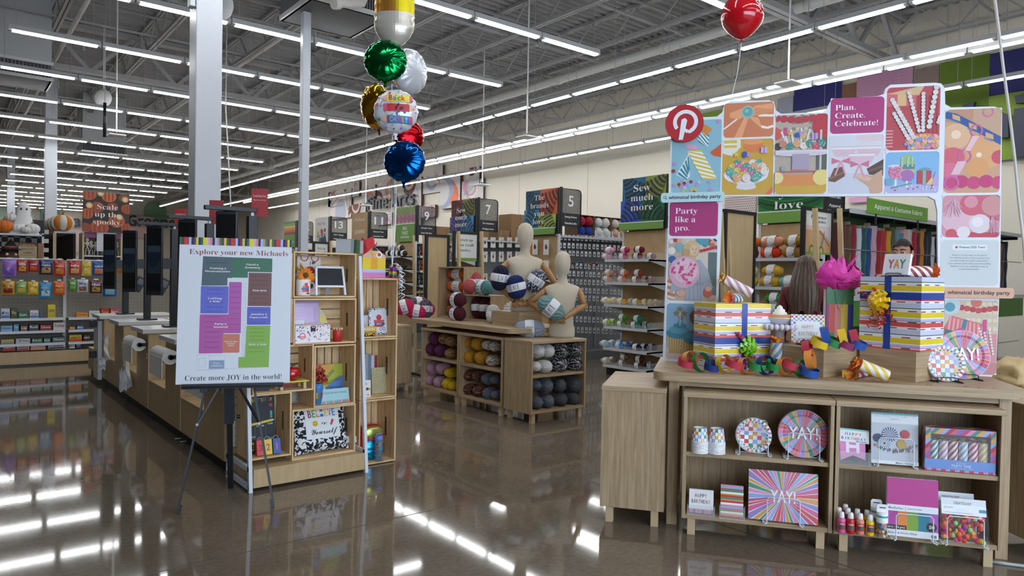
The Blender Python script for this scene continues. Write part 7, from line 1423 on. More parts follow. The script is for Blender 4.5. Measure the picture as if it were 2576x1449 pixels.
WT=thing('witch_figure','dark witch figure with black hat and orange band on the rack','witch figure',V((Py(28,640,SE).x,SE+.1,1.0+.001)));k=11.9/FPX;z0=Py(28,650,SE).z-1.0;b_=B();b_.lathe([(.0,0),(.15,0),(.17,z0+.05),(.14,z0+12*k),(.1,z0+22*k),(0,z0+26*k)],M('#4a2c24',.8),20);b_.obj('face',WT);b_=B();b_.lathe([(.19,z0+22*k),(.19,z0+24*k),(.1,z0+27*k),(.06,z0+38*k),(0,z0+50*k)],M('#1a191c',.8),20);b_.obj('hat',WT);b_=B();b_.lathe([(.1,z0+27*k),(.104,z0+29*k),(.098,z0+31*k)],M('#b5541c',.7),20);b_.obj('hat_band',WT);b_=B();[b_.ball((s_*.06,-.155,z0+10*k),(.022,.014,.022),M('#d8cfae',.5),10,8)for s_ in(-1,1)];b_.obj('eyes',WT)
def a_carn(p,w,h):p.rect(0,.78,1,1,M('#6a4030',.8));p.txt('CARNIVAL',.5,.8,.84,.13,M('#b9a98c',.8),'heavy','c');p.txt('BEERS & PIES',.5,.55,.7,.1,M('#5a4a3c',.8),'heavy','c');p.txt('GAMES',.5,.3,.5,.12,M('#7a4a34',.8),'heavy','c');p.rect(.1,.2,.9,.23,M('#8c7a64',.8))
z=Py(70,650,SE).z;z1=Py(70,611,SE).z;a,c=Py(46,640,SE).x,Py(93,640,SE).x;cs_=thing('carnival_sign','tan CARNIVAL sign hanging on the Halloween rack','sign',V(((a+c)/2,SE-.025,z)),tilt_face(0));b_=B();b_.rbox(-(c-a)/2,(c-a)/2,0,z1-z,-.015,0,M('#a8977c',.8),.002);b_.obj('board',cs_);b_=B();b_.z=.0004;a_carn(Pic(b_,-(c-a)/2,0,(c-a)/2,z1-z,M('#a8977c',.8)),c-a,z1-z);b_.obj('lettering',cs_);b_=B();b_.tube([(-.1,z1-z,0),(0,z1-z+.12,0),(.1,z1-z,0)],.004,M('#8c7a5c',.8),5);b_.obj('hanging_cord',cs_)
z2=z;a2,c2=Py(95,640,SE).x,Py(109,640,SE).x;b_=B();b_.rbox(a2,c2,SE-.035,SE-.022,z2,z1,M('#8c6a54',.8),.002);tag(b_.obj('wooden_plaque'),'narrow brown plaque beside the CARNIVAL sign','sign')
# spooky end rack
SP=14.9;xs0,xs1=Py(212,600,SP).x,Py(304,600,SP).x;ER=thing('seasonal_end_rack','Halloween end rack with skeleton figurines under the spooky sign','gondola shelving',V((xs0,SP,0)));w=xs1-xs0;zt_=Py(260,588,SP).z
b_=B();b_.box(0,w,.36,.4,0,zt_,M('#6d625c',.8));rnd=random.Random(3)
for i in range(9):
 for j in range(5):b_.ball((.05+.065*i,.358,1.3+.13*j+.06*(i%2)),(.022,.002,.05),M('#4a4240',.8),8,6)
b_.obj('damask_panel',ER)
for z in(Py(260,643,SP).z,1.0,.5,.12):b_=B();b_.box(0,w,0,.36,z-.025,z,SHG);b_.obj('shelf',ER)
for x in(-.03,w):b_=B();b_.box(x,x+.03,0,.4,0,zt_,M('#b5a684',.5));b_.obj('side_post',ER)
b_=B();b_.box(0,w,-.005,.0,zt_-.08,zt_+.02,M('#8c4a74',.6));b_.obj('purple_strip',ER)
zs=Py(260,643,SP).z+.001;BN_=M('#cfcbc0',.7)
for i in range(8):
 x=.06+(w-.1)*i/7;t_=thing('skeleton_figurine',f'{nth(i)} white skeleton figurine from the left under the spooky sign','skeleton figurine',V((xs0+x,SP+.1+.05*(i%2),zs)),0,'skeleton figurines');b_=B();h=.26+.05*(i%3==0);b_.tube([(0,0,h*.42),(0,0,h*.8)],.012,BN_,6);b_.ball((0,0,h*.68),(.038,.026,h*.12),BN_,10,8)
 for s_ in(-1,1):b_.tube([(.014*s_,0,h*.42),(.025*s_,-.01,h*.2),(.02*s_,0,0)],.008,BN_,5);b_.tube([(.035*s_,0,h*.76),(.065*s_,-.01,h*.6),(.04*s_,-.03,h*.5)],.007,BN_,5)
 b_.obj('bones',t_);b_=B();b_.ball((0,0,h*.9),(.03,.03,.036),BN_,12,8);b_.obj('skull',t_)
 if i in(2,5):b_=B();b_.lathe([(.045,h*.97),(.045,h*.98),(.026,h*.99),(.024,h*1.12),(0,h*1.12)],BLACK,12);b_.obj('top_hat',t_)
SS=Up((0,SP-.06,0),0);x0,z0_=SS(208,582);x1_,z1_=SS(326,490);SPS=thing('spooky_sign','dark sign with glowing pumpkins reading Scale up the spooky','sign',V((x0,SP-.06,z0_)),tilt_face(0));w,h=x1_-x0,z1_-z0_;b_=B();b_.box(0,w,0,h,-.03,0,M('#1c1512',.6));o=b_.obj('board',SPS);b_=B();b_.dz=.0003;b_.z=.001;p=Pic(b_,0,0,w,h,M('#2a1c16',.5))
for x,y,r,c in((.12,.95,.17,'#b5542a'),(.55,.92,.16,'#c9683a'),(.88,.9,.12,'#7a4a2c'),(.3,.62,.15,'#a84a26'),(.08,.45,.14,'#b5562c'),(.95,.62,.14,'#a34a24'),(.72,.3,.18,'#b85a2e'),(.35,.12,.2,'#b04f28'),(.05,.1,.13,'#8c3f20'),(.95,.12,.14,'#a84a26'),(.62,.65,.12,'#8f4424')):
 p.ell(x,y,r,M(c,.5),r*w/h*.9)
 for q in(-.5,0,.5):p.ell(x+r*q,y,r*.12,M('#8c3c1c',.5),r*.8)
for x,y in((.13,.66),(.37,.98),(.9,.86),(.78,.4)):p.ell(x,y,.075,M('#c9a06a',.5));p.ell(x,y,.045,M('#e8cf9c',.5))
for k,s_ in enumerate(('Scale','up the','spooky.')):p.txt(s_,.52,.58-.19*k,(.45,.55,.62)[k],.13,M('#ece4dc',.5),'serif','c')
b_.obj('printed_face',o)
b_=B();b_.box(w*.3,w*.7,-.35,0,-.03,-.018,SHG);b_.obj('bracket',SPS)
# receding shelf of striped pumpkins left of the spooky sign
LX=xs0-.06;LR=thing('pumpkin_rack','rack with a row of striped pumpkins, left of the spooky sign','gondola shelving',V((LX,SP,0)));zz=Px(208,573,LX-.15).z
y1_=21.0;b_=B();b_.box(-.36,-.02,.4,y1_-SP,zz-.03,zz,SHG);b_.obj('top_shelf',LR);b_=B();b_.box(-.06,-.02,.4,y1_-SP,0,zz-.03,PB_);b_.obj('back_panel',LR)
for z in(1.5,1.0,.5,.12):b_=B();b_.box(-.36,-.06,.4,y1_-SP,z-.02,z,SHG);b_.obj('shelf',LR)
b_=B();b_.box(-.38,-.33,.36,.40,0,zz-.03,STICK);b_.obj('wood_post',LR)
for i in range(9):pumpkin(f'{nth(i)} orange and white striped pumpkin from the near end of the row',V((LX-.2,SP+.7+.5*i,zz+.001)),.2,'#c9761f','#d5d0c4',.85)
# back wall lettering and colour arches
BW_=Up((0,YB-.05,0),0)
def wallpic(label,name,px,r,c,th=.04,y=YB-.06):
 p=Up((0,y,0),0);x0,z0,x1,z1=p.q(*px);b_=B();pts=rrect(x0,z0,x1,z1,min(r,(x1-x0)/2.01,(z1-z0)/2.01));b_.M=Matrix.Translation((0,y,0))@Matrix.Rotation(pi/2,4,'X');slab(b_,pts,0,th,M(c,.6),M(c,.6));return tag(b_.obj(name),label,'wall panel','colour panels on the back wall')
wallpic('green arched panel at the left of the back wall lettering','wall_art_panel',(100,515,150,640),.9,'#7fa18a');wallpic('pale pink arched panel under the Floral lettering','wall_art_panel',(150,540,205,640),.8,'#d3bdb8');wallpic('green arched panel behind the first letters of Greenery','wall_art_panel',(362,505,418,585),.9,'#7da385');wallpic('pink rounded panel behind the Greenery lettering','wall_art_panel',(326,545,400,600),.6,'#d6b3ae',.05,YB-.12);wallpic('pale green ribbed panel at far left of back wall','wall_art_panel',(0,515,22,620),.2,'#9db39f');wallpic('pink panel on the back wall right of the wide column','wall_art_panel',(545,545,600,640),.7,'#d7b6b4');wallpic('green arch on the back wall over the till screens','wall_art_panel',(600,515,690,640),1.0,'#7fa287',.05,YB-.12);wallpic('coral panel inside the green arch','wall_art_panel',(618,520,672,640),.9,'#d98a86',.05,YB-.18)
def wallword(word,x0,x1,yb,yt,label):
 u=Up((0,YB-.3,0),0);a,z0=u(x0,yb);c,_=u(x1,yb);z1=u(x0,yt)[1];b_=B();b_.M=Matrix.Translation((0,YB-.3,0))@Matrix.Rotation(pi/2,4,'X');vs,fs,bw=glyphs(word,'bold');k=(c-a)/bw;h=(z1-z0)/.7
 for zz in(.0,.08):b_.add([(a+x*k,z0+y*h,zz)for x,y in vs],fs,M('#2c2f33',.5))
 tag(b_.obj('wall_lettering'),label,'wall sign')
wallword('Greenery',322,476,568,541,'dark raised lettering Greenery on the back wall');wallword('Floral &',108,250,566,539,'dark raised lettering Floral and ampersand on the back wall')
# ================================================================== yarn
_yarn={}
YL=M('#dfe1e4',.6);YTX=M('#25272c',.6)
def yarn_mesh(L,R,cols,band,seed,fine,style):
 key=(round(L,3),round(R,3),cols,band,seed,fine,style)
 if key in _yarn:return _yarn[key]
 ms=[M(c,.95)for c in cols];nu,nv=(66,36)if not fine else(30,18);b_=B();ph=seed*1.7
 def prof(t):return max(0,1-abs(t)**2.6)**.5
 def S(i,j):
  a=2*pi*i/nu;t=-1+2*j/nv;q=prof(t);tw=2.2 if fine else 1.5;n1=11 if not fine else 15
  g=abs(sin(n1*.5*(a+tw*t+.5*sin(3*t+ph))))**.55;g2=noise.noise(V((cos(a)*1.5,sin(a)*1.5,t*1.6+ph)))
  r=R*(q*(.86+(.2 if not fine else .07)*g+.12*g2)+.02)
  if band and abs(t)<.36:r=min(r,R*1.03)
  return V((t*L/2,r*cos(a),r*sin(a)))
 for i in range(nu):
  for j in range(nv):
   if len(ms)>1:c=noise.noise(V((cos(2*pi*i/nu)*1.8+ph,sin(2*pi*i/nu)*1.8,j/nv*3+2*sin(2*pi*i/nu*2))));m_=ms[int((c+.5)*2.3*len(ms))%len(ms)]
   else:m_=ms[0]
   b_.add([S(i,j),S(i+1,j),S(i+1,j+1),S(i,j+1)],[(0,1,2,3)],m_,True)
 parts=[('yarn',b_)]
 if band:
  b_=B();w=L*(.15 if not fine else .17);n=28;prof_=[(-w,1.04),(-w*.6,1.10),(w*.6,1.10),(w,1.04)];vs=[(x,R*k*cos(2*pi*q/n),R*k*sin(2*pi*q/n))for x,k in prof_ for q in range(n)]
  b_.add(vs,[(j*n+q,j*n+(q+1)%n,(j+1)*n+(q+1)%n,(j+1)*n+q)for j in range(3)for q in range(n)],YL,True)
  rr_=R*1.115;f=lambda x,y:(x,-rr_*cos(y/rr_),rr_*sin(y/rr_))
  if style=='big':
   vt=lambda t,x0,y0,ww,hh,st:(lambda g:b_.add([f(x0+a*ww/g[2],y0+c*hh/.7)for a,c in g[0]],g[1],YTX))(glyphs(t,st))
   vt('BERNAT',-w*.8,R*.1,w*1.6,R*.15,'heavy');vt('Blanket',-w*.75,-R*.14,w*1.4,R*.13,'script');vt('BIG',-w*.5,-R*.38,w*1.0,R*.17,'heavy')
   for k in range(8):b_.add([f(-w*.9+w*.22*k,-R*.95),f(-w*.78+w*.22*k,-R*.95),f(-w*.78+w*.22*k,-R*.55-.06*R*(k%3)),f(-w*.9+w*.22*k,-R*.55-.06*R*(k%2))],[(0,1,2,3)],M('#5f7493',.6))
  elif style=='green':
   b_.add([f(-w*.1,R*.1),f(w*.8,R*.0),f(w*.7,R*.6),f(-w*.3,R*.75)],[(0,1,2,3)],M('#5f6f3a',.6));b_.add([f(-w*.7,-R*.5),f(w*.3,-R*.5),f(w*.3,-R*.35),f(-w*.7,-R*.35)],[(0,1,2,3)],M('#8f9498',.6))
  elif style=='dark':b_.add([f(-w*.1,-R*.6),f(w*.9,-R*.5),f(w*.7,R*.5),f(-w*.5,R*.7)],[(0,1,2,3)],M('#3a3c52',.6));b_.add([f(w*.3,-R*.6),f(w*.95,-R*.5),f(w*.9,-R*.1)],[(0,1,2)],M('#a85a3c',.6))
  parts.append(('paper_band',b_))
 _yarn[key]=parts;return parts
_ymesh={}
def yarn(label,c,axis,L,R,cols,group,band=True,seed=0,fine=False,style='big',name='yarn_skein'):
 parts=yarn_mesh(L,R,tuple(cols),band,seed%3,fine,style);k=id(parts);c=V(c);x=V(axis).normalized();y=-(C_O-c);y=(y-x*x.dot(y));y=(y.normalized()if y.length>.02 else x.orthogonal().normalized());z=x.cross(y);rot=Matrix((x,y,z)).transposed().to_euler()
 t_=thing(name,label,'yarn',c,rot,group);par_=t_
 for i,(nm,b_)in enumerate(parts):
  if(k,i)not in _ymesh:o=b_.obj(nm,par_);_ymesh[k,i]=o.data
  else:o=bpy.data.objects.new(nm,_ymesh[k,i]);COL.objects.link(o);o.parent=par_
  par_=o
 return t_
Z5=lambda x,y:(980+x*.2761,680+y*.2761)
Z4=lambda x,y:(880+x*.2899,440+y*.2899)
YX,YT,YTT=4.17,.757,.845
yt=thing('display_table','large oak yarn table with rounded corner, behind the yarn cabinets','table',V((YX,7.02,0)),-pi/2)
b_=B();b_.prism(rrect(-.02,.0,1.82,.86,.08,8),.80,YTT,OAK_H);b_.obj('tabletop',yt)
for x in(.03,1.66):
 for y in(.41,.74):b_=B();b_.rbox(x,x+.055,y,y+.055,0,.80,OAK_V,.002);b_.obj('leg',yt)
b_=B();b_.box(.085,1.66,.415,.44,.765,.80,OAK_H);b_.obj('apron',yt)
YC=[cabinet('open oak yarn cabinet with plum and mauve balls, far end of the row',V((YX,6.77,0)),-pi/2,.725,.4,group='oak yarn cabinets'),cabinet('open oak yarn cabinet with mustard and brown balls, middle of the row',V((YX,6.03,0)),-pi/2,.725,.4,group='oak yarn cabinets'),cabinet('open oak yarn cabinet with white and grey balls, under the smaller mannequin',V((YX,4.87,0)),0,.69,.40,group='oak yarn cabinets')]
q=Pz(1000,985,0);SCY=cabinet('closed oak cabinet under the hot pink yarn beside the crates',V((3.86,7.12,0)),0,.40,.55,solid=True)
def nest(cab,shelf,X=None,Y=None,items=(),pre=''):
 zs=(.44,.112)[shelf]
 for i,(x,y,r,cols,pos)in enumerate(items):
  px,py=Z5(x,y);p=Px(px,py,X)if X else Py(px,py,Y);R=hgt(depth_of(p),r*.2761)*.97;p.z=max(p.z,zs+R*.93);yarn(f'{cols[1]} chunky yarn ball, {pos}, {("upper", "lower")[shelf]} shelf of the {pre} cabinet',p,(1,0,0)if X else(0,1,0),.19,R,cols[0],f'{("upper", "lower")[shelf]} shelf yarn of the {pre} cabinet',band=False,seed=i,name='yarn_ball')
PLUM,TANV,MAUV,YEL,MUST,GRTV,BRNV,GREY,WHT,BWV,DGREY=((('#5a2447',),'plum'),(('#a3804f','#4a2c1c','#8f6a44'),'tan and brown'),(('#b58d9e',),'mauve pink'),(('#c9a81a',),'bright yellow'),(('#b5821c',),'mustard'),(('#b9b4aa','#5a5c60','#b58f64','#d5d2cc'),'grey and tan'),(('#4a2a20','#a8623a','#3a3c42','#3f2419'),'rust and charcoal'),(('#5d636e',),'blue grey'),(('#d6d5d0',),'white'),(('#16171a','#d3d4d6','#5a5c62','#1c1d20'),'black and white'),(('#4a4c52',),'dark grey'))
nest(0,0,X=YX+.14,pre='far yarn',items=((433,620,54,PLUM,'topmost plum'),(392,715,56,PLUM,'left plum'),(482,730,52,PLUM,'right plum'),(515,625,46,TANV,'upper left'),(575,645,48,TANV,'upper right'),(572,755,46,TANV,'lower one')))
nest(0,1,X=YX+.14,pre='far yarn',items=((405,885,54,MAUV,'upper left'),(492,890,54,MAUV,'upper right'),(385,1005,48,MAUV,'lower left'),(468,1020,48,MAUV,'lower right'),(568,930,46,YEL,'upper one'),(548,1035,52,YEL,'lower left'),(598,1050,40,YEL,'at the right edge')))
nest(1,0,X=YX+.14,pre='middle yarn',items=((735,660,50,MUST,'upper left'),(818,668,58,MUST,'upper right'),(750,785,58,MUST,'lower left'),(850,797,58,MUST,'lower right'),(915,678,46,GRTV,'upper left'),(978,690,44,GRTV,'upper right'),(950,820,48,GRTV,'lower one')))
nest(1,1,X=YX+.14,pre='middle yarn',items=((745,955,52,BRNV,'upper left'),(822,962,52,BRNV,'upper right'),(740,1080,48,BRNV,'lower left'),(832,1098,52,BRNV,'lower right'),(910,985,54,GREY,'upper left'),(985,992,40,GREY,'upper right'),(922,1120,54,GREY,'lower left'),(992,1130,38,GREY,'lower right')))
nest(2,0,Y=4.99,pre='near yarn',items=((1340,735,58,WHT,'upper left'),(1428,732,58,WHT,'upper right'),(1310,875,46,WHT,'lower left'),(1408,876,58,WHT,'lower right'),(1550,735,66,BWV,'upper left'),(1672,722,62,BWV,'upper right'),(1540,855,66,BWV,'lower left'),(1680,848,66,BWV,'lower right')))
nest(2,1,Y=4.99,pre='near yarn',items=((1312,1045,48,GREY,'upper left'),(1412,1050,64,GREY,'upper right'),(1530,1048,64,DGREY,'upper left'),(1675,1045,76,DGREY,'upper right'),(1325,1200,54,GREY,'lower left'),(1420,1190,60,GREY,'lower right'),(1542,1180,62,DGREY,'lower left'),(1655,1182,58,DGREY,'lower right')))
# cubbies on the table
def cubby(label,x0,x1,y0,y1,z0,z1,fr='x'):
 t_=thing('display_cubby',label,'display box',V((x0,y0,z0)));w,d,h=x1-x0,y1-y0,z1-z0;T=.014
 for nm,a in(('top_panel',(0,w,0,d,h-T,h)),('bottom_panel',(0,w,0,d,0,T)),('side_panel',(0,w,0,T,T,h-T)),('side_panel',(0,w,d-T,d,T,h-T)),('back_panel',(w-T,w,T,d-T,T,h-T))):b_=B();b_.rbox(*a,OAK_Y if 'panel' in nm and nm!='side_panel' else OAK_V,.001);b_.obj(nm,t_)
 return t_
CXF=4.62
def cy(px):d=_ray(px,700);return CXF*d.y/d.x
ya,yb=cy(1167),cy(1102);ztop=Px(1135,671,CXF).z
cubby('tall oak cubby holding orange yarn on the yarn table',CXF,CXF+.26,ya,yb,YTT,ztop);yc=cy(1236)
zl=Px(1200,742,CXF).z;cubby('low oak cubby holding burgundy yarn beside the orange one',CXF,CXF+.26,yc,ya-.002,YTT,zl)
def skein_at(label,zx,zy,X,L,R,cols,ax,seed=0,zmin=None,g='big skeins on the yarn table'):
 px,py=Z4(zx,zy);p=Px(px,py,X)
 if zmin is not None:p.z=max(p.z,zmin+R)
 return yarn(label,p,ax,L,R,cols,g,seed=seed)
hh=(ztop-YTT-.028)/4
for k in range(4):yarn(f'orange chunky skein, {("top", "second", "third", "lowest")[k]} of the stack in the tall cubby',V((CXF+.13,(ya+yb)/2,YTT+.014+hh*(3.5-k))),(0,-1,0),yb-ya-.04,hh*.49,('#b5561a','#b5561a','#c4661f'),'big skeins on the yarn table',seed=k)
for k in range(3):yarn(f'burgundy chunky skein standing in the low cubby, {nth(k)} from the left',V((CXF+.12,ya-.02-(ya-yc)*(.2+.29*k),YTT+.014+(zl-YTT-.03)*.5)),(0,.05,1),zl-YTT-.035,.075,('#4a1020',),'big skeins on the yarn table',seed=k)
def q4(x,y):return Z4(x,y)
p=Px(*Z4(930,1205),4.45);R=hgt(depth_of(p),17.5);yf=p.y
yarn('burgundy chunky skein lying in front of the cubbies, lower one',V((4.45,yf,YTT+R)),(0,1,0),.26,R,('#4a1020',),'big skeins on the yarn table',seed=1);yarn('burgundy chunky skein lying in front of the cubbies, upper one',V((4.46,yf+.01,YTT+R*2.93)),(0,1,0),.26,R,('#4a1020',),'big skeins on the yarn table',seed=2)
p=Px(*Z4(1060,850),CXF+.12);yarn('coral pink chunky skein standing on the low cubby',V((CXF+.17,p.y,zl+.13)),(0,.1,1),.25,.075,('#b54f55',),'big skeins on the yarn table',seed=0)
p=Px(*Z4(1035,965),CXF+.06);yarn('coral pink chunky skein lying end-on on the low cubby',V((CXF+.1,p.y+.02,zl+.085)),(.9,.5,0),.24,.082,('#b54f55',),'big skeins on the yarn table',seed=1)
p=Px(*Z4(1160,970),CXF+.04);yarn('teal chunky skein lying on the low cubby',V((CXF+.05,p.y,zl+.082)),(0,-1,0),.27,.08,('#5f9296',),'big skeins on the yarn table',seed=2)
# riser, white skeins, hot pink heap
RZ=Px(1268,783,4.45).z;ry0,ry1=4.45*_ray(1306,800).y/_ray(1306,800).x,4.45*_ray(1238,800).y/_ray(1238,800).x
rs=thing('display_riser','oak riser block under the tall mannequin on the yarn table','riser',V((4.45,ry0,YTT)));b_=B();b_.rbox(0,.30,0,ry1-ry0,0,RZ-YTT,OAK_Z,.001);b_.obj('riser_box',rs)
for i,(zx,zy,lab)in enumerate(((1270,1125,'left of the tall mannequin'),(1342,1120,'against the tall mannequin'))):p=Px(*Z4(zx,zy),4.86);yarn(f'white chunky skein standing behind the riser, {lab}',V((4.86,p.y,YTT+.12)),(.05,0,1),.25,.085,('#c9c5c2',),'big skeins on the yarn table',seed=i)
p=Px(*Z4(1224,1200),4.45);yarn('white chunky skein standing left of the riser block',V((4.52,ry1+.075,YTT+.1)),(0,0,1),.2,.07,('#c9c5c2',),'big skeins on the yarn table',seed=2)
for i,(zx,zy,dx,lab,col)in enumerate(((575,1190,.0,'front one of the heap','#c01f52'),(655,1165,.1,'right one of the heap','#c22a58'),(590,1120,.18,'top one of the heap','#bf2354'),(470,1145,.05,'left one, nearest the crates','#bd2050'))):
 p=Py(*Z4(zx,zy),7.22+dx);yarn(f'hot pink chunky skein on the closed cabinet, {lab}',V((p.x,p.y,max(p.z,YT+.078))),(.8,-.5,.15*(i-1)),.24,.082,(col,),'hot pink skeins on the closed cabinet',seed=i)
for i,(zx,zy,dx,lab)in enumerate(((690,1120,.38,'lying behind the hot pink heap'),(735,1165,.22,'standing with white band by the tall cubby'))):
 p=Py(*Z4(zx,zy),7.0+dx);yarn(f'purple and grey chunky skein {lab}',V((min(p.x,4.5),p.y,max(p.z,YTT+.08))),((.9,-.3,0),(.1,.1,1))[i],.24,.08,('#3f3448','#5a4a5c','#6a6470'),'big skeins on the yarn table',seed=i)
 # ---- mannequins
LIN=M('#c8bca6',.85,sheen=.3);MW=wood('mannequin_beech',[(.3,'#9a6d3f'),(.7,'#b58a58')],(20,20,3),.4,0)
def mannequin(label,base,H,yaw,elL,elR,hands):
 """linen bust of height H with jointed wooden arms; el*, hands in local metres"""
 t_=thing('mannequin',label,'mannequin',base,yaw);s=H/.88;b_=B();n=36
 rings=[(0,.125,.085,0),(.02,.135,.09,0),(.07,.135,.09,0),(.15,.118,.08,0),(.24,.112,.078,0),(.32,.128,.088,-.004),(.40,.148,.097,-.008),(.455,.165,.092,-.006),(.49,.178,.08,0),(.515,.170,.066,.004),(.532,.132,.055,.008),(.545,.082,.05,.01),(.56,.054,.048,.01),(.60,.046,.046,.006),(.635,.048,.05,.0),(.66,.062,.064,-.006),(.70,.073,.08,-.008),(.75,.08,.09,-.006),(.80,.078,.09,.0),(.84,.064,.076,.003),(.865,.04,.05,.005),(.878,.0,.0,.006)]
 vs=[]
 for z,a,d,o in rings:
  for k in range(n):
   q=2*pi*k/n;e=2.4 if z<.5 else 2;cx,sx=cos(q),sin(q);vs.append((s*a*(abs(cx)**(2/e))*(1 if cx>0 else-1),s*(d*(abs(sx)**(2/e))*(1 if sx>0 else-1)+o),s*z))
 b_.add(vs,[(j*n+k,j*n+(k+1)%n,(j+1)*n+(k+1)%n,(j+1)*n+k)for j in range(len(rings)-1)for k in range(n)]+[list(range(n))[::-1]],LIN,True)
 for sx in(-1,1):b_.ball((sx*.055*s,0,.012*s),(.06*s,.075*s,.03*s),LIN,16,8)
 b_.obj('linen_bust',t_)
 b_=B();b_.tube([(0,-.006*s+(.09*s)*-sin(pi*(.25+.62*i/14))*1.0,(.66+.21*i/14)*s)for i in range(15)],.0012,M('#a89f90',.9),5);b_.obj('seam',t_)
 for sg,el in((-1,elL),(1,elR)):
  sh=V((sg*.172*s,.0,.475*s));el=V(el);hd=V(hands)+V((sg*.03,0,0));fa=(hd-el)
  b_=B();b_.ball(sh,.03*s,MW,14,10);b_.tube([sh,sh*.65+el*.35,sh*.2+el*.8,el],[.027*s,.034*s,.029*s,.024*s],MW,14);b_.obj('upper_arm',t_)
  b_=B();b_.ball(el,.026*s,MW,14,10);b_.tube([el,el+fa*.3,el+fa*.8,el+fa*.86],[.025*s,.031*s,.021*s,.019*s],MW,14);b_.obj('forearm',t_)
  b_=B();b_.cyl(el+fa*.86,el+fa*.885,.0225*s,M('#7d5630',.4),n=14);b_.obj('wrist_joint',t_)
  d=V((-sg,-.12,-.22)).normalized();u=V((0,-.3,1));u=(u-d*u.dot(d)).normalized();w_=d.cross(u);c0=el+fa*.89;b_=B()
  b_.tube([c0,c0+d*.025*s,c0+d*.06*s,c0+d*.085*s],[.018*s,.028*s,.03*s,.024*s],MW,12,flat=.55)
  for f in range(4):
   r0=c0+d*.078*s+u*(.021-.014*f)*s;L=(.07,.078,.074,.06)[f]*s;bend=V((0,.6*(1 if sg>0 else .5),-.25));b_.tube([r0,r0+d*L*.4,r0+d*L*.72+bend*L*.12,r0+d*L*.95+bend*L*.3],[.0085*s,.008*s,.0072*s,.0055*s],MW,8)
  r0=c0+d*.03*s+u*.024*s;b_.tube([r0,r0+d*.022*s+u*.022*s,r0+d*.048*s+u*.026*s],[.0095*s,.0088*s,.0065*s],MW,8);b_.obj('hand',t_)
 return t_
fy=atan2(_rh.y,_rh.x)
b1=V((4.60,(ry0+ry1)/2-.06,RZ));d1=depth_of(b1);q=Pd(1318,782,d1+.02);b1=V((q.x,q.y,RZ));d1=depth_of(b1);H1=hgt(d1,224)
k1=d1/FPX
mannequin('tall linen mannequin with wooden arms cradling navy yarn, on the riser',b1,H1,fy+.12,(-84*k1,-.06,78*k1),(80*k1,-.05,66*k1),(-16*k1,-.19,20*k1))
b2=Pz(1412,848,YT);d2=depth_of(b2);k2=d2/FPX
mannequin('smaller linen mannequin with wooden arms holding sage yarn, on near yarn cabinet',b2,hgt(d2,217),fy-.18,(-80*k2,-.02,84*k2),(58*k2,-.03,82*k2),(-6*k2,-.17,44*k2))
def on_px(label,px,py,dep,ax,L,R,cols,seed=0):return yarn(label,Pd(px,py,dep),ax,L,R,cols,'skeins with the mannequins',seed=seed)
Rr,Uu=V((_rh.x,_rh.y,0)),V((0,0,1))
on_px('dark navy chunky skein in the left arm of the tall mannequin',1258,699,d1-.2,Rr*.15+Uu,.26,.082,('#141733',));on_px('navy blue chunky skein in the middle of the tall mannequin arms',1299,722,d1-.24,Rr*.25-Uu,.24,.088,('#16265c',),1);on_px('navy and white mixed skein in the right arm of the tall mannequin',1348,706,d1-.17,Rr*.62+Uu,.25,.082,('#1c2038','#c9c9cc','#1f2544','#6a6d80'),2);on_px('sage green chunky skein held by the smaller mannequin',1386,775,d2-.2,Rr*.7-Uu*.55,.3,.085,('#6f8c8c','#6f8c8c','#7d9898'),0)
p=Pz(1340,848,YT);R=hgt(depth_of(p),20.5);yarn('pale blue grey skein lying on near yarn cabinet beside the mannequin',V((p.x,p.y+.05,YT+R)),Rr+Uu*.03,.3,R,('#8f9aab',),'skeins with the mannequins',seed=1)
p=Pz(1330,822,YT);R=hgt(depth_of(p),20);yarn('dark green skein behind the pale blue grey one',V((p.x+.03,p.y,YT+R)),Rr*1+V((.3,.6,0)),.28,R,('#1f4f45',),'skeins with the mannequins',seed=2)
# ================================================================== aisle gondolas with end caps
XE=7.54;YK=[3.91,6.06,8.19,10.38,12.49,14.55,16.64,18.75];EW=.80;GZ=2.0
GRY=M('#85878a',.6);PALE=M('#a9abad',.6);OAKB=wood('end_panel_oak',[(.3,'#a98c62'),(.7,'#bd9f74')],(14,3,3),.55,0);GRN=M('#6f9a42',.55)
NUMW={'3':'three, over the fabric end','5':'five','7':'seven','9':'nine','11':'eleven','13':'thirteen','15':'fifteen'}
def shelf_unit(par,x0,x1,y0,y1,z,lip=True,clear=False):
 b_=B();b_.box(x0,x1,y0,y1,z-.022,z,M('#b5b8bb',.4));b_.box(x0-.006,x0,y0,y1,z-.03,z+.004,M('#c9cccf',.35))
 for y in(y0,y1-.006):b_.add([(x0,y,z),(x1,y,z),(x1,y,z-.1),(x0+.06,y,z-.03),(x0,y,z-.022),(x0,y+.006,z),(x1,y+.006,z),(x1,y+.006,z-.1),(x0+.06,y+.006,z-.03),(x0,y+.006,z-.022)],[(0,1,2,3,4),(9,8,7,6,5)],M('#b5b8bb',.4))
 b_.obj('shelf',par)
 if clear:b_=B();b_.box(x0-.004,x0-.001,y0+.01,y1-.01,z,z+.05,CLEAR);b_.box(x0,x1-.02,y0,y0+.003,z,z+.09,CLEAR);b_.obj('clear_guard',par)
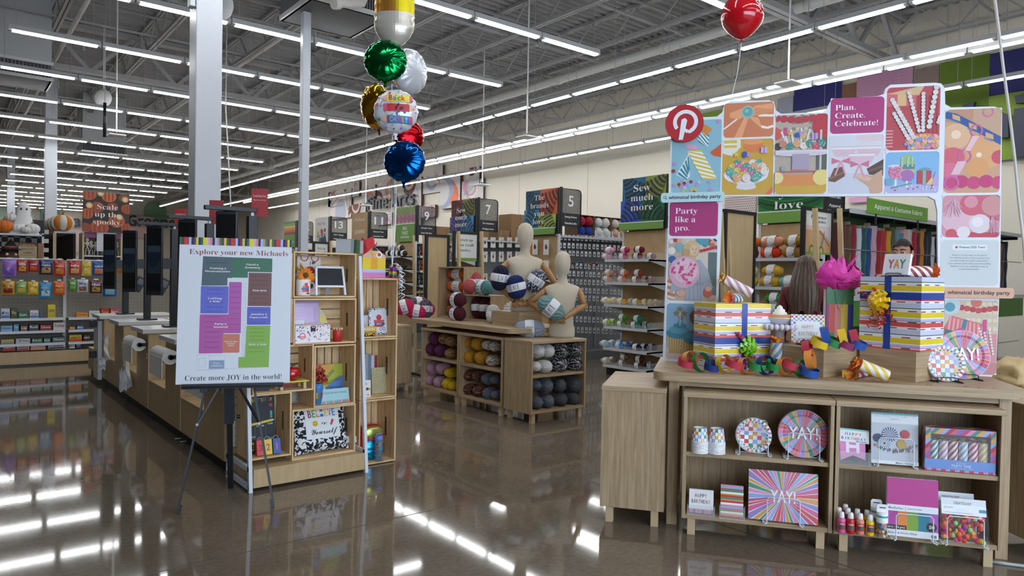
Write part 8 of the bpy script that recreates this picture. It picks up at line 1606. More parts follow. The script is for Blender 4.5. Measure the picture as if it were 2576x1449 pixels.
def gondola(k,name):
 y=YK[k];q=.38 if k==0 else 0;t_=thing('aisle_gondola',f'grey double sided aisle rack {name}','gondola shelving',V((XE,y,0)),0,'aisle racks along the right wall');L=13.3-XE
 b_=B();b_.box(.02,L,EW/2-.03+q/4,EW/2+.03+q/4,0,GZ,GRY);b_.obj('centre_panel',t_);b_=B();b_.box(.0,L,q,EW,.0,.14,M('#6d6f72',.5));b_.obj('base',t_)
 b_=B();b_.box(.0,L,q+.02,EW-.02,GZ-.03,GZ,M('#b9bcbf',.4));b_.obj('top_shelf',t_);x=1.2
 while x<L:b_=B();b_.box(x-.015,x+.015,EW/2-.045+q/4,EW/2+.045+q/4,.14,GZ-.03,M('#9b9da0',.4));b_.obj('upright',t_);x+=1.2
 b_=B();b_.box(-.02,.02,0,.03,0,GZ+.02,LTGREY);b_.obj('corner_post',t_);b_=B();b_.box(-.02,.02,EW-.03,EW,0,GZ+.02,LTGREY);b_.obj('corner_post',t_);b_=B();b_.box(-.01,.02,.03,EW-.03,.0,GZ,OAKB);b_.obj('end_panel',t_);return t_
def yarn_art(p,quads,text,ts,green=.13,dark=None):
 rnd=random.Random(len(text)+len(quads));y0=green
 for(a,b,c,d),c1,c2,dirn in quads:
  b=y0+b*(1-y0);d=y0+d*(1-y0);p.rect(a,b,c,d,M(c1,.55))
  for k in range(26):
   t=k/26;ox,oy=a+(c-a)*(.5+.9*cos(dirn)),b+(d-b)*(.5+.9*sin(dirn));r=.15+1.25*t;pts=[(ox+r*(c-a)*cos(dirn+pi+.9*(j/6-.5)),oy+r*(d-b)*sin(dirn+pi+.9*(j/6-.5)))for j in range(7)];pts=[(min(c,max(a,x)),min(d,max(b,y)))for x,y in pts];p.line(pts,.011*(1+(k%3)),M(c2 if k%2 else c1,.55)if k%4 else M('#1d2326',.55))
 if green:p.rect(0,0,1,green,GRN);p.rect(0,green,1,green+.018,M('#d9dcd9',.5))
 for i,(s_,w_)in enumerate(text):p.txt(s_,.52,ts[0]-ts[1]*i,w_,ts[2],M('#eceae4',.5),'serif','c')
SIGZ=(2.015,2.74)
def end_sign(k,label,fn,z0=SIGZ[0],z1=SIGZ[1],x=XE-.03,bg='#2f3436'):
 t_=thing('end_cap_sign',label,'sign',V((x,YK[k]+EW,z0)),(pi/2,0,-pi/2),'end cap signs');h=z1-z0;b_=B();b_.box(.0,EW-.01,0,h,-.03,0,M('#24282a',.5));bo_=b_.obj('board',t_);b_=B();b_.z=.001;b_.dz=.0001;fn(Pic(b_,0,0,EW-.01,h,M(bg,.55)));b_.obj('printed_face',bo_)
 b_=B();b_.box(.1,EW-.1,-.1,0,-.05,-.035,DKGREY);b_.obj('bracket',t_);return t_
def aisle_sign(k,num,lines):
 x0=XE+.02;y=YK[k]+.03;t_=thing('aisle_number_sign',f'black mesh aisle sign with number {NUMW[num]}','sign',V((x0,y,2.0)),(pi/2,0,0),'aisle number signs');w=.46
 b_=B();b_.tube([(0,0,0),(0,.74,0),(w-.06,.74,0),(w-.015,.72,0),(w,.68,0),(w,.16,0)],.009,BLACK,6);b_.box(0,.05,0,.76,-.012,.012,BLACK);b_.obj('frame',t_)
 b_=B();dk=M('#3a3c40',.5)
 for i in range(26):x=.05+(w-.055)*i/26;b_.box(x,x+.006,.36,.735,-.002,.002,dk)
 for j in range(24):z=.365+.37*j/24;b_.box(.05,w,z,z+.006,-.002,.002,dk)
 b_.obj('mesh_panel',t_)
 b_=B();b_.rbox(.02,w,.15,.36,-.012,.0,M('#1d1e21',.5),.004);b_.box(.02,w,.25,.255,-.012,.001,M('#3c3e42',.5));tp_=b_.obj('text_panel',t_)
 b_=B();b_.z=.0025;b_.txt(num,w*.52,.47,.11*len(num)if num!='1' else .06,.17,M('#e6e7e8',.5),'heavy','c');b_.txt(lines[0],w*.52,.285,.26,.032,M('#e6e7e8',.5),'heavy','c');b_.txt(lines[1],w*.52,.185,.26,.032,M('#e6e7e8',.5),'heavy','c');b_.obj('lettering',tp_)
GN_=[]
for k,nm in enumerate(('behind the party backdrop, with fabric bolts','ending in the rainbow yarn end cap','of aisle five with small white packets','of aisle seven with craft kits','of aisle nine with the green end sign','of aisle eleven with the tan end sign','of aisle thirteen with the white end sign','farthest along the right side')):GN_.append(gondola(k,nm))
BL,GN,OR,RD_,PU=('#1f5f7c','#123a52'),('#8f9a4a','#5a6a2c'),('#c9603c','#8a3c22'),('#7a1f2f','#4a1420'),('#6a5aa8','#433a78')
end_sign(0,'green thread end cap sign reading love, seen through the party arch',lambda p:yarn_art(p,(((0,0,1,1),'#2c7a3c','#1c5a2c',pi/2),),(('The',.3),('brands',.6),('you',.36),('love.',.5)),(.78,.19,.13),.17))
end_sign(1,'blue and green Sew much more sign over the rainbow yarn',lambda p:yarn_art(p,(((0,.5,.55,1),'#20688a','#123e58',2.2),((.55,.5,1,1),'#8a944a','#4f5a28',.8),((0,0,.5,.5),'#2f5cb5','#1c3a7c',-2.4),((.5,0,1,.5),'#1f6a3f','#124428',-.6)),(('Sew',.38),('much',.5),('more',.5)),(.72,.18,.13)))
end_sign(2,'teal and orange The brands you love sign',lambda p:yarn_art(p,(((0,.5,.48,1),*BL,2.4),((.48,.35,1,1),*OR,.6),((0,0,.48,.5),'#2f86a8','#14506c',-2.4),((.48,0,1,.35),'#a9bd5a','#6a7a34',-.8)),(('The',.3),('brands',.55),('you',.32),('love.',.4)),(.76,.175,.12)))
end_sign(3,'purple and olive Sew much more sign beside aisle seven',lambda p:yarn_art(p,(((0,.5,.5,1),*RD_,2.2),((.5,.5,1,1),'#7a7a3c','#4f4f24',.8),((0,0,.5,.5),*PU,-2.4),((.5,0,1,.5),'#4f8fc4','#2c5c8c',-.6)),(('Sew',.36),('much',.48),('more',.48)),(.66,.18,.13)))
def art_big(p):
 p.rect(0,.5,1,1,M('#c9cbb8',.5))
 for j,(c1,c2)in enumerate((('#8aa35c','#5f7a38'),('#b5788c','#8a4c64'))):
  for k in range(5):x=.1+.2*k;p.ell(x,.88-.22*j,.16,M(c1,.5),.1,rot=.6+j)
  for k in range(14):p.line([(.07*k,.78-.22*j),(.07*k+.09,.98-.22*j)],.012,M(c2,.5))
 p.rect(0,0,1,.5,GRN);p.rect(0,.5,1,.53,M('#dfe3dc',.5));w_=M('#e9ece4',.5);p.txt('BIG',.5,.34,.2,.1,w_,'heavy','c');p.txt('TWIST',.5,.2,.34,.1,w_,'heavy','c')
 for k in range(9):p.pg([(.28+.05*k,.11),(.31+.05*k,.11),(.335+.05*k,.16),(.305+.05*k,.16)],w_)
end_sign(4,'green BIG TWIST sign with twisted yarn, beside aisle nine',art_big)
def art_tan(p):w_=M('#e6dfd2',.5);p.txt('Michaels',.5,.74,.66,.12,w_,'script','c');p.txt('x',.5,.55,.06,.05,w_,'sans','c');p.txt('JOANN',.5,.34,.62,.12,w_,'heavy','c')
end_sign(5,'tan kraft coloured end cap sign beside aisle eleven',art_tan,bg='#b5926a')
def art_patch(p):
 p.txt('Patch Bar',.5,.74,.62,.1,M('#5a5f68',.5),'sans','c');rnd=random.Random(3)
 for k in range(16):p.ell(rnd.uniform(.2,.85),rnd.uniform(.15,.55),rnd.uniform(.03,.08),M(rnd.choice(['#c9443c','#3a4a6a','#d9b23c','#5a8a6a','#c9889c','#2c2e34']),.5))
 p.pg([(.45,.05),(.9,.1),(.82,.35),(.4,.28)],M('#2f3c58',.5))
end_sign(6,'white Patch Bar end cap sign beside aisle thirteen',art_patch,bg='#d9d8d4')
def art_bella(p):
 for k,c in enumerate(('#5a8a5c','#7aa56a','#d9c24a','#d98a4a','#c9604a','#8a3c4c')):p.rect(0,.5+.083*(5-k),1,.5+.083*(6-k),M(c,.5))
 p.rect(0,0,1,.5,GRN);p.txt('BELLA-CARA',.5,.18,.8,.07,M('#e0e6d8',.5),'heavy','c')
end_sign(7,'small striped rainbow sign with green base, far left of the row',art_bella)
for k,n_,l in((0,'3',('Costume Fabric','Apparel')),(2,'5',('Sewing Notions','Needlecrafts')),(3,'7',('Yarn Accessories','Amigurumis')),(4,'9',('Acrylic Yarn','Caron Cake Shop')),(5,'11',('Natural Yarn','Home Decor Yarn')),(6,'13',('DIY Bags','Fabric Paint')),(7,'15',('Basket','Floral'))):aisle_sign(k,n_,l)
# ---- rainbow end cap: six shelves of small skeins
Z6=lambda x,y:(1380+x*.3037,520+y*.3037)
E1=thing('end_cap_shelves','stack of six grey wire lipped shelves carrying rainbow yarn','end cap shelves',V((XE-.012,YK[1],0)))
zsh=[]
for py in(655,713,769.5,826,881,925):z=Px(1560,py-2,7.17).z;zsh.append(z);shelf_unit(E1,-.36,0,.01,EW-.01,z,clear=True)
b_=B();b_.box(-.3,0,.02,EW-.02,0,.11,BLACK);b_.obj('base',E1)
PINK,MAG,MAR=('#d58fae','pale pink'),('#b5245f','magenta'),('#6a1024','maroon')
rows=[[(505,352,PINK,1),(480,405,PINK,0),(628,352,MAG,1),(615,408,MAG,0),(750,350,MAR,1),(735,408,MAR,0),(845,378,('#7a1836','wine red'),2)],[(500,533,('#d59a74','peach'),1),(485,587,('#d59a74','peach'),0),(625,530,('#d9704c','coral'),1),(605,590,('#d9704c','coral'),0),(740,535,('#8f4422','rust'),1),(722,592,('#8f4422','rust'),0),(800,572,('#843c1e','rust'),2),(845,562,('#7a361c','dark rust'),3)],[(475,760,('#e0cf7c','pale yellow'),0),(545,725,('#e0cf7c','pale yellow'),2),(600,768,('#e0a81c','golden yellow'),0),(690,738,('#dba01c','golden yellow'),2),(725,775,('#b58a1c','mustard'),0),(800,757,('#b0851a','mustard'),1.5),(842,738,('#ad8218','mustard'),2.6),(888,727,('#a87c16','dark mustard'),3.4)],[(480,940,('#8fb02a','lime green'),0),(535,895,('#8fb02a','lime green'),2),(612,893,('#4f8a2f','leaf green'),1),(598,948,('#4f8a2f','leaf green'),0),(735,903,('#1a7a58','emerald'),1),(712,957,('#1a7a58','emerald'),0),(805,950,('#166a4c','dark emerald'),2)],[(465,1105,('#8fbfd6','pale blue'),0),(530,1072,('#86b8d0','pale blue'),2),(590,1052,('#7fb0cc','sky blue'),3.2),(583,1115,('#3f7fc9','bright blue'),0),(640,1095,('#3a76be','bright blue'),1.5),(690,1085,('#3570b5','mid blue'),2.6),(725,1135,('#12163c','navy'),0),(790,1112,('#10143a','navy'),1.6),(852,1097,('#0f1234','dark navy'),3)],[(475,1285,('#b5a184','beige'),0),(525,1277,('#ad9878','beige'),1.6),(625,1260,('#7a644c','taupe'),1),(610,1303,('#7a644c','taupe'),0),(750,1268,('#4a2818','brown'),1),(740,1317,('#4a2818','brown'),0),(842,1312,('#2c1a14','dark brown'),2.2)]]
POSN={0:'front',1:'stacked',1.5:'second',1.6:'second',2:'rear',2.2:'rear',2.6:'third',3:'back',3.2:'back',3.4:'back'}
for r,row in enumerate(rows):
 for i,(x,y,(c,cn),dpt)in enumerate(row):
  px,py=Z6(x,y);X=7.24+(.0 if dpt<=1 else .07*dpt);p=Px(px,py,X);R=.046;up=dpt==1
  p.z=zsh[r]+R*(2.85 if up else .97);yarn(f'{cn} small skein, {POSN[dpt]} one, {nth(r)} shelf of the rainbow end cap',p,(.12,-1,0),.175,R,(c,),f'rainbow yarn on the {nth(r)} shelf',seed=i,fine=True,style='green')
  # ---- end cap behind the party arch
E0=thing('end_cap_shelves','grey shelves of orange and yellow yarn seen through party arch','end cap shelves',V((XE-.012,YK[0],0)));z0s=[]
for py in(650,722,792):z=Px(1930,py,7.17).z;z0s.append(z);shelf_unit(E0,-.36,0,.01,EW-.01,z)
b_=B();b_.box(-.34,0,.02,EW-.02,0,.14,M('#77797c',.5));b_.obj('base',E0)
Z1=lambda x,y:(1660+x*.3312,480+y*.3312)
for i,(x,y,c,cn,sh,up)in enumerate(((690,395,'#c9640f','orange',0,1),(780,385,'#c25f12','second orange',0,1.02),(865,405,'#d9906c','peach',0,1),(1025,395,'#a3782c','golden brown',0,1),(672,475,'#5a2a1c','chestnut',0,0),(845,475,'#d93a1c','scarlet',0,0),(1012,470,'#9a702a','ochre',0,0),(672,610,'#d9cf74','pale yellow',1,1),(668,680,'#dfb51a','bright yellow',1,0),(858,602,'#cba036','gold',1,1),(840,680,'#c99f30','lower gold',1,0),(990,668,'#6fb0a6','aqua',1,0),(870,885,'#2f9a3c','grass green',2,0),(880,825,'#2a8a36','dark green',2,1))):
 p=Px(*Z1(x,y),7.22);R=.066;p.z=z0s[sh]+R*(2.8 if up else .97)
 if up>1:p.x+=.1
 yarn(f'{cn} skein on the {nth(sh)} shelf seen through the party arch',p,(0,-1,0),.26,R,(c,),'yarn seen through the party arch',seed=i,fine=True,style='dark')
 # ---- brown, grey and pink yarn on the far end caps
def far_cap(k,px,shelves,label):
 t_=thing('end_cap_shelves',label,'end cap shelves',V((XE-.012,YK[k],0)))
 for r,(py,balls)in enumerate(shelves):
  z=Px(px,py,7.2).z;shelf_unit(t_,-.34,0,.01,EW-.01,z)
  for i,(u,up,c,cn)in enumerate(balls):
   R=.06;yarn(f'{cn} skein, {nth(i)} along the {nth(r)} shelf of the {label.split(" shelves")[0]}',V((7.3,YK[k]+EW-.1-u*.62,z+R*(2.8 if up else .97))),(.2,-1,0),.2,R,(c,),f'yarn on the {label.split(" shelves")[0]}',seed=i,fine=True,style='none',band=(r==0))
 b_=B();b_.box(-.32,0,.02,EW-.02,0,.14,M('#77797c',.5));b_.obj('base',t_)
far_cap(4,1015,((644,((0,0,'#3a2c22','brown'),(.33,0,'#4a3a2c','taupe brown'),(.66,0,'#3c2c20','chocolate'),(1,0,'#382a20','dark brown'),(.2,1,'#8a7a68','oatmeal'),(.8,1,'#3c2e24','umber'))),(676,((0,0,'#2f3034','charcoal'),(.35,0,'#333438','slate'),(.7,0,'#2c2d31','graphite'),(1,0,'#2f3034','dark grey'))),(709,((.0,0,'#9a6a78','dusty pink'),(.35,0,'#96667a','rose'),(.7,0,'#a07282','pale rose'),(.5,1,'#946274','mauve'))),(739,((.3,0,'#26302a','dark olive'),(.8,0,'#1c1d1f','black')))),'BIG TWIST end cap shelves with brown yarn')
far_cap(3,1130,((654,((.0,0,'#b59aa0','pale pink'),(.35,0,'#9c8088','dusty mauve'),(.7,0,'#7a5c64','plum grey'),(1,0,'#6a4a52','dark mauve'),(.2,1,'#b9a0a6','blush'),(.55,1,'#8a6a74','heather'))),(703,((.1,0,'#b5a09c','cream pink'),(.5,0,'#a8603c','terracotta')))),'aisle seven end cap shelves with pink yarn')
far_cap(2,1365,((700,((.2,0,'#b03428','red'),(.6,0,'#b53c2c','brick red'))),),'brands sign end cap shelves with red yarn')
# ---- packets on pegs: aisle five side
def packet(px,py,Y,w,h,label,group,c='#c9cccf',art=None,cat='packet'):
 p=Py(px,py,Y);t_=thing('notions_packet',label,cat,p,0,group);b_=B();b_.box(-w/2,w/2,-.004,0,-h,0,M(c,.5));b_.box(-w*.12,w*.12,-.0045,-.004,-h*.16,-h*.08,M('#8a8c90',.5))
 if art:art(b_,w,h)
 b_.cyl((0,-.02,-h*.1),(0,.36,-h*.1),.003,STEEL,n=5);b_.obj('card',t_);return t_
yside=YK[2]+.05;rnd=random.Random(11);PY_=[602,622,641,672,692,712,733,752,777,805,832]
def dot(c):return lambda b_,w,h:b_.ball((w*.02,-.006,-h*.6),(w*.26,.006,w*.26),M(c,.4),10,6)
RN=('top','second','third','fourth','fifth','sixth','seventh','eighth','ninth','tenth','lowest')
for r,py in enumerate(PY_):
 for c in range(16):
  px=1412+10.4*c-(2 if r%2 else 0)
  if px>1573:continue
  packet(px+rnd.uniform(-1,1),py+.05*(px-1410)-12,yside,.055,.085+.01*(r>7),f'small white packet with dark button on the {RN[r]} peg row of aisle five',f'notions packets, {RN[r]} peg row',rnd.choice(('#c4c7ca','#cfd1d3','#b9bcc0')),dot(rnd.choice(('#2c2d31','#3a3c42','#55575c','#6a5a4c','#26303c'))))
for i,(px,c)in enumerate(((1430,'#2f6aa0'),(1441,'#a83434'),(1452,'#2f8a5a'),(1468,'#35557c'),(1485,'#a8603c'),(1501,'#8a3a5a'))):
 p=Py(px,661+.05*(px-1410),yside);b_=B();b_.cyl((0,-.004,0),(0,.35,0),.026,M(c,.5),n=18);tag(b_.obj('shelf_disc',None,p),f'{("blue", "red", "green", "dark blue", "orange", "wine")[i]} round marker between the packet rows','marker')
 # kits on aisle seven side and on the end panels
def kit(b_,w,h):b_.box(-w*.42,w*.42,-.0046,-.004,-h*.9,-h*.2,M('#dddcd8',.5));b_.ball((0,-.006,-h*.5),(w*.16,.004,h*.14),M(rnd.choice(('#7a3a24','#4a6a3c','#5a4a3c','#8a5a34','#3c3e44')),.6),10,6);b_.ball((0,-.007,-h*.36),(w*.1,.004,h*.08),M('#6a4a34',.6),8,6);b_.box(w*.2,w*.36,-.005,-.004,-h*.3,-h*.2,M('#b5443c',.5))
y7=YK[3]+.05
for r,py in enumerate((597,633,688)):
 for c in range(5):packet(1220+20.5*c,py+.02*c,y7,.115,.19,f'white craft kit packet, {nth(c)} on the {nth(r)} peg row of aisle seven','craft kits in aisle seven','#d6d5d1',kit,'craft kit')
for c,(px,py)in enumerate(((1345,603),(1373,603),(1345,652),(1373,655))):
 p=Px(px,py,XE-.08);t_=thing('craft_kit',f'white and orange kit packet, {nth(c)} under The brands you love sign','craft kit',p,-pi/2,'craft kits on the end cap');b_=B();w,h=.15,.24;b_.box(-w/2,w/2,-.005,0,-h,0,M('#d8d7d3',.5));b_.box(-w/2,-w*.32,-.0055,-.005,-h,0,M('#c9542c',.5));b_.ball((w*.1,-.006,-h*.5),(w*.2,.005,h*.14),M('#5a3424',.6),12,8);b_.ball((w*.08,-.007,-h*.38),(w*.12,.005,h*.09),M('#5a3424',.6),10,6);b_.cyl((0,0,-.02),(0,.06,-.02),.004,STEEL,n=5);b_.obj('card',t_)
 # boxes along the rack tops
def carton(label,x,k,w,d,h,c='#8f6d48',open_=None,dy=.1):
 t_=thing('carton',label,'box',V((x,YK[k]+dy,GZ+.001)),0,'cartons on the rack tops');b_=B();m_=M(c,.7)
 if open_ is None:b_.rbox(0,w,0,d,0,h,m_,.003);b_.box(w*.3,w*.7,-.001,0,h*.45,h*.52,M('#6b5036',.7));b_.box(w*.48,w*.49,-.001,0,h*.5,h,M('#6b5036',.7));b_.obj('box_body',t_)
 else:
  for a in((0,w,d-.006,d,0,h),(0,.006,0,d,0,h),(w-.006,w,0,d,0,h),(0,w,0,d,0,.006),(0,w,0,d,h-.006,h)):b_.box(*a,m_)
  b_.obj('box_body',t_);b_=B();b_.box(0,w,-.001,.004,0,h*(.12 if open_[0]!='lip' else .36),M('#cfd1d3',.6)if open_[0]=='lip' else m_);b_.obj('front_lip',t_);R=w/4.2
  for i in range(2):
   for j in range(2):yarn(f'{open_[2][j]} yarn ball, {("left", "right")[i]} {("lower", "upper")[j]}, in {label}',V((x+w*(.27+.46*i),YK[k]+dy+.06,GZ+.012+R*(1+1.75*j))),(0,1,0),.2,R*.98,(open_[1][j],),'yarn in the rack top boxes',seed=i+j,fine=True,band=False,name='yarn_ball')
for i,(x,o)in enumerate(((8.02,('',('#1f3a8c','#a01c30'),('blue','red'))),(8.42,('lip',('#cfcfcc','#d3d3d0'),('lower white','upper white'))),(8.82,('lip',('#c99a86','#cfc4bc'),('peach','cream'))))):carton(('open brown box','white fronted box','farther white fronted box')[i]+' on aisle five rack',x,2,.38,.3,.36,'#7d6248',o)
carton('tall brown carton on the aisle seven rack top',8.4,3,.45,.4,.52);carton('small brown carton beside aisle seven sign',8.1,3,.26,.3,.2)
carton('wide brown carton on the aisle nine rack top',8.1,4,.5,.4,.36);carton('white lidded box under the wide carton line of aisle nine',8.65,4,.35,.3,.16,'#c9cacb');carton('brown carton far along the aisle nine rack top',9.1,4,.4,.4,.34)
# side shelves of aisle nine and 11 with bright yarn
for k,nm,cs in((4,'aisle nine',('#7a1a34','#9c3c1c','#1f4a40','#5a6a78','#2f3a4c')),(5,'aisle eleven',('#4a3a2c','#2c2d30'))):
 t_=GN_[k]
 for r,c in enumerate(cs):
  z=1.72-.3*r;b_=B();b_.box(.1,1.3,.0,.36,z-.03,z,M('#b5b8bb',.4));b_.box(.1,1.3,-.006,0,z-.04,z+.01,M('#c9cccf',.4));b_.obj('shelf',t_)
  for i in range(4):
   for j in range(2):yarn(f'{("wine", "rust", "deep green", "slate", "ink blue")[r]} skein, {nth(i)} from the near end, {("lower", "upper")[j]} layer, {nth(r)} side shelf of {nm}',V((XE+.2+.2*i,YK[k]+.1,z+.058+.105*j)),(.15,1,0),.18,.056,(c,),f'yarn on the side shelves of {nm}',seed=i,fine=True,style='none',name='yarn_skein')
   # ---- freestanding poster frames and oak ladders
def easel_frame(label,px0,px1,pyt,Y,panel,art=None,x_=None):
 a,c=Py(px0,pyt,Y),Py(px1,pyt,Y);w=c.x-a.x;H=(a.z+c.z)/2;t_=thing('floor_sign_frame',label,'sign frame',V((a.x,Y,0)));b_=B();T=.035
 for q in((0,T,0,.04,0,H),(w-T,w,0,.04,0,H),(T,w-T,0,.04,H-T,H),(T,w-T,0,.04,.1,.1+T)):b_.box(*q,M('#191a1c',.5))
 b_.box(-.05,w+.05,-.2,.25,0,.03,M('#191a1c',.5));b_.obj('frame',t_)
 if panel:b_=B();b_.box(T,w-T,.012,.03,.1+T,H-T,OAKP_V);b_.obj('oak_panel',t_)
 if art:zb=Py((px0+px1)/2,art[0],Y).z;b_=B();b_.M=Matrix.Translation((0,.008,zb))@Matrix.Rotation(pi/2,4,'X');b_.dz=.0002;b_.z=.0;art[1](Pic(b_,T,0,w-T,H-T-zb,M('#d9d8d3',.5)));b_.obj('poster',t_)
 return t_
def ladder(label,px0,px1,pyt,Y,W_=.045):
 t_=thing('oak_ladder',label,'ladder rack',V((0,Y,0)));
 for px in(px0,px1):
  p=Py(px,pyt,Y);b_=B();b_.bar((p.x+.0,-.12,0),(p.x,0,p.z),W_,.03,STICK);b_.obj('rail',t_)
 b_=B();a,c=Py(px0,700,Y),Py(px1,700,Y)
 for z in(.3,.7,1.1):b_.bar((a.x,-.12+.07*z,z),(c.x,-.12+.07*z,z),.03,.025,STICK)
 b_.obj('rung',t_)
def art_stock(p):p.rect(0,0,1,.12,GRN);[p.txt(s_,.18,.74-.19*i,(.62,.68,.52)[i],.11,M('#2c2e30',.5),'serif')for i,s_ in enumerate(('Stock up','on craft','basics.'))]
def art_embrace(p):
 p.rect(0,0,1,.64,M('#c99a6c',.5));p.rect(0,.56,1,.66,M('#d9b5a0',.5));p.pg([(.5,.64),(1,.64),(1,.3)],M('#d3c4c9',.5));p.line([(.55,.55),(.95,.2)],.02,M('#5a4a44',.5));p.line([(.62,.15),(.72,.5)],.05,M('#2f8a9a',.5));p.ell(.62,.08,.1,M('#5a7a3c',.5));p.ell(.62,.08,.06,M('#c99a6c',.5));p.line([(.7,.36),(.74,.56)],.02,M('#a8505a',.5));p.ell(.25,.1,.1,M('#4f7a3c',.5));p.ell(.25,.1,.06,M('#c99a6c',.5));p.rect(0,0,1,.05,GRN);p.txt('Embrace',.2,.84,.6,.07,M('#2c2e30',.5),'serif');p.txt('basics.',.4,.74,.4,.07,M('#2c2e30',.5),'serif')
easel_frame('black framed Stock up on craft basics poster behind the yarn table',1142,1206,583,8.0,False,(657,art_stock));ladder('oak ladder rails in front of the craft basics poster',1153,1211,582,7.75)
easel_frame('black frame with oak panel left of the craft basics poster',1072,1132,590,8.0,True);ladder('oak ladder rails left of the oak panel frame',1040,1066,592,8.45,.03)
easel_frame('black framed craft basics poster just above the crate rack',788,830,608,11.2,False,(668,art_stock));ladder('oak ladder rails right of the far craft basics poster',832,852,606,11.0)
easel_frame('black frame with oak panel seen through the party arch',1826,1904,530,4.2,True);ladder('oak ladder rails at left inside the party arch',1814,1830,534,4.25)
easel_frame('black framed Embrace basics poster with scissors, inside the party arch',2024,2098,524,3.62,False,(640,art_embrace));ladder('oak ladder rails in front of the scissors poster',2050,2112,524,3.5)
# ---- fabric bolts on the racks behind the arch
FY=YK[0]-.02;FB=thing('fabric_rack','long dark fabric rack behind the party arch and backdrop','fabric rack',V((XE+.1,FY,0)));L=6.4;FZ=2.17
b_=B();b_.box(.35,L,.3,.33,0,FZ,M('#2f4a22',.6));b_.obj('green_back',FB)
for z in(FZ,1.178,.09):b_=B();b_.box(.3,L,-.05,.33,z-.03,z,M('#3c3e41',.5)if z==FZ else M('#9a9c9f',.5));b_.box(.3,L,-.056,-.05,z-.045,z+.01,M('#b5b8bb',.4));b_.obj('shelf',FB)
b_=B();b_.box(.3,L,-.045,-.03,.84,1.13,M('#4f7a2c',.6));b_.obj('green_valance',FB)
x=.35
while x<L:b_=B();b_.box(x,x+.03,.27,.32,0,FZ,BLACK);b_.bar((x+.015,.28,FZ-.06),(x+.015,-.02,FZ-.06),.02,.05,BLACK);b_.obj('bracket',FB);x+=1.15
for zz in(1.72,.42):b_=B();b_.tube([(.3,.0,zz),(L,.0,zz)],.006,M('#6a6c6f',.4),6);b_.obj('restraint_bar',FB)
FC=['#5a1c24','#4f3d1c','#7d1420','#b5b8ba','#164a4c','#123c6c','#b592a0','#8a1420','#a82418','#b58a14','#4a4a2c','#5f7684','#3a7a8c','#c2948c','#b9b0ae','#a0142c','#5a2430','#b5741c','#1f2124','#26282c','#b9bbbd','#151618','#121315','#c9c9c4','#1c2444','#20242c','#1a2438','#0f1c1c','#17181a','#101112','#274aa8','#8a1c20','#c9961c','#1c3a8c','#3f6a78','#7a2c4a','#23252a','#c4c4bf','#1d2a54','#6a1c2c','#2f5a3c','#a8662c','#41454d','#1b1c20']
rnd=random.Random(21);bx=.36;i=0
while bx<L-.15 and i<44:
 w=rnd.uniform(.1,.145);h=rnd.uniform(.8,.87);c=FC[i%44];t_=thing('fabric_bolt',f'{nth(i % 39)} upright fabric bolt from the scissors poster end of the upper fabric row' if i<39 else f'upright fabric bolt, {nth(i - 39)} past the thirty-ninth in the upper row','fabric bolt',V((XE+.1+bx,FY+.02,1.179)),0,'fabric bolts in the upper row');b_=B();m_=M(c,.85,sheen=.2);nu,nv=14,14;ph=rnd.uniform(0,6)
 def S(u,v):a=2*pi*u;e=3;ca,sa=cos(a),sin(a);q=(abs(ca)**e+abs(sa)**e)**(-1/e);return(w*.5+w*.47*q*ca*(1+.05*sin(7*v+ph)*sin(a)),.125+.1*q*sa+.006*sin(15*v+3*a+ph),h*v)
 b_.grid(S,nu,nv,m_);b_.add([S(k/nu,1)for k in range(nu)],[tuple(range(nu))],m_);b_.obj('cloth',t_)
 b_=B();b_.box(w*.35,w*.6,.1,.16,h,h+.04,M('#a8977c',.8));b_.obj('cardboard_core',t_)
 if i in(23,24):
  b_=B();dkm=M('#1b1d24' if i==23 else '#b9bcc9',.8)
  for k in range(26 if i==24 else 5):
   if i==23:v0=.1;b_.add([(w*(.2+.14*k),.004,0.02),(w*(.25+.14*k),.004,.02),(w*(.27+.14*k),.004,h*.97),(w*(.22+.14*k),.004,h*.97)],[(0,1,2,3)],dkm)
   else:b_.ball((w*rnd.uniform(.15,.85),.006,h*rnd.uniform(.05,.95)),(.012,.004,.014),dkm,8,5)
  b_.obj('print',t_)
 bx+=w+.006;i+=1
bx=.5;i=0
while bx<L-.2 and i<26:
 w=rnd.uniform(.09,.15);c=rnd.choice(('#c9cbcc','#151617','#1a1b1e','#b9bbbd','#0f2a26','#202226','#8a8478'));t_=thing('fabric_bolt',f'{nth(i)} upright bolt from the left in the lower, black and white fabric row','fabric bolt',V((XE+.1+bx,FY+.02,.091)),0,'fabric bolts in the lower row');b_=B();h=rnd.uniform(.42,.5);b_.rbox(0,w,.02,.22,0,h,M(c,.85),.03);b_.obj('cloth',t_);bx+=w+.008;i+=1
AF=Up((0,FY-.08,0),0);a=AF(2183,520);c=AF(2334,540);zt_,zb_=AF(2183,497)[1],AF(2183,535)[1];AS=thing('hanging_sign','green Apparel & Costume Fabric sign above the fabric bolts','sign',V((a[0],FY-.08,zb_)),(pi/2,0,0));w,h=c[0]-a[0],zt_-zb_;b_=B();b_.box(0,w,0,h,-.012,0,M('#6a9a38',.5));b_.obj('board',AS);b_=B();b_.z=.001;b_.txt('Apparel & Costume Fabric',w*.5,h*.36,w*.8,h*.3,M('#e9efe2',.5),'bold','c');b_.obj('lettering',AS);b_=B();[b_.box(w*u-.01,w*u+.01,-.12,.01,-.03,-.012,DKGREY)for u in(.15,.85)];b_.obj('bracket',AS)
# yarn boxes on top of rack behind arch
for i in range(4):
 x=XE+.35+.33*i;carton(f'open carton, {nth(i)} on the rack behind party arch',x,1,.3,.3,.22,'#6b5640',('',('#c4b9b0','#cfc6bd'),('pale lower','pale upper')))
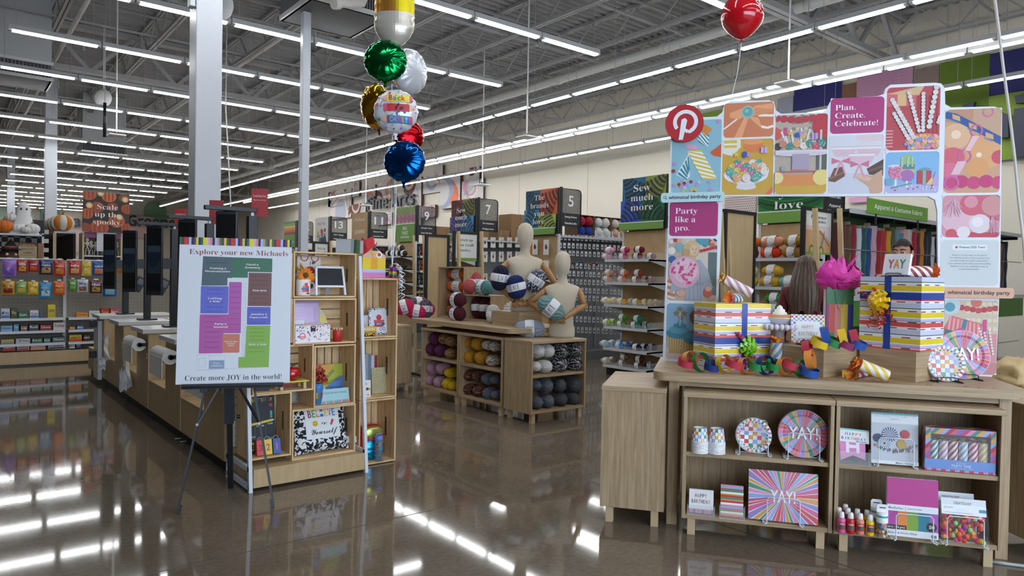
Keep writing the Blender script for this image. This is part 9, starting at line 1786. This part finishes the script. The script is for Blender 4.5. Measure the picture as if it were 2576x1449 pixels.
 # ---- art on the right wall
WX=XW-.05;WA=Up((WX,0,0),-pi/2);Z7=lambda x,y:(760+x*.2208,400+y*.2208)
def wall_panel(label,x0,y0,x1,y1,art=None,bg='#bfbcbb',th=.08,name='wall_art_panel',group='painted panels round the Fine Arts lettering',px=False,seed=0,side='#5a3626'):
 (ax,ay),(cx,cy_)=((x0,y0),(x1,y1))if px else(Z7(x0,y0),Z7(x1,y1));xm=(ax+cx)/2;u0,u1=WA(ax,500)[0],WA(cx,500)[0];w0=WA(xm,cy_)[1];w1=WA(xm,ay)[1];t_=thing(name,label,'wall art',V((WX,-u0,w0)),(pi/2,0,-pi/2),group);w,h=u1-u0,w1-w0
 b_=B();b_.box(0,w,0,h,0,th,M(side,.6));pa_=b_.obj('panel',t_);b_=B();b_.z=th;b_.dz=.0006;p=Pic(b_,0,0,w,h,M(bg,.6));rnd=random.Random(seed)
 if art:art(p)
 else:
  for k in range(3):x,y,r,c=rnd.random(),rnd.random(),rnd.uniform(.2,.45),rnd.choice(['#c9775a','#8f96ab','#6a3a2c','#c9775a','#d9c9c0','#b9899a']);p.ell(x,y,r,M(c,.6),r*w/h*rnd.uniform(.6,1.2));p.ell(x+.05,y-.05,r*.6,M(rnd.choice([bg,'#c9c4c2','#a9afbf']),.6),r*.6*w/h)
  for k in range(3):p.line([(rnd.random(),rnd.random())for _ in range(3)],.02,M('#8f8c8c',.6))
 b_.obj('painting',pa_);return t_
def a_loop(p):p.ell(.5,.75,.32,M('#8f96ab',.6));p.ell(.5,.75,.2,M('#bfbcbb',.6))
def a_shell(p):p.ell(.3,.95,.42,M('#5f2f26',.6));p.ell(.3,.98,.3,M('#c9b5aa',.6));p.ell(.3,1,.22,M('#6f3a2c',.6));p.line([(.7,.2),(.9,.5),(.75,.8)],.03,M('#8f8c8c',.6))
def a_leaf(p):p.ell(.15,.5,.6,M('#8f96ab',.6),.5);p.ell(.05,.5,.42,M('#bfbcbb',.6),.4);p.pg([(.55,.1),(.95,.3),(.9,.55),(.62,.85),(.7,.5)],M('#c9684a',.6));p.ell(.72,.2,.2,M('#cf7350',.6))
for i,a in enumerate(((310,360,575,680,None),(590,265,668,430,None),(705,310,860,490,None),(865,235,1025,480,None),(585,510,745,620,a_shell),(1185,225,1385,760,a_shell),(1390,190,1592,390,a_loop),(1515,80,1618,280,None),(1603,180,1828,560,a_leaf),(1832,240,2078,470,None),(1915,95,2037,310,a_shell),(1390,530,1545,665,None),(310,370,378,545,None),(860,620,1040,750,None))):wall_panel(f'pale abstract painted panel on right wall, {nth(i)} in the group from the far end',*a[:4],a[4],seed=i,th=.06+.03*(i%3))
def letters3(word,x0,x1,label,zb,zt):
 u0,u1=WA(x0,500)[0],WA(x1,500)[0];b_=B();b_.M=Matrix.Translation((WX-.22,0,0))@Matrix.Rotation(-pi/2,4,'Z')@Matrix.Rotation(pi/2,4,'X');vs,fs,bw=glyphs(word,'bold');k=(u1-u0)/bw
 for zz in(0,.04,.08):b_.add([(u0+x*k,zb+y*(zt-zb)/.7,zz)for x,y in vs],fs,M('#22262c',.5))
 tag(b_.obj('wall_lettering'),label,'wall sign')
zb,zt_=WA(1000,522)[1],WA(1000,490)[1];letters3('Fine Arts',938,1056,'large dark raised lettering Fine Arts on the right wall',zb,zt_)
# textile panels at the near right
def knit(c1,c2,n=26,m_=None):
 def f(p):
  q=M('#'+''.join('%02x'%int(int(c2[k:k+2],16)*.7)for k in(1,3,5)),.8);r=int(n*p.h/p.w)
  p.b.dz=1e-6
  for i in range(n):
   for j in range(r):p.ell((i+.5+.5*(j%2))/n,(j+.5)/r,.38/n,q,.38/n,n=6)
 return f
for i,(px,bg,c2,n,nm)in enumerate((((1760,283,1816,330),'#8fae3a','#7a9a2c',16,'short lime green'),((1817,262,1828,330),'#2f2f78','#24245f',6,'narrow indigo'),((1952,247,1992,300),'#c9ccd8','#5f6a8c',14,'white dotted'),((1994,216,2113,300),'#2c2d74','#20215a',26,'indigo'),((2115,213,2150,260),'#a8765c','#5f3624',12,'rust brown'),((2151,180,2291,300),'#d09ab8','#b5799c',34,'pale pink'),((2293,172,2356,260),'#b5a097','#7a665f',18,'taupe'),((2358,150,2482,415),'#8fae32','#7c9a28',40,'tall lime green'),((2483,126,2620,232),'#2a2c70','#1f2058',30,'indigo upper right'),((2483,234,2640,400),'#8aa834','#77932a',36,'lime green under the indigo one'),((1826,494,1904,540),'#a89a96','#7a6c6a',16,'low grey knit'),((2138,496,2184,510),'#d09ab8','#b5799c',12,'low pink'))):
 wall_panel(f'{nm} knitted textile panel on the near right wall',*px,knit(bg,c2,n),bg,.05,'textile_panel','textile panels on the right wall',True,i,'#8f8a84')
def blockletter(label,quads):
 b_=B()
 for q in quads:vs=[(WX-.2,-WA(x,y)[0],WA(x,y)[1])for x,y in q];b_.add(vs+[(WX-.1,v[1],v[2])for v in vs],[(0,1,2,3),(0,4,5,1),(1,5,6,2),(2,6,7,3),(3,7,4,0)],M('#1d2038',.5))
 tag(b_.obj('wall_lettering'),label,'wall sign')
blockletter('dark raised letter top peeking above the party backdrop',[[(2432,268),(2462,260),(2452,290),(2432,290)]]);blockletter('dark raised letter stem right of the backdrop',[[(2522,284),(2545,292),(2546,348),(2522,352)]]);blockletter('dark raised letter i at the right picture edge',[[(2560,278),(2600,272),(2600,395),(2559,400)],[(2562,246),(2600,238),(2600,262),(2564,264)]])
# ================================================================== two people behind the display
SKIN=M('#b5826a',.55);
def skinned(name,par,joints,bones,mat,sub=2):
 me=bpy.data.meshes.new(name);me.from_pydata([j[:3]for j in joints],bones,[]);o=bpy.data.objects.new(name,me);COL.objects.link(o);m1=o.modifiers.new('skin','SKIN');m1 .use_smooth_shade=True
 for i,j in enumerate(joints):r=j[3];me.skin_vertices[0].data[i].radius=r if isinstance(r,tuple)else(r,r)
 me.skin_vertices[0].data[0].use_root=True;m2=o.modifiers.new('sub','SUBSURF');m2 .levels=m2 .render_levels=sub
 nm=bpy.data.meshes.new_from_object(o.evaluated_get(bpy.context.evaluated_depsgraph_get()));o.modifiers.clear();o.data=nm;nm.materials.clear();nm.materials.append(mat)
 for p in nm.polygons:p.use_smooth=True;p.material_index=0
 nm.name=name;o.parent=par;return o
def person(label,loc,yaw,H,shirt,hairfn,trousers='#23252c',face=True):
 t_=thing('person',label,'person',loc,yaw);s=H/1.75;P=lambda*a:(a[0]*s,a[1]*s,a[2]*s)
 J=[(*P(0,0,.98),(.15*s,.11*s)),(*P(0,0,1.2),(.13*s,.095*s)),(*P(0,.0,1.38),(.15*s,.1*s)),(*P(0,.01,1.47),(.075*s,.07*s)),(*P(0,.0,1.53),.052*s),(*P(0,-.012,1.59),(.066*s,.085*s)),(*P(0,-.005,1.67),(.074*s,.094*s)),(*P(0,0,1.735),(.045*s,.055*s))]
 bones=[(0,1),(1,2),(2,3),(3,4),(4,5),(5,6),(6,7)]
 for sg in(-1,1):
  k=len(J);J+=[(*P(sg*.165,.0,1.41),.055*s),(*P(sg*.21,.01,1.13),.042*s),(*P(sg*.2,-.1,.92),.032*s),(*P(sg*.19,-.13,.83),(.038*s,.022*s))];bones+=[(2,k),(k,k+1),(k+1,k+2),(k+2,k+3)]
  h=k+3
  for f in range(5):q=len(J);J+=[(*P(sg*(.19+.012*(f-2)),-.15-.004*f,.77-.008*(2-abs(f-2))),.009*s),(*P(sg*(.188+.011*(f-2)),-.165,.735-.01*(2-abs(f-2))),.008*s)];bones+=[(h,q),(q,q+1)]
  k=len(J);J+=[(*P(sg*.095,0,.9),.085*s),(*P(sg*.1,-.01,.5),.058*s),(*P(sg*.1,.02,.09),.042*s),(*P(sg*.11,-.13,.035),(.045*s,.03*s))];bones+=[(0,k),(k,k+1),(k+1,k+2),(k+2,k+3)]
 body=skinned('body',t_,J,bones,SKIN)
 # sleeves, shirt and trousers follow the body a little outside it
 G=[(*P(0,0,.95),(.165*s,.12*s)),(*P(0,0,1.2),(.147*s,.11*s)),(*P(0,0,1.38),(.168*s,.115*s)),(*P(0,.01,1.46),(.09*s,.08*s))];gb=[(0,1),(1,2),(2,3)]
 for sg in(-1,1):k=len(G);G+=[(*P(sg*.17,0,1.41),.068*s),(*P(sg*.213,.01,1.13),.055*s),(*P(sg*.205,-.09,.95),.044*s)];gb+=[(2,k),(k,k+1),(k+1,k+2)]
 skinned('shirt',t_,G,gb,M(shirt,.85,sheen=.2))
 G=[(*P(0,0,1.0),(.16*s,.118*s))];gb=[]
 for sg in(-1,1):k=len(G);G+=[(*P(sg*.095,0,.88),.098*s),(*P(sg*.1,-.01,.5),.072*s),(*P(sg*.1,.02,.1),.06*s)];gb+=[(0,k),(k,k+1),(k+1,k+2)]
 skinned('trousers',t_,G,gb,M(trousers,.85))
 b_=B();hz=1.655*s
 for sg in(-1,1):
  b_.ball((sg*.078*s,.005*s,1.625*s),(.012*s,.022*s,.034*s),SKIN,12,8)
  if face:
   b_.ball((sg*.031*s,-.094*s,1.634*s),(.0155*s,.008*s,.0085*s),M('#d9d2cc',.4),12,8);b_.ball((sg*.031*s,-.1*s,1.634*s),(.007*s,.004*s,.007*s),M('#2a1c14',.3),10,6);b_.ball((sg*.031*s,-.096*s,1.641*s),(.019*s,.01*s,.005*s),SKIN,12,6)
   b_.tube([(sg*.012*s,-.104*s,1.655*s),(sg*.032*s,-.105*s,1.662*s),(sg*.054*s,-.088*s,1.655*s)],[.005*s,.0055*s,.0025*s],M('#1c1512',.8),6)
 if face:b_.tube([(0,-.095*s,1.645*s),(0,-.112*s,1.612*s),(0,-.12*s,1.593*s),(0,-.1*s,1.585*s)],[.010*s,.013*s,.017*s,.010*s],SKIN,10);b_.ball((0,-.092*s,1.558*s),(.026*s,.01*s,.006*s),M('#8a4a40',.5),12,6)
 o=b_.obj('facial_features');dm=body.data;off=len(dm.vertices);bm=bmesh.new();bm.from_mesh(dm);k0=len(dm.materials);[dm.materials.append(q)for q in o.data.materials];n0=len(bm.faces);bm.from_mesh(o.data);bm.faces.ensure_lookup_table()
 for i in range(n0,len(bm.faces)):bm.faces[i].material_index+=k0;bm.faces[i].smooth=True
 bm.to_mesh(dm);bm.free();bpy.data.objects.remove(o);hairfn(t_,s);return t_
def short_hair(t_,s):
 b_=B();b_.grid(lambda u,v:(lambda a,q:V((.081*s*sin(q)*cos(a)*(1+.02*sin(9*a+4*q)),.004*s+.102*s*sin(q)*sin(a)*(1+.02*sin(11*a)),1.652*s+.1*s*cos(q)+.006*s*sin(7*a+9*q))))(2*pi*u,.02+v*(1.15+.75*max(0,sin(2*pi*u)))),40,14,M('#17120f',.7));b_.obj('hair',t_)
def long_hair(t_,s):
 m,t2,bb=nodes('long_brown_hair',.45);tc=N(t2,'ShaderNodeTexCoord');mp=N(t2,'ShaderNodeMapping',Scale=(60,60,1.5));nz=N(t2,'ShaderNodeTexNoise',Scale=1.5,Detail=4);t2 .links.new(tc.outputs['Object'],mp.inputs[0]);t2 .links.new(mp.outputs[0],nz.inputs['Vector']);rp=ramp(t2,[(.3,'#2a1c14'),(.7,'#5f4735')]);t2 .links.new(nz.outputs['Fac'],rp.inputs[0]);t2 .links.new(rp.outputs[0],bb.inputs['Base Color'])
 b_=B()
 def S(u,v):
  a=pi*(.0+1.0*u)*1.16-.25;strand=1+.035*sin(34*u)+.02*sin(61*u+2)
  if v<.3:q=v/.3*1.5;r=.092*s*sin(q);z=1.652*s+.102*s*cos(q);return V((r*cos(a)*strand,.004*s+r*1.1*sin(a)*strand,z))
  w=(v-.3)/.7;r=(.092+.05*sin(pi*min(1,w*.75))+.02*w)*s;return V((r*cos(a)*strand*(1-.15*w*w),(.004+.03*w)*s+r*(1.05-.2*w)*sin(a)*strand,(1.655-(.46+.03*sin(23*u))*w)*s))
 b_.grid(S,60,30,m);b_.grid(lambda u,v:(lambda p:V((p.x*.96,p.y*.96-.002,p.z)))(S(u,v)),40,24,m);b_.obj('hair',t_)
toward=lambda p:atan2((C_O-p).y,(C_O-p).x)+pi/2
pm=Pd(2268,700,6.0);pm.z=0;person('dark haired man in dark red shirt, face half hidden by the YAY napkins',pm,toward(pm)-.25,1.715,'#4a1418',short_hair)
pw=Pd(2026,700,6.1);pw.z=0;W_=person('person with long brown hair in dark red top, seen from behind',pw,toward(pw)+pi-.1,1.57,'#5a1018',long_hair,face=True)
b_=B();b_.tube([(-.075,-.02,1.475),(-.05,.02,1.487),(0,.035,1.49),(.05,.02,1.487),(.075,-.02,1.475)],.006,BLACK,6);b_.rbox(-.07,.07,-.045,-.02,1.465,1.495,M('#15161a',.2),.006);b_.obj('sunglasses_on_head',W_)
